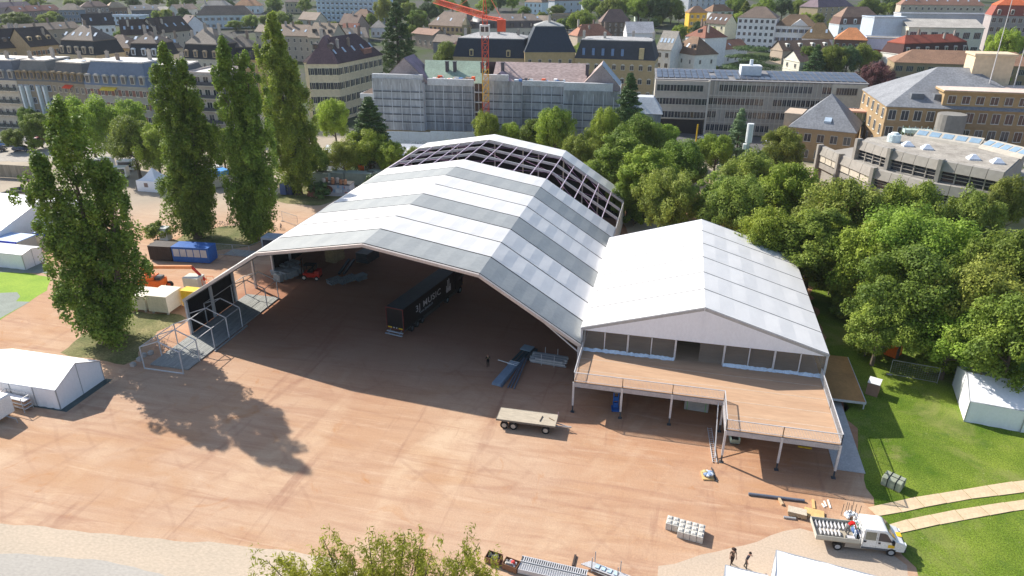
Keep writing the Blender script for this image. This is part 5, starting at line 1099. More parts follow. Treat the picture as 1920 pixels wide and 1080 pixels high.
# ---------------------------------------------------------------- building wrapped in scaffold netting
NET = mat('scaffold_net', (.27, .29, .315), .7, .2, .16, col2=(.45, .475, .51), fine=.14, fsc=1.5, stretch=(1.6, 1, .22), bump=.3, bsc=.8)
NETW = mat('scaffold_sheet', (.55, .57, .59), .6, .12, .3, bump=.4, bsc=.7)
def wrapped():
    z = 15.2
    F_ = [(705, 150), (800, 154), (912, 152), (1000, 160), (1062, 165), (1165, 166)]
    t = thing('wrapped_building', 'big old school wrapped in pale scaffold netting, roofs being retiled', 'building under scaffold', (0, 0, 0), 0)
    A_, B_ = at(700, 155, z), at(1163, 168, z); d = (B_-A_)[:2]; L = np.linalg.norm(d); ax = d/L; ay = np.array([-ax[1], ax[0]]); t.location = (A_[0], A_[1], 0); t.rotation_euler = (0, 0, math.atan2(ax[1], ax[0]))
    print('WRAP', A_, B_, L)
    s = L/463.0; X = lambda u: (u-700)*s
    def netwall(x0, x1, y, z0, z1, jut=0, seed=0):
        mb = MB(); n = max(3, int((x1-x0)/1.0)); nz = 8; r = random.Random(seed); i0 = 0
        for i in range(n+1):
            for j in range(nz+1):
                q = .10*math.sin(i*1.9+j*.6+seed)+.09*r.random()+(.5*max(0, (j/nz-.8)/.2) if jut else 0)
                mb.v.append((x0+(x1-x0)*i/n, y-q, z0+(z1-z0)*j/nz))
        for i in range(n):
            for j in range(nz): mb.f.append((i*(nz+1)+j, (i+1)*(nz+1)+j, (i+1)*(nz+1)+j+1, i*(nz+1)+j+1)); mb.m.append(0)
        mb.build('net', NET, t)
        st = MB()
        for i in range(0, int((x1-x0)/2.6)+1): x = x0+i*2.6; st.box(x-.07, y-.34-(.0), z0, x+.07, y-.28, z1)
        for j in range(1, int((z1-z0)/2.0)): st.box(x0, y-.32, z0+j*2.0-.025, x1, y-.28, z0+j*2.0+.025)
        st.build('scaffold_poles', wallmat('b4bcc4'), t)
        dk = MB(); [dk.box(x0+.1, y-.27, z0+j*2.0+.15, x1-.1, y-.20, z0+j*2.0+.5) for j in range(1, int((z1-z0)/2.0))]; dk.build('deck_shade_band', mat('painted_deck_shade', (.15, .165, .185), .8, .2, .2), t)  # dark strips paint the shade bands of scaffold decks seen through the net
    # core walls
    MB().box(X(705), 1.2, 0, X(1160), 15, z-1).build('wall', wallmat('a39472'), t)
    netwall(X(703), X(800), -1.6, 3, z+1.5, 1, 1); netwall(X(800), X(894), .2, 3, z, 0, 2); netwall(X(914), X(985), -.6, 3, z+1.5, 1, 3); netwall(X(985), X(1062), .2, 3, z+.5, 0, 4); netwall(X(1062), X(1163), -1.2, 3, z-.3, 1, 5)
    MB().box(X(703), -1.6, 3, X(703)+.1, 14, z+1).box(X(800)-.1, -1.6, 3, X(800), .2, z+.5).box(X(1163)-.1, -1.2, 3, X(1163), 14, z-.5).build('side_net', NETW, t)
    hg = MB()
    for i, z0 in enumerate((3, 5.6, 8.2, 10.8, 13.4)): hg.box(X(895), -.4, z0, X(913), 1.0, z0+.2, 0); hg.box(X(896), .6, z0+.3, X(908), 1.1, z0+2.2, 1)
    for x in (X(896), X(904), X(912)): hg.box(x-.06, -.45, 3, x+.06, -.3, z+.4, 0)
    hg.build('hoist_bay', [ALU, wallmat('5c4438')], t)
    # white rim sheets along the scaffold heads
    rim = MB(); rim.box(X(703), -1.9, z+1.2, X(800), -1.0, z+2.6).box(X(806), -.2, z-.2, X(894), .6, z+1.5).box(X(914), -.9, z+1.0, X(960), -.1, z+3.0).box(X(985), -.1, z+.3, X(1062), .7, z+1.6).box(X(1062), -1.5, z-.5, X(1150), -.6, z+1.6)
    rim.build('rim_sheet', NETW, t)
    # roofs
    GREENR = mat('green_membrane', (.24, .33, .26), .7, .2, .25, fine=.1); PINKR = mat('new_tile_battens', (.40, .31, .29), .8, .14, .4, fine=.2, fsc=4, stretch=(.3, 1, 1)); VIOR = mat('violet_slate', (.24, .19, .24), .7, .2, .5)
    MB().hexa([(X(797), 1.2, z), (X(915), 1.2, z), (X(905), 9, z+5), (X(785), 9, z+5), (X(797), 1.2, z+.2), (X(915), 1.2, z+.2), (X(905), 9, z+5.2), (X(785), 9, z+5.2)]).build('roof', GREENR, t)
    MB().hexa([(X(925), 1.2, z), (X(1100), 1.2, z), (X(1100), 9, z+5), (X(925), 9, z+5), (X(925), 1.2, z+.2), (X(1100), 1.2, z+.2), (X(1100), 9, z+5.2), (X(925), 9, z+5.2)]).build('roof', PINKR, t)
    MB().quad((X(785), 9.1, z+5.1), (X(1100), 9.1, z+5.1), (X(1100), 16, z), (X(785), 16, z)).build('rear_roof', VIOR, t)
    def crossgable(x0, x1, y0, h, m1, m2, nm):
        xc = (x0+x1)/2; g = MB(); g.quad((x0, y0, z+.6), (xc, y0, z+h), (xc, 10, z+h), (x0, 10, z+.6), m=0); g.quad((xc, y0, z+h), (x1, y0, z+.6), (x1, 10, z+.6), (xc, 10, z+h), m=1); g.quad((x0, y0+.1, z-.5), (x1, y0+.1, z-.5), (x1, y0+.1, z+.5), (xc, y0+.1, z+h-.15), (x0, y0+.1, z+.5), m=2); g.build(nm, [m1, m2, mat('pinkish_slates', (.36, .30, .30), .7, .2, .4)], t)
    crossgable(X(716), X(806), .6, 6.6, mat('pinkish_slates', (.36, .30, .30), .7, .2, .4), VIOR, 'gable_roof'); crossgable(X(1092), X(1163), .4, 6.0, PINKR, mat('blue_sheet', (.16, .24, .34), .4, .3, .3), 'gable_roof')
    crossgable(X(916), X(968), -.4, 3.4, NETW, VIOR, 'dormer')
    for i, u in enumerate((835, 850, 903, 942, 1100)): p = MB().box(X(u)-.4, 5, z+2, X(u)+.4, 5.9, z+5.2).box(X(u)-.5, 4.9, z+5.2, X(u)+.5, 6, z+5.4); p.build('chimney', wallmat('46464e'), t)
    # building material lying on the scaffold edge
    r = random.Random(4); cols = ['3a78c0', 'd8d8d4', 'c8a878', '9c8478', 'd86040', 'b8c4cc', '5c5c60', 'e0dcd0']
    for i in range(38):
        u = r.choice([r.uniform(808, 892), r.uniform(968, 1060)]); x = X(u); w_ = r.uniform(.3, 1.4); MB().box(x, .7+r.random(), z+1.0, x+w_, 1.6+r.random(), z+1.3+r.random()*.9).build('building_material', wallmat(cols[i % 8]), t)
    # left low wing
    MB().box(X(658), 6, 0, X(704), 15, 10.0, 0).box(X(656), 5.6, 10.0, X(705), 15.4, 11.3, 1).build('left_wing', [NET, NETW], t)
    MB().hexa([(X(658), 6, 11.3), (X(704), 6, 11.3), (X(704), 15, 11.3), (X(658), 15, 11.3), (X(690), 9, 13.6), (X(704), 9, 13.6), (X(704), 12, 13.6), (X(690), 12, 13.6)]).build('wing_roof', roofmat('8a7a70'), t)
    MB().box(X(1170), 4, 0, X(1240), 14, 8.6, 0).hexa([(X(1168), 3.6, 8.6), (X(1243), 3.6, 8.6), (X(1243), 14, 8.6), (X(1168), 14, 8.6), (X(1185), 7, 12.4), (X(1225), 7, 12.4), (X(1225), 11, 12.4), (X(1185), 11, 12.4)], 1).build('right_wing', [NET, NETW], t)
wrapped()
def hoarding():
    HB = mat('pale_blue_hoarding', (.42, .50, .56), .7, .08, .3); z = 4.6
    A_, B_ = at(735, 273, 0), at(893, 283, 0); A_, B_ = at(725, 246, z), at(890, 250, z); L = math.dist(A_[:2], B_[:2]); t = thing('hoarding', 'pale blue site hoarding with a big outlined graffiti tag below the netting', 'hoarding', (A_[0], A_[1], 0), math.atan2(B_[1]-A_[1], B_[0]-A_[0]))
    for i in range(12): MB().box(L*i/12+.02, 0, 0, L*(i+1)/12-.02, .12, z+(.35 if i > 5 else 0)).build('panel', HB, t)
    print('HOARD', L)
    for s_, m, off, dy in (('KCRC', wallmat('2c3c58'), .12, -.02), ('KCRC', wallmat('b8c8d4'), 0, -.05)):
        cu = bpy.data.curves.new('graffiti', 'FONT'); cu.body = s_; cu.size = 2.5; cu.extrude = .01; cu.offset = off*.6; cu.space_character = .88
        ob = bpy.data.objects.new('tmp', cu); me = bpy.data.meshes.new_from_object(ob); bpy.data.objects.remove(ob); me.materials.clear(); me.materials.append(m)
        o = link('graffiti', me, t, (L*.19, dy, .45)); o.rotation_euler = (math.pi/2, 0, 0)
hoarding()
# ---------------------------------------------------------------- tower crane
def crane():
    P = at(912, 276, 0); z0 = 0; rz = math.atan2(FWD[1], FWD[0])-math.pi/2
    dist = math.dist(P[:2], CAM[:2]); RC = mat('crane_red', (.62, .10, .05), .5, .12, .5); YC = mat('crane_yellow', (.72, .40, .06), .5, .12, .5)
    t = thing('tower_crane', 'orange red tower crane with a yellow mast section and white cab', 'crane', (P[0], P[1], 0), rz)
    def zat(v): d = ray(912, v); return CAM[2]+d[2]/math.hypot(d[0], d[1])*dist
    def mast(za, zb, m, name, wd=1.6):
        mb = MB(); h = wd/2
        for x in (-h, h):
            for y in (-h, h): mb.beam((x, y, za), (x, y, zb), .16)
        n = max(1, int((zb-za)/1.6)); dz = (zb-za)/n
        for i in range(n):
            a, b = za+i*dz, za+(i+1)*dz
            for s in (-h, h): mb.beam((-h, s, a), (h, s, b), .09).beam((h, s, a), (-h, s, b), .06).beam((s, -h, a), (s, h, b), .09); mb.beam((-h, s, a), (h, s, a), .08)
        mb.build(name, m, t)
    zs = [zat(v) for v in (190, 160, 128, 66, 46, 34)]
    MB().box(-2.6, -2.6, 0, 2.6, 2.6, .9).build('base_block', CONC, t)
    mast(.9, zs[0], RC, 'mast_section'); mast(zs[0], zs[2], YC, 'mast_section'); mast(zs[2], zs[3], RC, 'mast_section')
    MB().box(-1.3, -1.5, zs[3], 1.2, 1.1, zs[4]).build('cab', WHITEP, t); MB().box(-1.0, -1.54, zs[3]+.9, -.1, -1.5, zs[4]-.4).box(.1, -1.54, zs[3]+.9, .9, -1.5, zs[4]-.4).build('cab_window', GLASSD, t)
    zt = zs[4]+.2; mast(zs[4], zs[4]+2.2, RC, 'turntable', 1.2)
    # jib towards the upper left, counter jib to the right and nearer
    def truss(a, b, wd, hd, name, m=RC):
        a, b = Vector(a), Vector(b); d = (b-a).normalized(); s = d.cross(Vector((0, 0, 1))).normalized()*wd/2; u = Vector((0, 0, hd)); mb = MB(); n = max(3, int((b-a).length/1.7))
        for o in (s, -s): mb.beam(a+o, b+o, .14)
        mb.beam(a+u, b+u, .16)
        for i in range(n):
            p, q = a.lerp(b, i/n), a.lerp(b, (i+1)/n); m_ = (p+q)/2+u
            for o in (s, -s): mb.beam(p+o, m_, .08).beam(m_, q+o, .08)
            mb.beam(p-s, p+s, .07)
        mb.build(name, m, t)
    # jib tip: solve in pixel (760,-18) at the jib height
    zj = zs[5]
    JT = at(700, -40, zj+3) if False else None
    tipd = ray(792, -2); 
    # the jib rises slightly away: choose the point 45 m out
    best = None
    for dd in range(int(dist-60), int(dist+60)):
        d = tipd/math.hypot(tipd[0], tipd[1]); Q = CAM+d*dd; e = abs(Q[2]-(zj+1.5))
        if best is None or e < best[0]: best = (e, Q)
    Q = best[1]; c, s = math.cos(-rz), math.sin(-rz); dx, dy = Q[0]-P[0], Q[1]-P[1]; loc = Vector((c*dx-s*dy, s*dx+c*dy, Q[2])); print('CRANE', dist, zs, loc)
    jd = Vector((loc.x, loc.y, 0)).normalized(); end = Vector((0, 0, zj))+jd*46+Vector((0, 0, (loc.z-zj)/max(5, Vector((loc.x, loc.y)).length)*46)); truss((0, 0, zj), end, 1.3, 1.3, 'jib')
    cj = -jd*13+Vector((0, 0, zj)); truss((0, 0, zj), cj, 1.4, .6, 'counter_jib')
    MB().box(cj.x-1.4, cj.y-1.0, zj-2.2, cj.x+.6, cj.y+1.0, zj+.4).build('counterweight', RC, t)
    top = Vector((0, 0, zj+7)); mb = MB()
    for x in (-.5, .5): mb.beam((x, -.5, zj), top, .14).beam((x, .5, zj), top, .14)
    mb.build('tower_head', RC, t)
    MB().beam(top, Vector((0, 0, zj+1.3))+(end-Vector((0, 0, zj)))*.45, .06).beam(top, Vector((0, 0, zj+1.3))+(end-Vector((0, 0, zj)))*.85, .06).beam(top, cj, .08).build('tie_rod', RC, t)
    MB().beam((jd*5).to_tuple()[:2]+(zj-.8,), (jd*9).to_tuple()[:2]+(zj-.8,), .5, .9).build('trolley', WHITEP, t)
crane()
WF = 1.0
# ---------------------------------------------------------------- vehicles
def wheel(parent, x, y, r, w_, rim='c8c8c8', name='wheel'):
    o = MB().cyl((0, -w_/2, 0), (0, w_/2, 0), r, n=18).build(name, RUBBER, parent, (x, y, r))
    MB().cyl((0, -w_/2-.012, 0), (0, w_/2+.012, 0), r*.58, n=14).cyl((0, -w_/2-.05, 0), (0, w_/2+.05, 0), r*.2, n=8).build('rim', wallmat(rim), o); return o
def text(s_, size, m, parent, loc, rot, ext=.004, off=0, name='lettering', sx=1, sp=1):
    cu = bpy.data.curves.new(name, 'FONT'); cu.body = s_; cu.size = size; cu.extrude = ext; cu.offset = off; cu.space_character = sp; cu.resolution_u = 3
    ob = bpy.data.objects.new('tmp', cu); me = bpy.data.meshes.new_from_object(ob); bpy.data.objects.remove(ob); me.materials.clear(); me.materials.append(m); me.name = name
    o = link(name, me, parent, loc); o.rotation_euler = rot; o.scale = (sx, 1, 1); return o
def lorry():
    # local x = driving direction, rear of the trailer at x=0, right side at y<0
    t = thing('articulated_lorry', 'black articulated lorry with white lettering parked under the event tent', 'lorry', (.72, 5.7, 0), math.atan2(14.1, 2.75))
    BL = mat('lorry_black', (.010, .011, .013), .35, .1, 1, spec=.5); TP = mat('lorry_roof', (.045, .065, .075), .5, .15, .5)
    b = MB().box(0, -1.27, 1.05, 13.6, 1.27, 3.97); b.build('body', BL, t, bevel=.03)
    MB().box(.03, -1.22, 3.975, 13.57, 1.22, 4.02).build('roof_sheet', TP, t)
    fr = MB()
    RD = wallmat('7a2420')
    for a in ((-.03, -1.29, 1.0, .05, -1.19, 4.0), (-.03, 1.19, 1.0, .05, 1.29, 4.0), (-.03, -1.19, 3.9, .05, 1.19, 4.0), (-.03, -1.19, 1.0, .05, 1.19, 1.08)): fr.box(*a)
    fr.build('rear_frame', RD, t)
    MB().box(-.035, -1.1, 1.14, -.012, -.5, 1.30).box(-.035, .5, 1.14, -.012, 1.1, 1.30).build('reflector', YELP, t)
    for y in (-.2, .2): MB().box(-.035, y-.07, 1.16, -.012, y+.07, 1.3).build('number_plate', WHITEP, t)
    MB().box(-.25, -1.2, .62, -.05, 1.2, .75).box(-.6, -1.25, .42, -.35, 1.25, .52).beam((-.48, -.8, .5), (.3, -.8, .95), .08).beam((-.48, .8, .5), (.3, .8, .95), .08).build('rear_bumper', wallmat('9aa4b0'), t)
    MB().box(.3, -1.2, .8, 13.4, 1.2, 1.04).box(4.9, -1.26, .45, 9.2, -1.22, 1.0).box(4.9, 1.22, .45, 9.2, 1.26, 1.0).build('chassis', DARKST, t)
    MB().box(0.0, -1.29, 1.05, 13.6, -1.272, 1.13).build('side_rail', wallmat('3c4640'), t)
    for x in (2.0, 3.3, 4.6):
        for s in (-1, 1): wheel(t, x, s*1.05, .5, .38, '4c5460')
    W_ = mat('lettering_white', (.62, .62, .66), .6)
    text('3J MUSIC', 1.25, W_, t, (2.95, -1.285, 2.3), (math.pi/2, 0, 0), off=.012, sx=1.22, sp=1.12)
    text('www.3jmusic.ch', .52, mat('lettering_blue_grey', (.35, .42, .50), .6), t, (3.9, -1.285, 1.72), (math.pi/2, 0, 0), off=.008, sx=1.0)
    lg = MB()     # upright bars of different heights, joined to rounded feet: the emblem near the front
    for x, a, h in ((11.1, 1.7, 2.75), (11.45, 1.7, 3.5), (11.8, 1.7, 3.6), (12.15, 1.7, 2.75)): lg.box(x, -1.288, a, x+.2, -1.274, h)
    for x in (11.15, 11.8): lg.cyl((x+.2, -1.274, 2.05), (x+.2, -1.292, 2.05), .36, n=14)
    lg.build('emblem', W_, t)
    # tractor
    c = MB().box(14.0, -1.22, .95, 16.1, 1.22, 3.55).hexa([(14.0, -1.15, 3.55), (15.9, -1.15, 3.55), (15.9, 1.15, 3.55), (14.0, 1.15, 3.55), (14.1, -1.0, 3.95), (15.0, -1.0, 3.95), (15.0, 1.0, 3.95), (14.1, 1.0, 3.95)]); c.build('cab', BL, t, bevel=.06)
    MB().box(16.1, -1.05, 2.1, 16.13, 1.05, 3.1).build('windscreen', GLASSD, t); MB().box(15.0, -1.245, 2.1, 15.8, -1.222, 2.95).box(15.0, 1.222, 2.1, 15.8, 1.245, 2.95).build('side_window', GLASSD, t)
    MB().box(10.4, -.45, .7, 16.1, .45, 1.0).box(11.9, -1.2, .5, 14.9, -1.0, 1.05).box(11.9, 1.0, .5, 14.9, 1.2, 1.05).build('tractor_chassis', DARKST, t)
    for x in (11.4, 15.2):
        for s in (-1, 1): wheel(t, x, s*1.05, .5, .36, '6c8494')
    for s in (-1, 1): MB().box(15.9, s*1.28-.12, 2.3, 16.1, s*1.28+.12, 3.0).build('mirror', BLACKP, t)
    for s in (-1, 1): MB().box(16.11, s*.9-.15, 1.1, 16.15, s*.9+.15, 1.3).build('headlight', WHITEP, t)
    MB().cyl((16.0, -1.27, 1.35), (16.0, -1.30, 1.35), .07).build('marker_lamp', YELP, t)
lorry()
def flatbed():
    A_, B_ = at(1568, 1029), at(1668, 1041); rz = math.atan2(B_[1]-A_[1], B_[0]-A_[0]); ax = np.array([math.cos(rz), math.sin(rz)]); ay = np.array([-ax[1], ax[0]])
    o = A_[:2]+ay*.95; t = thing('flatbed_truck', 'white crew cab flatbed truck with its tailboard and dropsides up, loaded with rails', 'truck', (o[0], o[1], 0), rz); WB = math.dist(A_[:2], B_[:2]); print('WB', WB)
    xf = WB; W2 = 1.03
    # cab, side profile extruded
    prof = [(xf-2.35, .45), (xf+.95, .45), (xf+1.02, .95), (xf+.85, 1.30), (xf+.25, 1.48), (xf-.55, 2.25), (xf-.8, 2.33), (xf-2.3, 2.33)]
    mb = MB(); n = len(prof); i0 = 0
    for y, sc_ in ((-W2, 0), (W2, 0)):
        for x, z in prof: mb.v.append((x, y*(.90 if z > 1.6 else 1), z))
    for i in range(n): j = (i+1) % n; mb.f.append((i, j, n+j, n+i)); mb.m.append(0)
    mb.f.append(tuple(reversed(range(n)))); mb.f.append(tuple(range(n, 2*n))); mb.m += [0, 0]
    cab = mb.build('cab', WHITEP, t, bevel=.05)
    def sidepoly(pts, name, m, off=.012):
        for s in (-1, 1):
            q = MB(); P = [(x, s*(W2*(1-.1*max(0, min(1, (z-1.3)/.9)))+off), z) for x, z in pts]; q.quad(*(P if s < 0 else P[::-1])); q.build(name, m, cab)
    sidepoly([(xf-2.15, 1.38), (xf-1.35, 1.38), (xf-1.35, 2.12), (xf-2.15, 2.12)], 'side_window', mat('bright_window', (.22, .22, .17), .2, .2, 1, spec=.7))
    sidepoly([(xf-1.15, 1.38), (xf-.05, 1.34), (xf-.45, 1.98), (xf-.75, 2.12), (xf-1.15, 2.12)], 'side_window', GLASSD)
    sidepoly([(xf-2.3, .46), (xf+.3, .46), (xf+.3, .66), (xf-2.3, .66)], 'sill', wallmat('5c6066'), .015)
    sidepoly([(xf-.35, .80), (xf+.15, .80), (xf+.15, 1.12), (xf-.35, 1.12)], 'door_badge', YELP)
    sidepoly([(xf-2.22, 1.12), (xf-2.02, 1.12), (xf-2.02, 1.28), (xf-2.22, 1.28)], 'door_handle', BLACKP); sidepoly([(xf-1.12, 1.08), (xf-.94, 1.08), (xf-.94, 1.26), (xf-1.12, 1.26)], 'door_handle', BLACKP)
    for x in (xf-1.25, xf-2.24, xf-.02): sidepoly([(x, .68), (x+.015, .68), (x+.015, 2.15 if x < xf-1 else 1.35), (x, 2.15 if x < xf-1 else 1.35)], 'door_gap', DARKST, .014)
    MB().quad((xf-.49, -.86, 2.21), (xf+.20, -.95, 1.53), (xf+.20, .95, 1.53), (xf-.49, .86, 2.21)).build('windscreen', GLASSD, cab, (.012, 0, .02))
    MB().box(xf+.98, -.95, .45, xf+1.1, .95, .78).box(xf+.99, -.45, .85, xf+1.04, .45, 1.1).build('bumper', wallmat('3c3e42'), t)
    for s in (-1, 1): MB().box(xf+.9, s*.8-.16, .95, xf+1.03, s*.8+.16, 1.2).build('headlight', wallmat('d8e0e4'), t); MB().box(xf-.15, s*1.2-.12, 1.3, xf+.0, s*1.2+.12, 1.65).build('mirror', BLACKP, t)
    MB().box(xf+.45, -.25, 1.40, xf+.85, .25, 1.415).build('bonnet_badge', YELP, t)
    for x in (0, xf):
        for s in (-1, 1): wheel(t, x, s*.93, .36, .26 if x else .34, 'a8acb0')
    MB().box(-1.2, -.45, .5, xf, .45, .72).build('chassis', DARKST, t)
    MB().box(.55, -1.0, .35, 2.1, -.6, .82).box(.55, .6, .35, 2.1, 1.0, .82).build('tool_box', wallmat('9a8f7e'), t)
    x0, x1 = -1.75, xf-2.5; SD = wallmat('b8b5a4')
    MB().box(x0, -1.08, .84, x1, 1.08, .94).build('load_floor', wallmat('a89c84'), t)
    MB().box(x0, -1.10, .945, x1, -1.06, 1.32).build('dropside', SD, t); MB().box(x0, 1.06, .945, x1, 1.10, 1.32).build('dropside', SD, t); MB().box(x0-.04, -1.10, .945, x0, 1.10, 1.34).build('tailboard', SD, t)
    h = MB()
    for y in (-1.0, 0, 1.0): h.beam((x1+.02, y, .94), (x1+.02, y, 2.2), .06)
    for z in (1.5, 2.2): h.beam((x1+.02, -1.0, z), (x1+.02, 1.0, z), .05)
    h.build('headboard', ALU, t)
    # load: each a thing of its own
    Wp = lambda x, y, z: (o[0]+ax[0]*x+ay[0]*y, o[1]+ax[1]*x+ay[1]*y, z)
    for i in range(9):
        l = MB().box(-.07, -.34, 0, .07, .34, .10).box(-.03, -.34, .10, .03, .34, .2).build('steel_rail', ALU, loc=Wp(x0+.35+i*.30, .62, .95)); l.rotation_euler = (0, 0, rz); tag(l, f'short aluminium rail on the truck bed in the far row, {ordn(i+1)} from the tailboard', 'rail', 'rails on the truck bed')
    for i in range(6):
        l = MB().box(-.06, -.32, 0, .06, .32, .10).box(-.03, -.32, .10, .03, .32, .24).build('steel_rail', ALU, loc=Wp(x0+.5+i*.29, -.25, .95)); l.rotation_euler = (0, 0, rz); tag(l, f'short aluminium rail on the truck bed in the near row, {ordn(i+1)} from the tailboard', 'rail', 'rails on the truck bed')
    bx = thing('tool_crate', 'dark crate of steel parts at the near dropside of the truck bed', 'crate', Wp(.95, -.75, .945), rz); MB().box(-.35, -.2, 0, .35, .2, .26).build('shell', DARKST, bx); MB().box(-.3, -.16, .26, .3, .16, .29).build('contents', ALU, bx)
    bb = MB().sph((0, 0, .28), .42, 8, .7).build('blue_bag', wallmat('3c6aa8'), loc=Wp(1.55, .1, .95)); tag(bb, 'blue plastic bag on the truck bed in front of the worker', 'bag')
    r = random.Random(2); gb = MB()
    for i in range(16): gb.box(-.05, -.05, 0, .05, .05, 0) if False else gb.beam((r.uniform(-.5, .5), r.uniform(-.3, .3), .05+r.random()*.1), (r.uniform(-.5, .5), r.uniform(-.3, .3), .1+r.random()*.15), .05)
    tag(gb.build('scrap_parts', ALU, loc=Wp(2.2, -.65, .95)), 'loose silver fittings on the truck bed beside the cab', 'fittings')
    pl = MB(); n = 8
    for i in range(n):
        a, b = i/n, (i+1)/n; f_ = lambda q: (1.0*q-.5+.15*math.sin(q*9), .12*math.sin(q*14)); p, q = f_(a), f_(b); pl.hexa([(p[0]*.25, -1.0+2*a, .0), (p[0]*.25+.25, -1.0+2*a, 0), (q[0]*.25+.25, -1.0+2*b, 0), (q[0]*.25, -1.0+2*b, 0), (p[0]*.25+.05, -1.0+2*a, .9+p[1]), (p[0]*.25+.15, -1.0+2*a, .9+p[1]), (q[0]*.25+.15, -1.0+2*b, .9+q[1]), (q[0]*.25+.05, -1.0+2*b, .9+q[1])])
    l = pl.build('plastic_sheet', SKIRT, loc=Wp(x1-.22, .15, .95)); l.scale = (.6, .8, .62); l.rotation_euler = (0, 0, rz); tag(l, 'crumpled pale plastic sheet hung before the headboard of the truck', 'sheet')
    tag(MB().box(-.3, -.5, 0, .25, .5, .55).build('green_netting', wallmat('2f6a50'), loc=Wp(x1+.12, .45, .97)), 'folded green netting between headboard and cab of the truck', 'netting').rotation_euler = (0, 0, rz)
    return Wp, rz
WPF, FRZ = flatbed()
def trailer():
    t = thing('hay_trailer', 'flat wooden farm trailer standing half in sun on the clay before the tent', 'trailer', (18.2, -10.55, 0), R_(0.8))
    dk = MB()
    for i in range(12): dk.box(0, .01+i*.175, 1.02, 6.05, .01+i*.175+.168, 1.10)
    dk.build('deck', WOODW, t); MB().box(0, -.04, .92, 6.05, 0, 1.12).box(0, 2.1, .92, 6.05, 2.14, 1.12).box(-.05, -.04, .92, -.005, 2.14, 1.12).box(6.055, -.04, .92, 6.1, 2.14, 1.12).build('edge_frame', wallmat('7c7468'), t)
    MB().box(.3, .5, .7, 5.8, .62, .9).box(.3, 1.5, .7, 5.8, 1.62, .9).build('chassis', DARKST, t)
    for x in (.8, 1.75, 5.1):
        for y in (.12, 1.98): wheel(t, x, y, .42, .24, 'b8aa98')
        MB().beam((x, .15, .42), (x, 1.95, .42), .1).build('axle', DARKST, t)
    MB().beam((6.05, .8, .6), (7.4, 1.05, .5), .08).beam((6.05, 1.3, .6), (7.4, 1.05, .5), .08).beam((7.4, 1.05, .5), (7.6, 1.05, .5), .12).beam((7.25, 1.05, .5), (7.25, 1.05, 0), .05).build('drawbar', STEEL, t)
    MB().beam((6.08, 1.9, 1.1), (6.08, 1.9, 1.55), .06).build('stake', wallmat('b88c9c'), t)
    tag(MB().beam((0, 0, .03), (.12, .95, .03), .07).build('wood_batten', wallmat('4c4038'), loc=(22.6, -10.0, 1.12)), 'dark batten lying across the deck of the flat trailer', 'batten')
    tag(MB().beam((0, 0, .03), (.62, -.35, .03), .05).build('wood_batten', wallmat('8c6c48'), loc=(23.4, -9.2, 1.12)), 'thin brown batten near the drawbar end of the trailer deck', 'batten')
trailer()
# ---------------------------------------------------------------- people
def person(label, loc, rz, pose, shirt, pants, skin='b98566', hat=None, hair='2c2420', vest=None, sc=1.0):
    t = thing('person', label, 'person', loc, rz); t.scale = (sc,)*3
    J = pose; me = bpy.data.meshes.new('body'); names = list(J); V = [J[n][0] for n in names]; E_ = [(names.index(J[n][2]), names.index(n)) for n in names if J[n][2]]
    me.from_pydata(V, E_, []); o = bpy.data.objects.new('body', me); S.collection.objects.link(o)
    o.modifiers.new('s', 'SKIN'); sv = me.skin_vertices[0].data
    for i, n in enumerate(names): r = J[n][1]; sv[i].radius = r if isinstance(r, tuple) else (r, r); sv[i].use_root = (n == 'pelvis')
    m_ = o.modifiers.new('u', 'SUBSURF'); m_.levels = 1; m_.render_levels = 1
    dg = bpy.context.evaluated_depsgraph_get(); me2 = bpy.data.meshes.new_from_object(o.evaluated_get(dg)); bpy.data.objects.remove(o)
    me2.materials.clear()
    for q in (wallmat(skin), wallmat(shirt), wallmat(pants), BLACKP): me2.materials.append(q)
    segs = [(n, Vector(J[n][0]), Vector(J[J[n][2]][0]) if J[n][2] else Vector(J[n][0])) for n in names]
    def region(c):
        best = None
        for n, a, b in segs:
            d = b-a; tt = 0 if d.length < 1e-6 else max(0, min(1, (c-a).dot(d)/d.length_squared)); e = (a+d*tt-c).length
            if best is None or e < best[0]: best = (e, n)
        n = best[1]
        if n.startswith(('knee', 'ankle', 'hip', 'pelvis')): return 2
        if n.startswith('toe'): return 3
        if n.startswith(('spine', 'chest', 'sh', 'elbow')): return 1
        return 0
    for p in me2.polygons: p.material_index = region(p.center); p.use_smooth = True
    b = link('body', me2, t)
    hd = Vector(J['head'][0]); 
    if hat: MB().sph((0, 0, .05), .125, 10, .7).cyl((0, 0, .03), (0, 0, .045), .19 if hat[1] else .13, n=12).build('hat', wallmat(hat[0]), t, hd)
    else: MB().sph((0, -.012, .045), .112, 10, .85).build('hair', wallmat(hair), t, hd)
    f = MB().box(-.016, .085, -.035, .016, .125, .0).box(-.045, .088, .005, -.02, .10, .018, 1).box(.02, .088, .005, .045, .10, .018, 1).box(-.03, .088, -.07, .03, .098, -.058, 2).box(-.125, -.02, -.03, -.098, .02, .03).box(.098, -.02, -.03, .125, .02, .03)
    f.build('face', [wallmat(skin), BLACKP, wallmat('8c4c44')], t, hd)
    if vest: MB().box(-.13, -.165, J['chest'][0][2]-.02, .13, -.15, J['chest'][0][2]+.05).build('back_print', wallmat(vest), t, (J['chest'][0][0], J['chest'][0][1], 0))
    return t
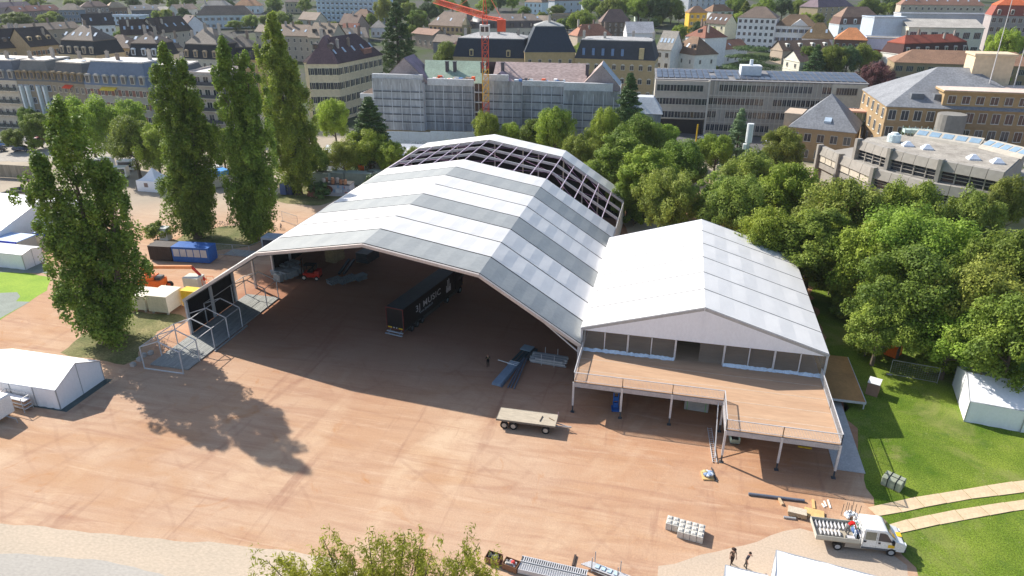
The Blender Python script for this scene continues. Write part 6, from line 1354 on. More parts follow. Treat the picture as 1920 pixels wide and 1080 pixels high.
def hand(J, s, w_, d):
    """five finger chains from wrist w_ along direction d"""
    d = Vector(d).normalized(); w_ = Vector(w_); side = d.cross(Vector((0, 1, 0))); side = side.normalized() if side.length > .1 else Vector((1, 0, 0))
    pm = w_+d*.05; J['palm'+s] = (tuple(pm), .032, 'wrist'+s)
    for i, (o, L) in enumerate(((-.03, .075), (-.01, .088), (.01, .082), (.03, .066))):
        a = pm+d*.045+side*o; b = a+d*L*.55+Vector((0, .01, -.005)); c = b+d*L*.4+Vector((0, .02, -.01)); J[f'fa{i}'+s] = (tuple(a), .011, 'palm'+s); J[f'fb{i}'+s] = (tuple(b), .009, f'fa{i}'+s); J[f'fc{i}'+s] = (tuple(c), .008, f'fb{i}'+s)
    a = pm+side*(-.045)*(1)+Vector((0, .02, 0)); J['th'+s] = (tuple(a), .012, 'palm'+s); J['thb'+s] = (tuple(a+d*.045+Vector((0, .015, 0))), .010, 'th'+s)
def standing(la=((-.24, .0, 1.18), (-.27, .06, .94)), ra=((.24, .0, 1.18), (.27, .06, .94)), lean=0, stride=.08, head=(0, .02, 1.62)):
    J = {'pelvis': ((0, 0, .95), (.145, .105), None)}
    J['spine'] = ((0, lean*.3, 1.12), (.135, .10), 'pelvis'); J['chest'] = ((0, lean*.7, 1.33), (.16, .11), 'spine'); J['neck'] = ((0, lean, 1.47), .055, 'chest'); J['chin'] = ((head[0], head[1]+lean, head[2]-.07), (.075, .085), 'neck'); J['head'] = ((head[0], head[1]+lean, head[2]), (.085, .10), 'chin'); J['crown'] = ((head[0], head[1]+lean-.005, head[2]+.07), (.07, .08), 'head')
    for s, q, arm in (('L', -1, la), ('R', 1, ra)):
        J['sh'+s] = ((q*.185, lean*.8, 1.41), .06, 'chest'); J['elbow'+s] = (tuple(arm[0]), .043, 'sh'+s); J['wrist'+s] = (tuple(arm[1]), .028, 'elbow'+s)
        d = Vector(arm[1])-Vector(arm[0]); hand(J, s, arm[1], d)
        J['hip'+s] = ((q*.09, 0, .90), .095, 'pelvis'); J['knee'+s] = ((q*.10, .03+q*stride*.5, .50), .062, 'hip'+s); J['ankle'+s] = ((q*.11, -.02+q*stride, .09), .042, 'knee'+s); J['toe'+s] = ((q*.12, .14+q*stride, .035), .035, 'ankle'+s)
    return J
def bending():
    J = {'pelvis': ((0, -.12, .90), (.15, .12), None)}
    J['spine'] = ((0, .05, 1.05), (.14, .11), 'pelvis'); J['chest'] = ((0, .28, 1.14), (.16, .12), 'spine'); J['neck'] = ((0, .42, 1.13), .055, 'chest'); J['chin'] = ((0, .50, 1.09), (.075, .085), 'neck'); J['head'] = ((0, .56, 1.12), (.085, .10), 'chin'); J['crown'] = ((0, .60, 1.17), (.07, .08), 'head')
    for s, q in (('L', -1), ('R', 1)):
        J['sh'+s] = ((q*.18, .33, 1.10), .06, 'chest'); J['elbow'+s] = ((q*.24, .42, .82), .043, 'sh'+s); J['wrist'+s] = ((q*.16, .55, .58), .028, 'elbow'+s); hand(J, s, J['wrist'+s][0], (-.1*q, .5, -.6))
        J['hip'+s] = ((q*.10, -.12, .84), .10, 'pelvis'); J['knee'+s] = ((q*.14, .0, .48), .065, 'hip'+s); J['ankle'+s] = ((q*.15, -.08, .09), .042, 'knee'+s); J['toe'+s] = ((q*.16, .10, .035), .035, 'ankle'+s)
    return J
p = at(915, 689); person('person in black with arms folded, standing in the shade under the big tent', (p[0], p[1], 0), R_(25), standing(((-.25, -.05, 1.20), (-.05, .20, 1.24)), ((.25, -.05, 1.20), (.06, .22, 1.20)), stride=.04), '101216', '0e0e12', hair='8a5a3c', vest='a08c3c', sc=1.03)
p = at(1371, 1060); person('person in a brown jacket and hat, left of two walking near the bottom edge', (p[0], p[1], 0), R_(200), standing(((-.23, .03, 1.16), (-.20, .16, .98)), ((.23, -.03, 1.18), (.25, .05, .95)), stride=.14), '6a5240', '3c2c28', hat=('3c2c24', True), sc=1.03)
p = at(1397, 1066); person('person in a dark shirt, one arm held out, right of two near the bottom edge', (p[0], p[1], 0), R_(250), standing(((-.30, .05, 1.20), (-.48, .18, 1.02)), ((.26, .05, 1.18), (.30, .15, .95)), lean=.16, stride=.12), '26283a', '4a4440', skin='a8745a', hair='2c2018', sc=1.03)
q = WPF(.85, -.15, .945); person('person in a red shirt, grey shorts and pale helmet bending over the truck bed', q, FRZ-R_(70), bending(), 'c81c18', '6c6a6a', skin='c08a6c', hat=('a8c4c8', False), sc=1.05)
# ---------------------------------------------------------------- things on the clay
def woodbox(x, y, rz, label, cols, seed):
    t = thing('wooden_box', label, 'box', (x, y, 0), rz, 'wooden boxes of oddments at the bottom edge'); w_, d_, h = .62, .42, .62; W = wallmat('8a5c36'); mb = MB()
    for a in ((-w_, -d_, .1, w_, -d_+.04, h), (-w_, d_-.04, .1, w_, d_, h), (-w_, -d_+.04, .1, -w_+.04, d_-.04, h), (w_-.04, -d_+.04, .1, w_, d_-.04, h), (-w_, -d_, .08, w_, d_, .12)): mb.box(*a)
    for x_ in (-.5, 0, .5): mb.box(x_-.06, -d_, 0, x_+.06, d_, .08)
    mb.build('box', W, t); r = random.Random(seed)
    for i in range(10): c = MB().beam((r.uniform(-.4, .4), r.uniform(-.25, .25), .3), (r.uniform(-.45, .45), r.uniform(-.28, .28), .5+.15*r.random()), r.uniform(.06, .2)); c.build('contents', wallmat(r.choice(cols)), t)
    if 'red' in label: MB().sph((.12, .1, .58), .17, 8).build('red_ball', wallmat('d8504c'), t)
woodbox(22.45, -28.0, R_(-10), 'open wooden box full of grey cables, left one at the bottom edge', ['5c5c56', '8c8a80', '3a3a3a', 'b8a888'], 1); woodbox(23.95, -28.35, R_(-12), 'open wooden box with a red ball among white scraps, right one of the pair', ['d8d8dc', '9cb0c8', 'c8c0b0', 'e0e0e0'], 2)
def pallet(x, y, rz, label, m, L=1.2, W=.8, solid=False):
    t = MB()
    for i in range(7): t.box(-L/2+i*L/6.6, -W/2, .10, -L/2+i*L/6.6+.13, W/2, .13)
    for yy in (-W/2, -.05, W/2-.1): t.box(-L/2, yy, 0, L/2, yy+.1, .097)
    o = t.build('pallet', m, loc=(x, y, .01)); o.rotation_euler = (0, 0, rz); return tag(o, label, 'pallet')
PALW = mat('pallet_wood', (.50, .38, .24), .8, .15, 1.5)
def stack(name, label, cat, x, y, rz, L, W, n, h, m, group=None, gap=.02, slats=0, jitter=.05, parts=True):
    t = thing(name, label, cat, (x, y, 0), rz, group); r = random.Random(int(x*10+y*7))
    for i in range(n):
        j = r.uniform(-jitter, jitter); mb = MB()
        if slats:
            for q in range(slats): mb.box(-L/2+L*q/slats+j, -W/2, .08+i*(h+gap), -L/2+L*(q+.62)/slats+j, W/2, .08+i*(h+gap)+h)
        else: mb.box(-L/2+j, -W/2-j*.4, .08+i*(h+gap), L/2+j, W/2-j*.4, .08+i*(h+gap)+h)
        mb.build('layer', m, t)
    MB().box(-L*.35, -W/2, 0, -L*.25, W/2, .078).box(L*.25, -W/2, 0, L*.35, W/2, .078).build('bearer', PALW, t); return t
pts = lambda u, v: at(u, v)[:2]
x, y = pts(1492, 968); t = stack('timber_stack', 'stack of pale planks on the clay behind the truck tailboard', 'stack', x+.1, y+.2, R_(-8), 1.5, .8, 3, .1, PALW, slats=0); 
for i in range(6): MB().box(-.75+.03*i*0, -.4+i*.135, .44, .75, -.4+i*.135+.11, .50).build('plank', mat('pale_plank', (.62, .54, .42), .8, .1, 1), t)
x, y = pts(1526, 965); o = pallet(x, y, R_(-8), 'single pallet under a plywood sheet right of the plank stack', PALW, 1.5, 1.1); tag(MB().box(-.8, -.55, 0, .8, .55, .03).build('plywood_sheet', mat('ply_yellow', (.62, .42, .18), .7, .1, 1), loc=(x, y, .16)), 'yellow plywood sheet lying on a pallet by the truck', 'plywood sheet').rotation_euler = (0, 0, R_(-8))
def lying(name, label, cat, a, b, w_, h, m, z=0, shape='beam', group=None, za=0, zb=0):
    A_, B_ = at(*a), at(*b); c = (A_+B_)/2; mb = MB()
    p, q = (A_-c), (B_-c)
    if shape == 'beam': mb.beam((p[0], p[1], h/2+za), (q[0], q[1], h/2+zb), w_, h)
    else: mb.cyl((p[0], p[1], w_/2+za), (q[0], q[1], w_/2+zb), w_/2, n=12)
    return tag(mb.build(name, m, loc=(c[0], c[1], .005+z)), label, cat, group)
BLUEGR = mat('blue_grey_steel', (.17, .20, .25), .5, .15, 1, metal=.3)
lying('steel_pipe', 'long blue grey steel pipe on the clay near the planks', 'pipe', (1403, 928), (1508, 941), .26, .26, BLUEGR, shape='cyl')
lying('wood_block', 'short wood block under the long steel pipe', 'block', (1460, 936), (1467, 948), .2, .2, PALW)
lying('wood_block', 'short bright plank standing off the plywood sheet', 'block', (1524, 938), (1526, 955), .2, .12, mat('ply_yellow', (.62, .42, .18), .7))
for i, (a, b, lb) in enumerate((((1541, 945), (1546, 952), 'leftmost'), ((1545, 940), (1549, 950), 'middle'), ((1552, 938), (1557, 953), 'rightmost'))): lying('white_offcut', f'small white offcut on the clay above the truck, {lb} of three', 'offcut', a, b, .12, .08, WHITEP, group='white offcuts on the clay')
lying('scrap_bundle', 'grey scrap bundle on the clay left of the plank stack', 'scrap', (1469, 971), (1492, 974), .18, .16, STEEL)
lying('dark_post', 'short dark post lying beside the steel grating stack', 'post', (1079, 1042), (1074, 1062), .16, .14, mat('dark_brown', (.06, .045, .04), .8))
def fittings():
    p = at(1597, 973); t = thing('fittings_pile', 'pile of foil wrapped fittings and upright rods behind the truck cab', 'pile', (p[0], p[1], 0)); r = random.Random(6)
    for i in range(14): MB().sph((r.uniform(-.5, .5), r.uniform(-.5, .4), .15+r.random()*.35), .12+.12*r.random(), 6).build('foil_bundle', SKIRT if i % 3 else ALU, t)
    for i in range(8): x, y = r.uniform(-.9, .5), r.uniform(-.1, .7); MB().beam((x, y, 0), (x+r.uniform(-.05, .05), y, 1.1+.4*r.random()), .035).build('rod', DARKST, t)
fittings()
# concrete interlocking blocks
def blocks():
    A_, B_ = at(1252, 966, .62), at(1322, 984, .62); C_ = at(1246, 990, .62)
    ax = (B_-A_)[:2]; L = np.linalg.norm(ax); ax /= L; ay = np.array([ax[1], -ax[0]]); s = .78; rz = math.atan2(ax[1], ax[0]); CB = mat('block_concrete', (.55, .53, .48), .9, .1, .8)
    k_ = 0; names = ['first', 'second', 'third', 'fourth', 'fifth', 'sixth']; s = L/6*1.02
    for i in range(6):
        n = 2 if i < 2 else 3; off = 0 if i < 2 else -.06
        c = A_[:2]+ax*(s*(i+.5)); mb = MB().box(-s/2+.015, -s*n, 0, s/2-.015, 0, .66)
        for j in range(n):
            for q in (0,): y = -s*(j+.5); mb.hexa([(-.2, y-.2, .661), (.2, y-.2, .661), (.2, y+.2, .661), (-.2, y+.2, .661), (-.12, y-.12, .76), (.12, y-.12, .76), (.12, y+.12, .76), (-.12, y+.12, .76)])
        o = mb.build('concrete_block', CB, loc=(c[0]-ay[0]*off, c[1]-ay[1]*off, 0), bevel=.015); o.rotation_euler = (0, 0, rz); tag(o, f'{["two", "three"][n-2]} studded concrete ballast block on the clay, {names[i]} from the left', 'concrete block', 'studded concrete blocks in a row')
blocks()
# gratings and rack at the bottom edge
def gratings():
    t = thing('grating_stack', 'stack of slatted aluminium stage gratings at the bottom edge', 'stack', (27.2, -28.2, 0), R_(-3)); 
    mb = MB().box(-2.6, -.75, .1, 2.6, .75, .42); mb.build('lower_layers', ALU, t)
    for r_, (y0, y1, z) in enumerate(((-.74, .0, .46), (.04, .62, .56))):
        mb = MB()
        for i in range(30): x = -2.55+i*.172+r_*.15; mb.box(x, y0, z, x+.075, y1, z+.07)
        mb.box(-2.6, y0, z-.04, 2.6+.1, y0+.05, z+.06).box(-2.6, y1-.05, z-.04, 2.7, y1, z+.06); mb.box(-2.6, y0, z-.09, 2.6, y1, z-.05, 1); mb.build('slat_grating', [ALU, DARKST], t)
    t = thing('post_rack', 'rack of long aluminium poles with four upright stakes at the bottom edge', 'rack', (31.2, -27.2, 0), R_(-14)); mb = MB()
    for y in (-.35, .35):
        for x in (-1.0, 1.1): mb.beam((x, y, 0), (x, y, 1.5), .06)
    for x in (-1.0, 1.1): mb.beam((x, -.4, .25), (x, .4, .25), .08)
    for y in (-.4, .4): mb.beam((-1.05, y, .25), (1.15, y, .25), .06)
    mb.build('rack_frame', STEEL, t)
    for i in range(6): MB().beam((-1.9+.1*i, -.28+.11*i, .38), (1.9+.05*i, -.28+.11*i, .38), .09).build('pole', ALU, t)
    for i in range(4): MB().box(-.8+.5*i, -.2, .45, -.5+.5*i, .2, .5).build('plate', mat('pale_blue_plate', (.45, .58, .68), .5), t)
gratings()
# steel sheets, pipes and bundles in the shade
def shade_stock():
    sheet_ = mat('blue_sheet_stack', (.26, .34, .44), .5, .12, 1, metal=.2); A_, B_ = at(930, 724), at(968, 680); d = (B_-A_)[:2]; L = np.linalg.norm(d); rz = math.atan2(d[1], d[0])
    t = thing('sheet_stack', 'long stack of blue grey sheet panels lying in the tent shade', 'stack', (A_[0], A_[1], 0), rz)
    for i in range(4): MB().box(.02*i, -.55+.01*i, .06+.07*i, L-.4-.02*i, .55-.01*i, .125+.07*i).build('sheet', sheet_, t)
    MB().box(L-.9, -.6, .36, L-.2, .6, .42).build('white_batten', WHITEP, t) if False else [MB().box(L-1.2+.35*i, -.62, .35, L-1.1+.35*i, .62, .42).build('batten', wallmat('c8d0d8'), t) for i in range(3)]
    A_, B_ = at(966, 682), at(992, 655); d = (B_-A_)[:2]; L = np.linalg.norm(d); t = thing('truss_stack', 'dark lattice frames stacked beyond the blue sheet stack, pale panel on top', 'stack', (A_[0], A_[1], 0), math.atan2(d[1], d[0])); mb = MB()
    for y in (-.5, 0, .5): mb.beam((0, y, .2), (L, y, .2), .08, .3)
    for i in range(14): mb.beam((L*i/14, -.5, .38), (L*(i+1)/14, .5, .38), .07)
    mb.build('lattice', mat('dark_teal_steel', (.07, .10, .11), .5, .2, 1, metal=.3), t); MB().box(L-1.2, -.7, .42, L+.1, .7, .5).build('top_panel', wallmat('8ca4b4'), t)
    lying('long_rod', 'thin pale rod laid across the sheet stack in the shade', 'rod', (934, 681), (964, 690), .07, .07, WHITEP, z=.42)
    G_ = 'steel pipes in the tent shade'
    for i, (a, b, lb) in enumerate((((940, 727), (982, 676), 'leftmost and splayed'), ((952, 728), (982, 676), 'second from the left'), ((958, 728), (984, 676), 'third from the left'), ((964, 730), (988, 676), 'rightmost'))):
        lying('steel_pipe', f'dark steel pipe beside the sheet stack, {lb}', 'pipe', a, b, .17, .17, BLUEGR, shape='cyl', group=G_, zb=.25 if i else .2)
    A_, B_ = at(984, 676), at(1002, 656); d = (B_-A_)[:2]; L = np.linalg.norm(d); t = thing('truss_stack', 'shorter dark lattice frames carrying the far pipe ends in the shade', 'stack', (A_[0], A_[1], 0), math.atan2(d[1], d[0])); mb = MB()
    for y in (-.4, .4): mb.beam((0, y, .15), (L, y, .15), .08, .28)
    for i in range(12): mb.beam((L*i/12, -.4, .3), (L*(i+1)/12, .4, .3), .07)
    mb.build('lattice', MATS['dark_teal_steel'], t)
    p = at(1030, 682); t = thing('profile_bundle', 'strapped bundle of aluminium profiles with four uprights under the tent edge', 'bundle', (p[0], p[1]+.3, 0), R_(-4)); r = random.Random(8)
    for i in range(6):
        for j in range(4): MB().box(-2.0+r.uniform(-.4, .4), -.8+i*.27, .1+j*.17, 1.9+r.uniform(-.3, .3), -.8+i*.27+.24, .1+j*.17+.15).build('profile', ALU if (i+j) % 2 else STEEL, t)
    for x in (-.8, .75):
        for y in (-.95, .9): MB().beam((x, y, 0), (x, y, 1.5), .06).build('upright', ALU, t)
    for (u, v, n, lb) in ((535, 522, 4, 'row of grey flight cases under the left tent edge, nearest pile'), (520, 515, 3, 'low pale case in front of the grey piles under the tent'), (552, 516, 4, 'grey boxed floor parts right of the nearest pile'), (545, 504, 4, 'far grey pile against the black wall')):
        p = at(u, v); stack('equipment_pile', lb, 'pile', p[0], p[1], R_(70), 3.2 if n == 4 else 1.6, 1.5, n, .24, mat('case_grey', (.30, .34, .36), .5, .2, 1.5), 'grey equipment piles inside the tent', slats=3 if n == 4 else 0, jitter=.2)
    for (u, v, L_, lb) in ((630, 530, 2.2, 'grey steel bundle in the middle of the tent floor, leftmost'), (652, 528, 2.6, 'wide grey steel bundle in the middle of the tent floor'), (676, 524, 1.8, 'small grey steel bundle, rightmost on the tent floor')):
        p = at(u, v); stack('steel_bundle', lb, 'bundle', p[0], p[1], R_(60), L_, 1.3, 4, .16, mat('dull_blue_steel', (.24, .29, .32), .5, .2, 1, metal=.3), 'steel bundles inside the tent', slats=6, jitter=.2)
    lying('dark_beam', 'long dark beam lying deep in the tent, left one', 'beam', (636, 515), (655, 488), .35, .3, DARKST); lying('dark_beam', 'long dark beam lying deep in the tent, right one', 'beam', (645, 515), (664, 488), .35, .3, DARKST)
    p = at(629, 488); stack('plank_crate', 'tall stack of yellow wooden crates deep inside the tent', 'stack', p[0], p[1], R_(75), 2.6, 1.8, 8, .24, mat('crate_wood', (.42, .32, .18), .8, .15, 1))
    p = at(690, 487); stack('dark_crates', 'dark pile of rigging under the kink of the striped roof', 'pile', p[0], p[1], R_(80), 3.4, 2.2, 5, .3, DARKST)
    lying('plank', 'single pale plank on the tent floor near the dark rigging pile', 'plank', (668, 492), (692, 492), .2, .08, PALW)
shade_stock()
def forklift():
    p = at(583, 522); t = thing('forklift', 'red forklift with pale wheel rims and black mast inside the tent', 'forklift', (p[0], p[1], 0), R_(8))
    MB().box(-.9, -.75, .45, 1.6, .75, 1.15).box(.9, -.7, 1.15, 1.6, .7, 1.5).build('body', REDP, t, bevel=.05); MB().box(-.3, -.5, 1.15, .5, .5, 1.35).box(.25, -.5, 1.35, .5, .5, 1.8).build('seat', BLACKP, t)
    f = MB()
    for x in (-.7, .9):
        for y in (-.6, .6): f.beam((x, y, 1.1), (x, y, 2.3), .07)
    f.box(-.75, -.65, 2.3, .95, .65, 2.36); f.build('overhead_guard', BLACKP, t)
    MB().beam((-1.15, -.4, .1), (-1.15, -.4, 3.2), .12).beam((-1.15, .4, .1), (-1.15, .4, 3.2), .12).beam((-1.15, -.4, 3.1), (-1.15, .4, 3.1), .1).build('mast', BLACKP, t); MB().box(-2.2, -.4, .1, -1.2, -.28, .16).box(-2.2, .28, .1, -1.2, .4, .16).build('fork', DARKST, t)
    for x in (-.75, 1.2):
        for y in (-.72, .72): wheel(t, x, y, .42 if x < 0 else .34, .28, 'c8beb0')
forklift()
# under and around the terrace
def under_terrace():
    p = at(1154, 768); t = thing('lift_table', 'bright blue upright material lift under the terrace edge', 'lift', (p[0], p[1], 0), R_(10))
    MB().box(-.45, -.5, .05, .45, .5, .22).build('base', BLUEP, t); MB().beam((-.25, .2, .2), (-.25, .2, 2.0), .12).beam((.25, .2, .2), (.25, .2, 2.0), .12).box(-.3, .1, 1.0, .3, .3, 1.5).box(-.2, -.1, .3, .2, .1, .9).build('mast', BLUEP, t); MB().beam((-.3, .2, 2.0), (.3, .2, 2.0), .06).beam((.42, -.3, .2), (.42, .1, 1.7), .05).build('handle', ALU, t)
    for x in (-.4, .4): MB().cyl((x-.04, -.45, .09), (x+.04, -.45, .09), .09, n=8).build('wheel', RUBBER, t)
    p = at(1305, 772); t = thing('panel_stack', 'big pale stack of floor panels with green straps under the terrace', 'stack', (p[0], p[1]+.6, 0), R_(-3)); 
    for i in range(9): MB().box(-1.25, -.6, .1+i*.17, 1.25, .6, .1+i*.17+.15).build('panel', wallmat('a8a8a4'), t)
    for x in (-.95, .95): MB().box(x-.03, -.615, .1, x+.03, .615, 1.66).build('strap', wallmat('58c84c'), t)
    MB().box(-1.3, -.65, 1.67, 1.3, .65, 1.75).build('lid_board', WOODW, t)
    for (u, v, L_, n, m, lb) in ((1190, 738, 2.4, 5, STEEL, 'grey panel stack in the dark below the left of the terrace'), (1225, 742, 2.8, 5, wallmat('6c7470'), 'pale ribbed stack in the dark right of the blue lift'), (1265, 752, 1.4, 5, STEEL, 'small silver stack left of the strapped panels'), (1345, 765, 1.6, 6, BLUEGR, 'blue grey stack behind the slanted prop'), (1545, 840, 1.8, 2, STEEL, 'flat grey scrap near the last terrace leg')):
        p = at(u, v); stack('panel_stack', lb, 'stack', p[0], p[1]+1, R_(-3), L_, 1.2, n, .2, m)
    p = at(1376, 830); t = thing('waste_skip', 'small pale green skip of rubbish under the terrace corner', 'skip', (p[0], p[1]+.1, 0), R_(-85)); G_ = wallmat('8aa494'); mb = MB()
    for s in (-.42, .42): mb.hexa([(-.6, s-.03, .2), (.5, s-.03, .2), (.5, s+.03, .2), (-.6, s+.03, .2), (-.8, s-.03, .8), (.75, s-.03, .8), (.75, s+.03, .8), (-.8, s+.03, .8)])
    mb.hexa([(-.62, -.42, .2), (-.58, -.42, .2), (-.58, .42, .2), (-.62, .42, .2), (-.82, -.42, .8), (-.78, -.42, .8), (-.78, .42, .8), (-.82, .42, .8)]).hexa([(.48, -.42, .2), (.52, -.42, .2), (.52, .42, .2), (.48, .42, .2), (.73, -.42, .8), (.77, -.42, .8), (.77, .42, .8), (.73, .42, .8)]).box(-.6, -.42, .18, .5, .42, .24)
    mb.build('tub', G_, t); MB().sph((-.2, .05, .45), .32, 8, .5).sph((.3, -.1, .45), .25, 8, .6).build('rubbish', wallmat('4c4844'), t); MB().box(-.5, -.4, .02, .4, -.2, .18).box(-.5, .2, .02, .4, .4, .18).build('skid', DARKST, t)
    t = thing('ladder', 'aluminium ladder lying on the clay at the terrace corner', 'ladder', tuple(at(1335, 835)), math.atan2(*(at(1340, 866)-at(1331, 808))[[1, 0]])); mb = MB()
    for y in (-.2, .2): mb.beam((-2.8, y, .1), (2.8, y, .1), .05, .09)
    mb.build('stile', ALU, t); mb = MB()
    for i in range(18): mb.beam((-2.7+i*.318, -.2, .1), (-2.7+i*.318, .2, .1), .035)
    mb.build('rungs', ALU, t)
    p = at(1326, 893); t = thing('loaded_pallet', 'pallet with blue and yellow plastic bags on the clay', 'pallet', (p[0], p[1], 0), R_(100)); MB().box(-.6, -.5, 0, .6, .5, .14).build('pallet', mat('ply_yellow', (.62, .42, .18), .7), t); r = random.Random(3)
    for i in range(9): MB().sph((r.uniform(-.4, .4), r.uniform(-.3, .3), .25+.15*r.random()), .2+.1*r.random(), 7, .55).build('bag', [SKIRT, wallmat('c8b468'), wallmat('7c9cc8')][i % 3], t)
    lying('steel_bar', 'dark bar lying along the pallet of bags', 'bar', (1334, 878), (1344, 904), .1, .1, DARKST)
    lying('pallet_fork', 'yellow steel fork lying under the right bay of the terrace', 'fork', (1496, 838), (1522, 842), .12, .12, YELP)
    p = at(1680, 918); t = thing('strapped_crate', 'grey green bale tied with two dark straps, standing on the lawn', 'bale', (p[0]-.2, p[1]+.5, 0), R_(-32))
    MB().box(-.85, -.65, .08, .85, .65, .95).build('bale', mat('bale_green', (.30, .33, .25), .8, .12, 1.5, bump=.4, bsc=4), t, bevel=.05); MB().box(-.38, -.67, .07, -.30, .67, .975).box(.30, -.67, .07, .38, .67, .975).box(-.87, -.04, .07, .87, .04, .972).build('strap', BLACKP, t); MB().box(-.8, -.6, 0, .8, .6, .075).build('pallet', PALW, t)
    p = at(1634, 742); t = thing('portable_cabin', 'small cabinet with white top and brown front on the lawn edge of the tent shadow', 'cabinet', (57.4, 5.6, 0), R_(-22)); MB().box(-.6, -.75, 0, .6, .75, 1.5).build('body', wallmat('a07458'), t); MB().box(-.63, -.78, 1.5, .63, .78, 1.56).build('top', WHITEP, t)
    p = at(1655, 670); t = thing('orange_container', 'bright orange open container half hidden by the tree at the lawn edge', 'container', (p[0]+.6, p[1]+1.5, 0), R_(-38)); MB().box(-1.6, -.9, .1, 1.6, .9, 1.5).build('body', ORANGE, t); MB().box(-1.65, -.95, 1.5, 1.65, .95, 1.6).build('rim', ORANGE, t)
under_terrace()
# wire fence on the lawn
def fence(label, pts_, n, h=2.0):
    t = thing('wire_fence', label, 'fence', (pts_[0][0], pts_[0][1], 0)); o = pts_[0]
    for i in range(len(pts_)-1):
        a, b = pts_[i], pts_[i+1]; L = math.dist(a, b); k_ = max(1, round(L/3.4))
        for j in range(k_):
            p, q = lerp(a, b, j/k_), lerp(a, b, (j+.97)/k_); p = (p[0]-o[0], p[1]-o[1]); q = (q[0]-o[0], q[1]-o[1]); mb = MB()
            for e in (p, q): mb.beam((*e, 0), (*e, h), .045)
            for z in (.15, h): mb.beam((*p, z), (*q, z), .045)
            for m_ in range(1, 20): c = lerp(p, q, m_/20); mb.beam((*c, .15), (*c, h), .008)
            for m_ in range(1, 8): mb.beam((*p, .15+m_*h/8), (*q, .15+m_*h/8), .008)
            mb.build('fence_panel', STEEL, t); MB().box(p[0]-.3, p[1]-.1, 0, p[0]+.3, p[1]+.1, .14).build('foot', CONC, t)
fence('wire mesh site fence across the lawn between the grove and the white tent', [(60.2, 10.2), (65.2, 9.4)], 2)
fence('wire mesh site fence under the two middle poplars', [tuple(at(408, 478)[:2]), tuple(at(470, 482)[:2]), tuple(at(500, 470)[:2])], 3)
fence('wire mesh site fence beside the third poplar', [tuple(at(530, 415)[:2]), tuple(at(560, 425)[:2])], 3)
# ---------------------------------------------------------------- left side: containers, lifts, caravans
def container(name, label, x, y, rz, L, W, h, body, cat='container', panels=0, pm=None, ribs=True, group=None, z=0, feet=0):
    t = thing(name, label, cat, (x, y, z), rz, group); z0 = .15+feet; mb = MB().box(0, 0, z0, L, W, h)
    if ribs:
        for i in range(int(L/.4)): mb.box(.1+i*.4, -.03, z0+.1, .1+i*.4+.18, -.001, h-.1)
    mb.build('body', body, t); MB().box(-.03, -.05, h, L+.03, W+.05, h+.08).build('roof', body, t)
    for i in range(panels): w_ = (L-.4)/panels; MB().box(.2+i*w_+.08, -.07, h*.42, .2+(i+1)*w_-.08, -.035, h*.9).build('wall_panel', pm, t)
    if feet:
        for a in (.3, L-.5):
            for b in (.2, W-.4): MB().box(a, b, 0, a+.25, b+.25, z0).build('foot', CONC, t)
    return t
container('site_cabin', 'deep blue cabin with five pale panels under the second poplar', -43.4, 20.9, R_(6), 6.2, 2.5, 2.6, BLUEP, 'cabin', 5, wallmat('b0b4b8'))
container('dark_container', 'dark brown container left of the blue cabin', -47.5, 20.6, R_(5), 3.9, 2.4, 2.5, mat('dark_brown_sheet', (.035, .025, .022), .6, .2, 1))
container('site_cabin', 'small bright blue cabin with two little windows behind the rear corner of the big tent', 25.6, 59.0, R_(3), 2.6, 2.4, 2.7, BLUEP, 'cabin', 0, None, False); 
for i in (0, 1): o = tag(MB().box(-.25, -.03, 0, .25, 0, .5).box(-.17, -.05, .08, .17, -.031, .42, 1).build('cabin_window', [WHITEP, GLASSD], bpy.data.objects['site_cabin.001'], (.75+1.05*i, -.005, 1.55)))
container('white_cabin', 'ribbed white cabin trailer on concrete feet, nearest the bare tent frames', -34.4, 3.9, R_(2), 3.0, 3.4, 2.7, CREAM, 'cabin', 0, None, True, feet=.25)
container('white_cabin', 'white cabin trailer half hidden behind the poplar trunk', -37.9, 3.9, R_(2), 3.0, 3.0, 2.4, CREAM, 'cabin', 0, None, False, feet=.25)
container('yellow_machine', 'yellow painted cabinet with orange marks beside the white cabin', -31.1, 6.6, R_(0), 2.2, 1.4, 2.6, YELP, 'machine', 0, None, False, feet=.2)
container('white_cabin', 'small pale box cabin near the orange boom lift', -34.6, 11.6, R_(3), 2.4, 1.8, 2.0, wallmat('c4c8bc'), 'cabin', 0, None, False)
container('pale_shed', 'pale blue grey shed beside the tip of the striped tent', *at(493, 474)[:2], R_(4), 3.2, 2.4, 2.6, wallmat('9caab8'), 'shed', 1, GLASSD, False)
container('white_toilet', 'white portable cabin left of the blue cabin near the second poplar', *at(300, 452)[:2], R_(4), 1.6, 1.4, 2.3, wallmat('c8ccc8'), 'cabin', 0, None, False)
container('blue_booth', 'blue booth beyond the near poplar on the parking yard', *at(57, 334)[:2], R_(2), 2.3, 2, 2.6, wallmat('4a7cb4'), 'booth', 0, None, False)
container('timber_crate', 'tan timber crate in front of the blue booth', *at(46, 336)[:2], R_(2), 1.6, 1.4, 1.7, wallmat('a08468'), 'crate')
container('blue_toilet', 'blue portable toilet beside the trunk of the darkest poplar', *at(526, 366)[:2], R_(2), 1.3, 1.3, 2.4, wallmat('3c5a94'), 'toilet', 0, None, False)
container('blue_toilet', 'dark blue portable toilet right beside the darkest poplar', *at(538, 366)[:2], R_(2), 1.3, 1.3, 2.4, wallmat('2c3f6c'), 'toilet', 0, None, False)
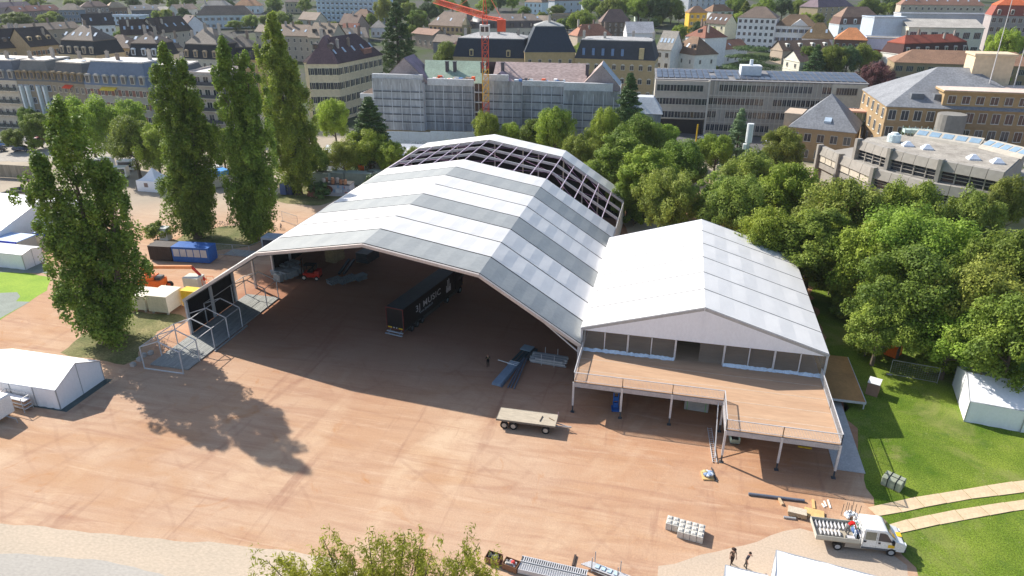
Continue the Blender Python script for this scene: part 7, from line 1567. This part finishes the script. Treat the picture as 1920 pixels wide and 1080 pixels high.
container('blue_roof_tent', 'pale tent like stall with a bright blue roof between the middle poplars', *at(392, 356)[:2], R_(60), 5, 2.8, 3.2, wallmat('b8b8ac'), 'stall', 0, None, False); MB().box(-.1, -.1, 3.29, 5.1, 2.9, 3.45).box(-.1, -.12, 2.5, 5.1, -.06, 3.3).build('roof_cover', wallmat('3c8ad0'), bpy.data.objects['blue_roof_tent'])
def boom():
    p = at(296, 543); t = thing('boom_lift', 'orange boom lift with a long pale topped arm behind the white cabins', 'boom lift', (p[0], p[1], 0), R_(8))
    MB().box(-2.2, -1.0, .7, 1.2, 1.0, 1.8).box(-1.8, -.9, 1.8, .2, .9, 2.3).build('body', ORANGE, t, bevel=.08); MB().box(.2, -.6, 1.8, 1.1, .6, 2.2).build('engine', DARKST, t)
    for x in (-1.8, 1.4):
        for y in (-.95, .95): wheel(t, x, y, .5, .4, 'd0602c')
    A_ = Vector((-2.0, .3, 3.4)); B_ = Vector((5.2, 1.2, 3.3)); MB().beam(A_, B_, .4, .45).build('boom', mat('boom_orange', (.78, .30, .12), .4), t); MB().beam(B_, (6.9, 1.2, 1.3), .25, .3).build('jib', REDP, t); MB().beam(A_, (-1.2, .3, 2.2), .4, .4).build('riser', ORANGE, t)
    c = MB().box(6.6, .6, .5, 7.8, 2.0, .6)
    for x in (6.65, 7.75):
        for y in (.65, 1.95): c.beam((x, y, .5), (x, y, 1.6), .05)
    for y in (.65, 1.95): c.beam((6.65, y, 1.6), (7.75, y, 1.6), .05)
    c.build('cage', ORANGE, t)
boom()
def hut():
    t = thing('painted_hut', 'white hut with colourful wall painting under the left tent edge, wooden barrels on its roof', 'hut', (-38.0, 60.2, 0), R_(6)); L = 6.6
    MB().box(0, 0, 0, L, 3, 2.4).build('wall', wallmat('a8b0c0'), t); MB().box(-.1, -.1, 2.4, L+.1, 3.1, 2.5).build('roof', wallmat('4c4a4a'), t)
    pn = MB(); pn.prism([(.4+1.3+1.3*math.cos(a*.35), 1.45+.85*math.sin(a*.35)) for a in range(18)], 0, .01, 0); o = pn.build('mural_disc', wallmat('7c4430'), t, (0, -.02, 0)); o.rotation_euler = (math.pi/2, 0, 0)
    r = random.Random(5)
    for i in range(9): x = 3.0+r.random()*3.2; z = .5+r.random()*1.3; MB().box(x, -.03-.002*i, z, x+.25+r.random()*.5, -.001, z+.2+r.random()*.6).build('mural_patch', wallmat(['6c9cc8', 'b06868', '8c94b0', 'c0ccd8'][i % 4]), t)
    for i, (x, y) in enumerate(((1.1, 1.2), (2.4, 1.6), (3.4, 1.7), (4.6, .8), (5.5, .9), (.9, .5), (2.9, .5))):
        bz = 2.5 if i > 2 else 3.1; o = MB().cyl((0, 0, 0), (0, 0, .55), .34, .40, 10).cyl((0, 0, .55), (0, 0, 1.0), .40, .34, 10).build('wooden_barrel', wallmat(['a86c3c', 'b88050', 'c8b8a8'][i % 3]), loc=(-38+x, 60.4+y, bz if False else 2.5)); tag(o, f'wooden barrel standing on the roof of the painted hut, {ordn(sorted((1.1, 2.4, 3.4, 4.6, 5.5, .9, 2.9)).index(x)+1)} from the left', 'barrel', 'barrels on the painted hut')
    p = at(590, 368); stack('junk_pile', 'pile of red brown furniture left of the painted hut', 'pile', p[0], p[1], 0, 2.2, 1.4, 5, .3, wallmat('8c5038'), jitter=.3)
hut()
# green grey storage containers forming the ring behind
for i in range(4):
    p = at([588, 640, 682, 560][i], [350, 352, 350, 352][i]); container('storage_container', ['pale green storage container behind the painted hut', 'pale green storage container, second right of the hut', 'pale green storage container at the left tent edge, farthest right', 'pale storage container half hidden by the darkest poplar'][i], p[0], p[1]+2, R_(3), 6, 2.4, 2.7, wallmat('98a698'), group='pale green storage containers behind the tent')
gable_tent('marquee', 'white marquee with dark arched windows behind the pale containers', 'tent', *at(604, 318)[:2], R_(3), 22, 8, 2.8, 5.0, 5, windows=1)
gable_tent('marquee', 'white tent roof just left of the bare frame bays', 'tent', *at(722, 318)[:2], R_(8), 10, 6, 3.0, 5.6, 5)
container('orange_truck_body', 'orange machine behind the ring containers between two trees', *at(672, 325)[:2], R_(5), 2.6, 2.4, 3.4, ORANGE, 'machine', 0, None, False)
container('grey_van_body', 'pale grey box body right of the orange machine', *at(684, 328)[:2], R_(5), 5.5, 2.4, 2.8, wallmat('b0b8b0'), 'container', 0, None, False)
for i, (u, v, rz_, L_) in enumerate(((200, 336, 20, 4.4), (222, 322, 15, 3.6), (178, 318, 10, 4.0), (388, 338, 60, 4.2))):
    container('white_trailer', ['white caravan seen through the near poplar, nearer one', 'white box trailer seen through the near poplar, right one', 'pale box trailer seen through the near poplar, left one', 'white stall trailer between the two middle poplars'][i], *at(u, v)[:2], R_(rz_), L_, 2.1, 2.5, WHITEP, 'trailer', 1, GLASSD, False, 'white trailers on the pale yard', feet=.25)
for i in range(9):
    p = at(415+i*14, 424+i*.6); t = thing('parked_bicycle', f'dark parked bicycle in the row behind the third poplar, {ordn(i+1)} from the left', 'bicycle', (p[0], p[1], 0), R_(70+i*5), 'bicycles parked in a row behind the third poplar')
    for x in (-.5, .5):
        mb = MB()
        for q in range(12): a0, a1 = q*math.pi/6, (q+1)*math.pi/6; mb.beam((x+.32*math.cos(a0), 0, .34+.32*math.sin(a0)), (x+.32*math.cos(a1), 0, .34+.32*math.sin(a1)), .045)
        mb.build('wheel', BLACKP, t)
    MB().beam((-.5, 0, .34), (-.1, 0, .85), .04).beam((-.1, 0, .85), (.4, 0, .85), .04).beam((.4, 0, .9), (.5, 0, .34), .04).beam((-.1, 0, .34), (.4, 0, .8), .04).beam((-.1, 0, .34), (-.15, 0, .95), .04).build('frame', wallmat(['4c4c54', '8c3c3c', '3c5070'][i % 3]), t); MB().box(-.3, -.06, .95, -.02, .06, 1.0).build('saddle', BLACKP, t)
p = at(452, 475); tag(MB().box(-2.4, -1.3, 0, 2.4, 1.3, .08).build('floor_plates', MATS['grey_planks'], loc=(p[0], p[1], .01)), 'pale grey floor plates on the soil between blue cabin and tent tip', 'floor plates')
# parked cars
def car(label, p, rz, col, v=0):
    t = thing('parked_car', label, 'car', p, rz, 'cars parked in the town'); CM_ = mat('car_'+col, k(col), .25, .05, 1, coat=.6, spec=.6)
    prof = [(-2.1, .35), (2.05, .35), (2.15, .7), (1.2, .95), (.5, 1.42), (-1.2, 1.45), (-1.95, 1.0), (-2.15, .9)]; mb = MB(); n = len(prof)
    for s in (-1, 1):
        for x, z in prof: mb.v.append((x, s*.86*(.84 if z > 1.2 else 1), z))
    for i in range(n): j = (i+1) % n; mb.f.append((i, j, n+j, n+i)); mb.m.append(0)
    mb.f.append(tuple(reversed(range(n)))); mb.f.append(tuple(range(n, 2*n))); mb.m += [0, 0]; mb.build('body', CM_, t, bevel=.05)
    g = MB().quad((1.19, -.70, 1.0), (1.19, .70, 1.0), (.58, .62, 1.40), (.58, -.62, 1.40)).quad((-1.9, .68, 1.06), (-1.9, -.68, 1.06), (-1.25, -.62, 1.42), (-1.25, .62, 1.42))
    for s in (-1, 1): q = [(.95, s*.845, 1.0), (-1.6, s*.845, 1.0), (-1.15, s*.75, 1.37), (.45, s*.75, 1.37)]; g.quad(*q)
    o = g.build('window', GLASSD, t); o.location = (.0, 0, .012); o.scale = (1.01, 1.012, 1.0)
    for x in (-1.35, 1.35):
        for s in (-1, 1): wheel(t, x, s*.8, .32, .2, 'a0a0a4')
    for s in (-1, 1): MB().box(2.02, s*.65-.15, .65, 2.14, s*.65+.15, .78).build('headlight', WHITEP, t)
for lb, (u, v), a, c in (('white car parked in the street, left one of the pair by the blue green fir', (1323, 262), 160, 'd8dadc'), ('white car parked in the street, nearer the blue green fir', (1347, 264), 160, 'd8dadc'), ('grey van shaped car behind the pair of white cars', (1362, 248), 0, '8c98a4'), ('white car half hidden left of the stone lodge', (1444, 268), 70, 'd8dadc'), ('white car in the far left car park beside the red one', (60, 264), 80, 'd4d8dc'), ('red car in the far left car park', (76, 266), 82, '9c2c34'), ('dark blue car in front on the far left car park', (42, 283), 15, '203a5c'), ('light blue car at the left edge of the car park', (8, 274), 20, '4a7cb8'), ('black car at the left edge of the car park', (-4, 284), 30, '1c1e22'), ('silver car under the trees between near and second poplar', (268, 296), 30, 'b8c0c8'), ('dark car in the tree shade left of the white pagoda', (242, 312), 0, '24262c'), ('white car in the street before the lodge', (1470, 262), 160, 'd8dadc')):
    car(lb, tuple(at(u, v)), R_(a), c)
tag(MB().cyl((0, 0, 0), (0, 0, 4.8), .22, .18, 10).build('yellow_post', YELP, loc=tuple(at(1305, 266))), 'tall yellow post at the street before the office block', 'post')
t = thing('phone_mast', 'white and grey antenna column between the tree crowns behind the pavilion', 'mast', tuple(at(1385, 395)))
MB().cyl((0, 0, 0), (0, 0, 13.5), .35, .3, 12).build('column', wallmat('b4bcc0'), t); MB().cyl((0, 0, 13.5), (0, 0, 17), .62, .62, 12).build('antenna', wallmat('c8d0d4'), t); MB().box(-.9, -.5, 12.2, -.3, .3, 13.2).build('cabinet', WHITEP, t)
# far left yard
container('wood_fence_wall', 'run of tall weathered timber boards at the back of the yard', *at(-20, 332)[:2], R_(3), 12, .3, 3.0, mat('old_boards', (.30, .26, .20), .9, .25, .6, stretch=(3, 1, .4)), 'board wall', 0, None, True)
p = at(60, 345); lying('long_trailer', 'low brown trailer frame on the pale yard behind the near poplar', 'trailer', (56, 344), (82, 335), .8, .7, wallmat('6c4c40'))
t = thing('wooden_trough', 'long open trough with a dark red inside behind the marquee', 'trough', tuple(at(30, 372)), R_(20)); mb = MB().box(0, -1, 0, 12, -.85, 1.3).box(0, .85, 0, 12, 1, 1.3).box(0, -.85, 0, 12, .85, .1, 1).box(-.15, -1, 0, 0, 1, 1.3).box(12, -1, 0, 12.15, 1, 1.3); mb.build('shell', [wallmat('7c7464'), wallmat('5c2c28')], t)
for i, (u, v) in enumerate(((24, 368), (34, 362), (6, 372))):
    t = thing('wooden_bench', f'grey wooden bench frame on the pale yard, {["middle", "rightmost", "leftmost"][i]} of three', 'bench', tuple(at(u, v)), R_(20+30*i), 'benches on the pale yard'); MB().box(-1.2, -.3, .45, 1.2, .3, .55).build('seat', wallmat('5c6068'), t)
    for x in (-1, 1): MB().box(x-.08, -.3, 0, x+.08, .3, .45).build('leg', wallmat('5c6068'), t)
    MB().box(-1.2, .3, .5, 1.2, .38, 1.2).build('backrest', wallmat('5c6068'), t)
# lower left corner: caravan with clutter
t = thing('caravan', 'white caravan cut by the left edge with a small window and a towing arm', 'caravan', (-33.5, -22.2, 0), R_(-3)); MB().box(-3, 0, .5, 1.9, 2.2, 2.7).build('body', WHITEP, t, bevel=.12); MB().box(.9, -.02, 1.4, 1.4, -.005, 1.9).build('window', wallmat('8c7468'), t); MB().beam((1.9, 1.1, .6), (3.2, 1.1, .5), .1).beam((3.2, 1.1, .5), (3.2, 1.1, 0), .06).build('drawbar', STEEL, t)
for y in (.1, 2.1): wheel(t, .4, y, .33, .2)
t = thing('bench_rack', 'steel rack of stacked tables and white benches between the caravan and the party tent', 'rack', (-32.9, -19.0, 0), R_(-6)); 
for i in range(5): MB().box(-1.6, -.3+.02*i, .35+.22*i, 2.0, .5, .45+.22*i).build('table_top', wallmat(['c8c8d0', 'b88454', 'd0d0d8', 'c08c5c', 'dcdce4'][i]), t)
mb = MB()
for x in (-1.5, 1.9):
    for y in (-.4, .6): mb.beam((x, y, 0), (x, y, 1.75), .06)
for y in (-.4, .6): mb.beam((-1.5, y, 1.7), (1.9, y, 1.7), .06)
for x in (-1.5, 1.9): mb.beam((x, -.4, 1.7), (x, .6, 1.7), .06)
mb.build('rack_frame', ALU, t)
lying('white_table_top', 'white table top leaning low beside the caravan', 'table top', (22, 762), (42, 766), .7, .1, WHITEP, z=.5)
for i, (u, v) in enumerate(((250, 686), (262, 676), (283, 664), (270, 668))):
    tag(MB().box(-.25, -.25, 0, .25, .25, .4).box(-.1, -.1, .4, .1, .1, .46).build('ballast_block', wallmat('b0aca8'), loc=tuple(at(u, v))), f'small pale ballast block by the bare tent frame, {ordn([1, 2, 4, 3][i])} from the left', 'ballast block', 'ballast blocks beside the bare tent frame')
print('OBJECTS', len(S.objects), 'windows', NW[0])
# ---------------------------------------------------------------- the air: slight summer haze
def haze():
    m = bpy.data.materials.new('haze_air'); m.use_nodes = True; n = m.node_tree; n.nodes.remove(n.nodes['Principled BSDF'])
    v = n.nodes.new('ShaderNodeVolumePrincipled'); v.inputs['Color'].default_value = (.86, .93, 1, 1); v.inputs['Density'].default_value = .00008; v.inputs['Anisotropy'].default_value = .2
    n.links.new(v.outputs[0], n.nodes['Material Output'].inputs['Volume'])
    o = MB().box(-1700, -1200, -3, 1700, 2600, 175).build('haze', m); tag(o, kind='stuff'); o['label'] = 'faint summer haze over the town'
    o['category'] = 'haze'
haze()
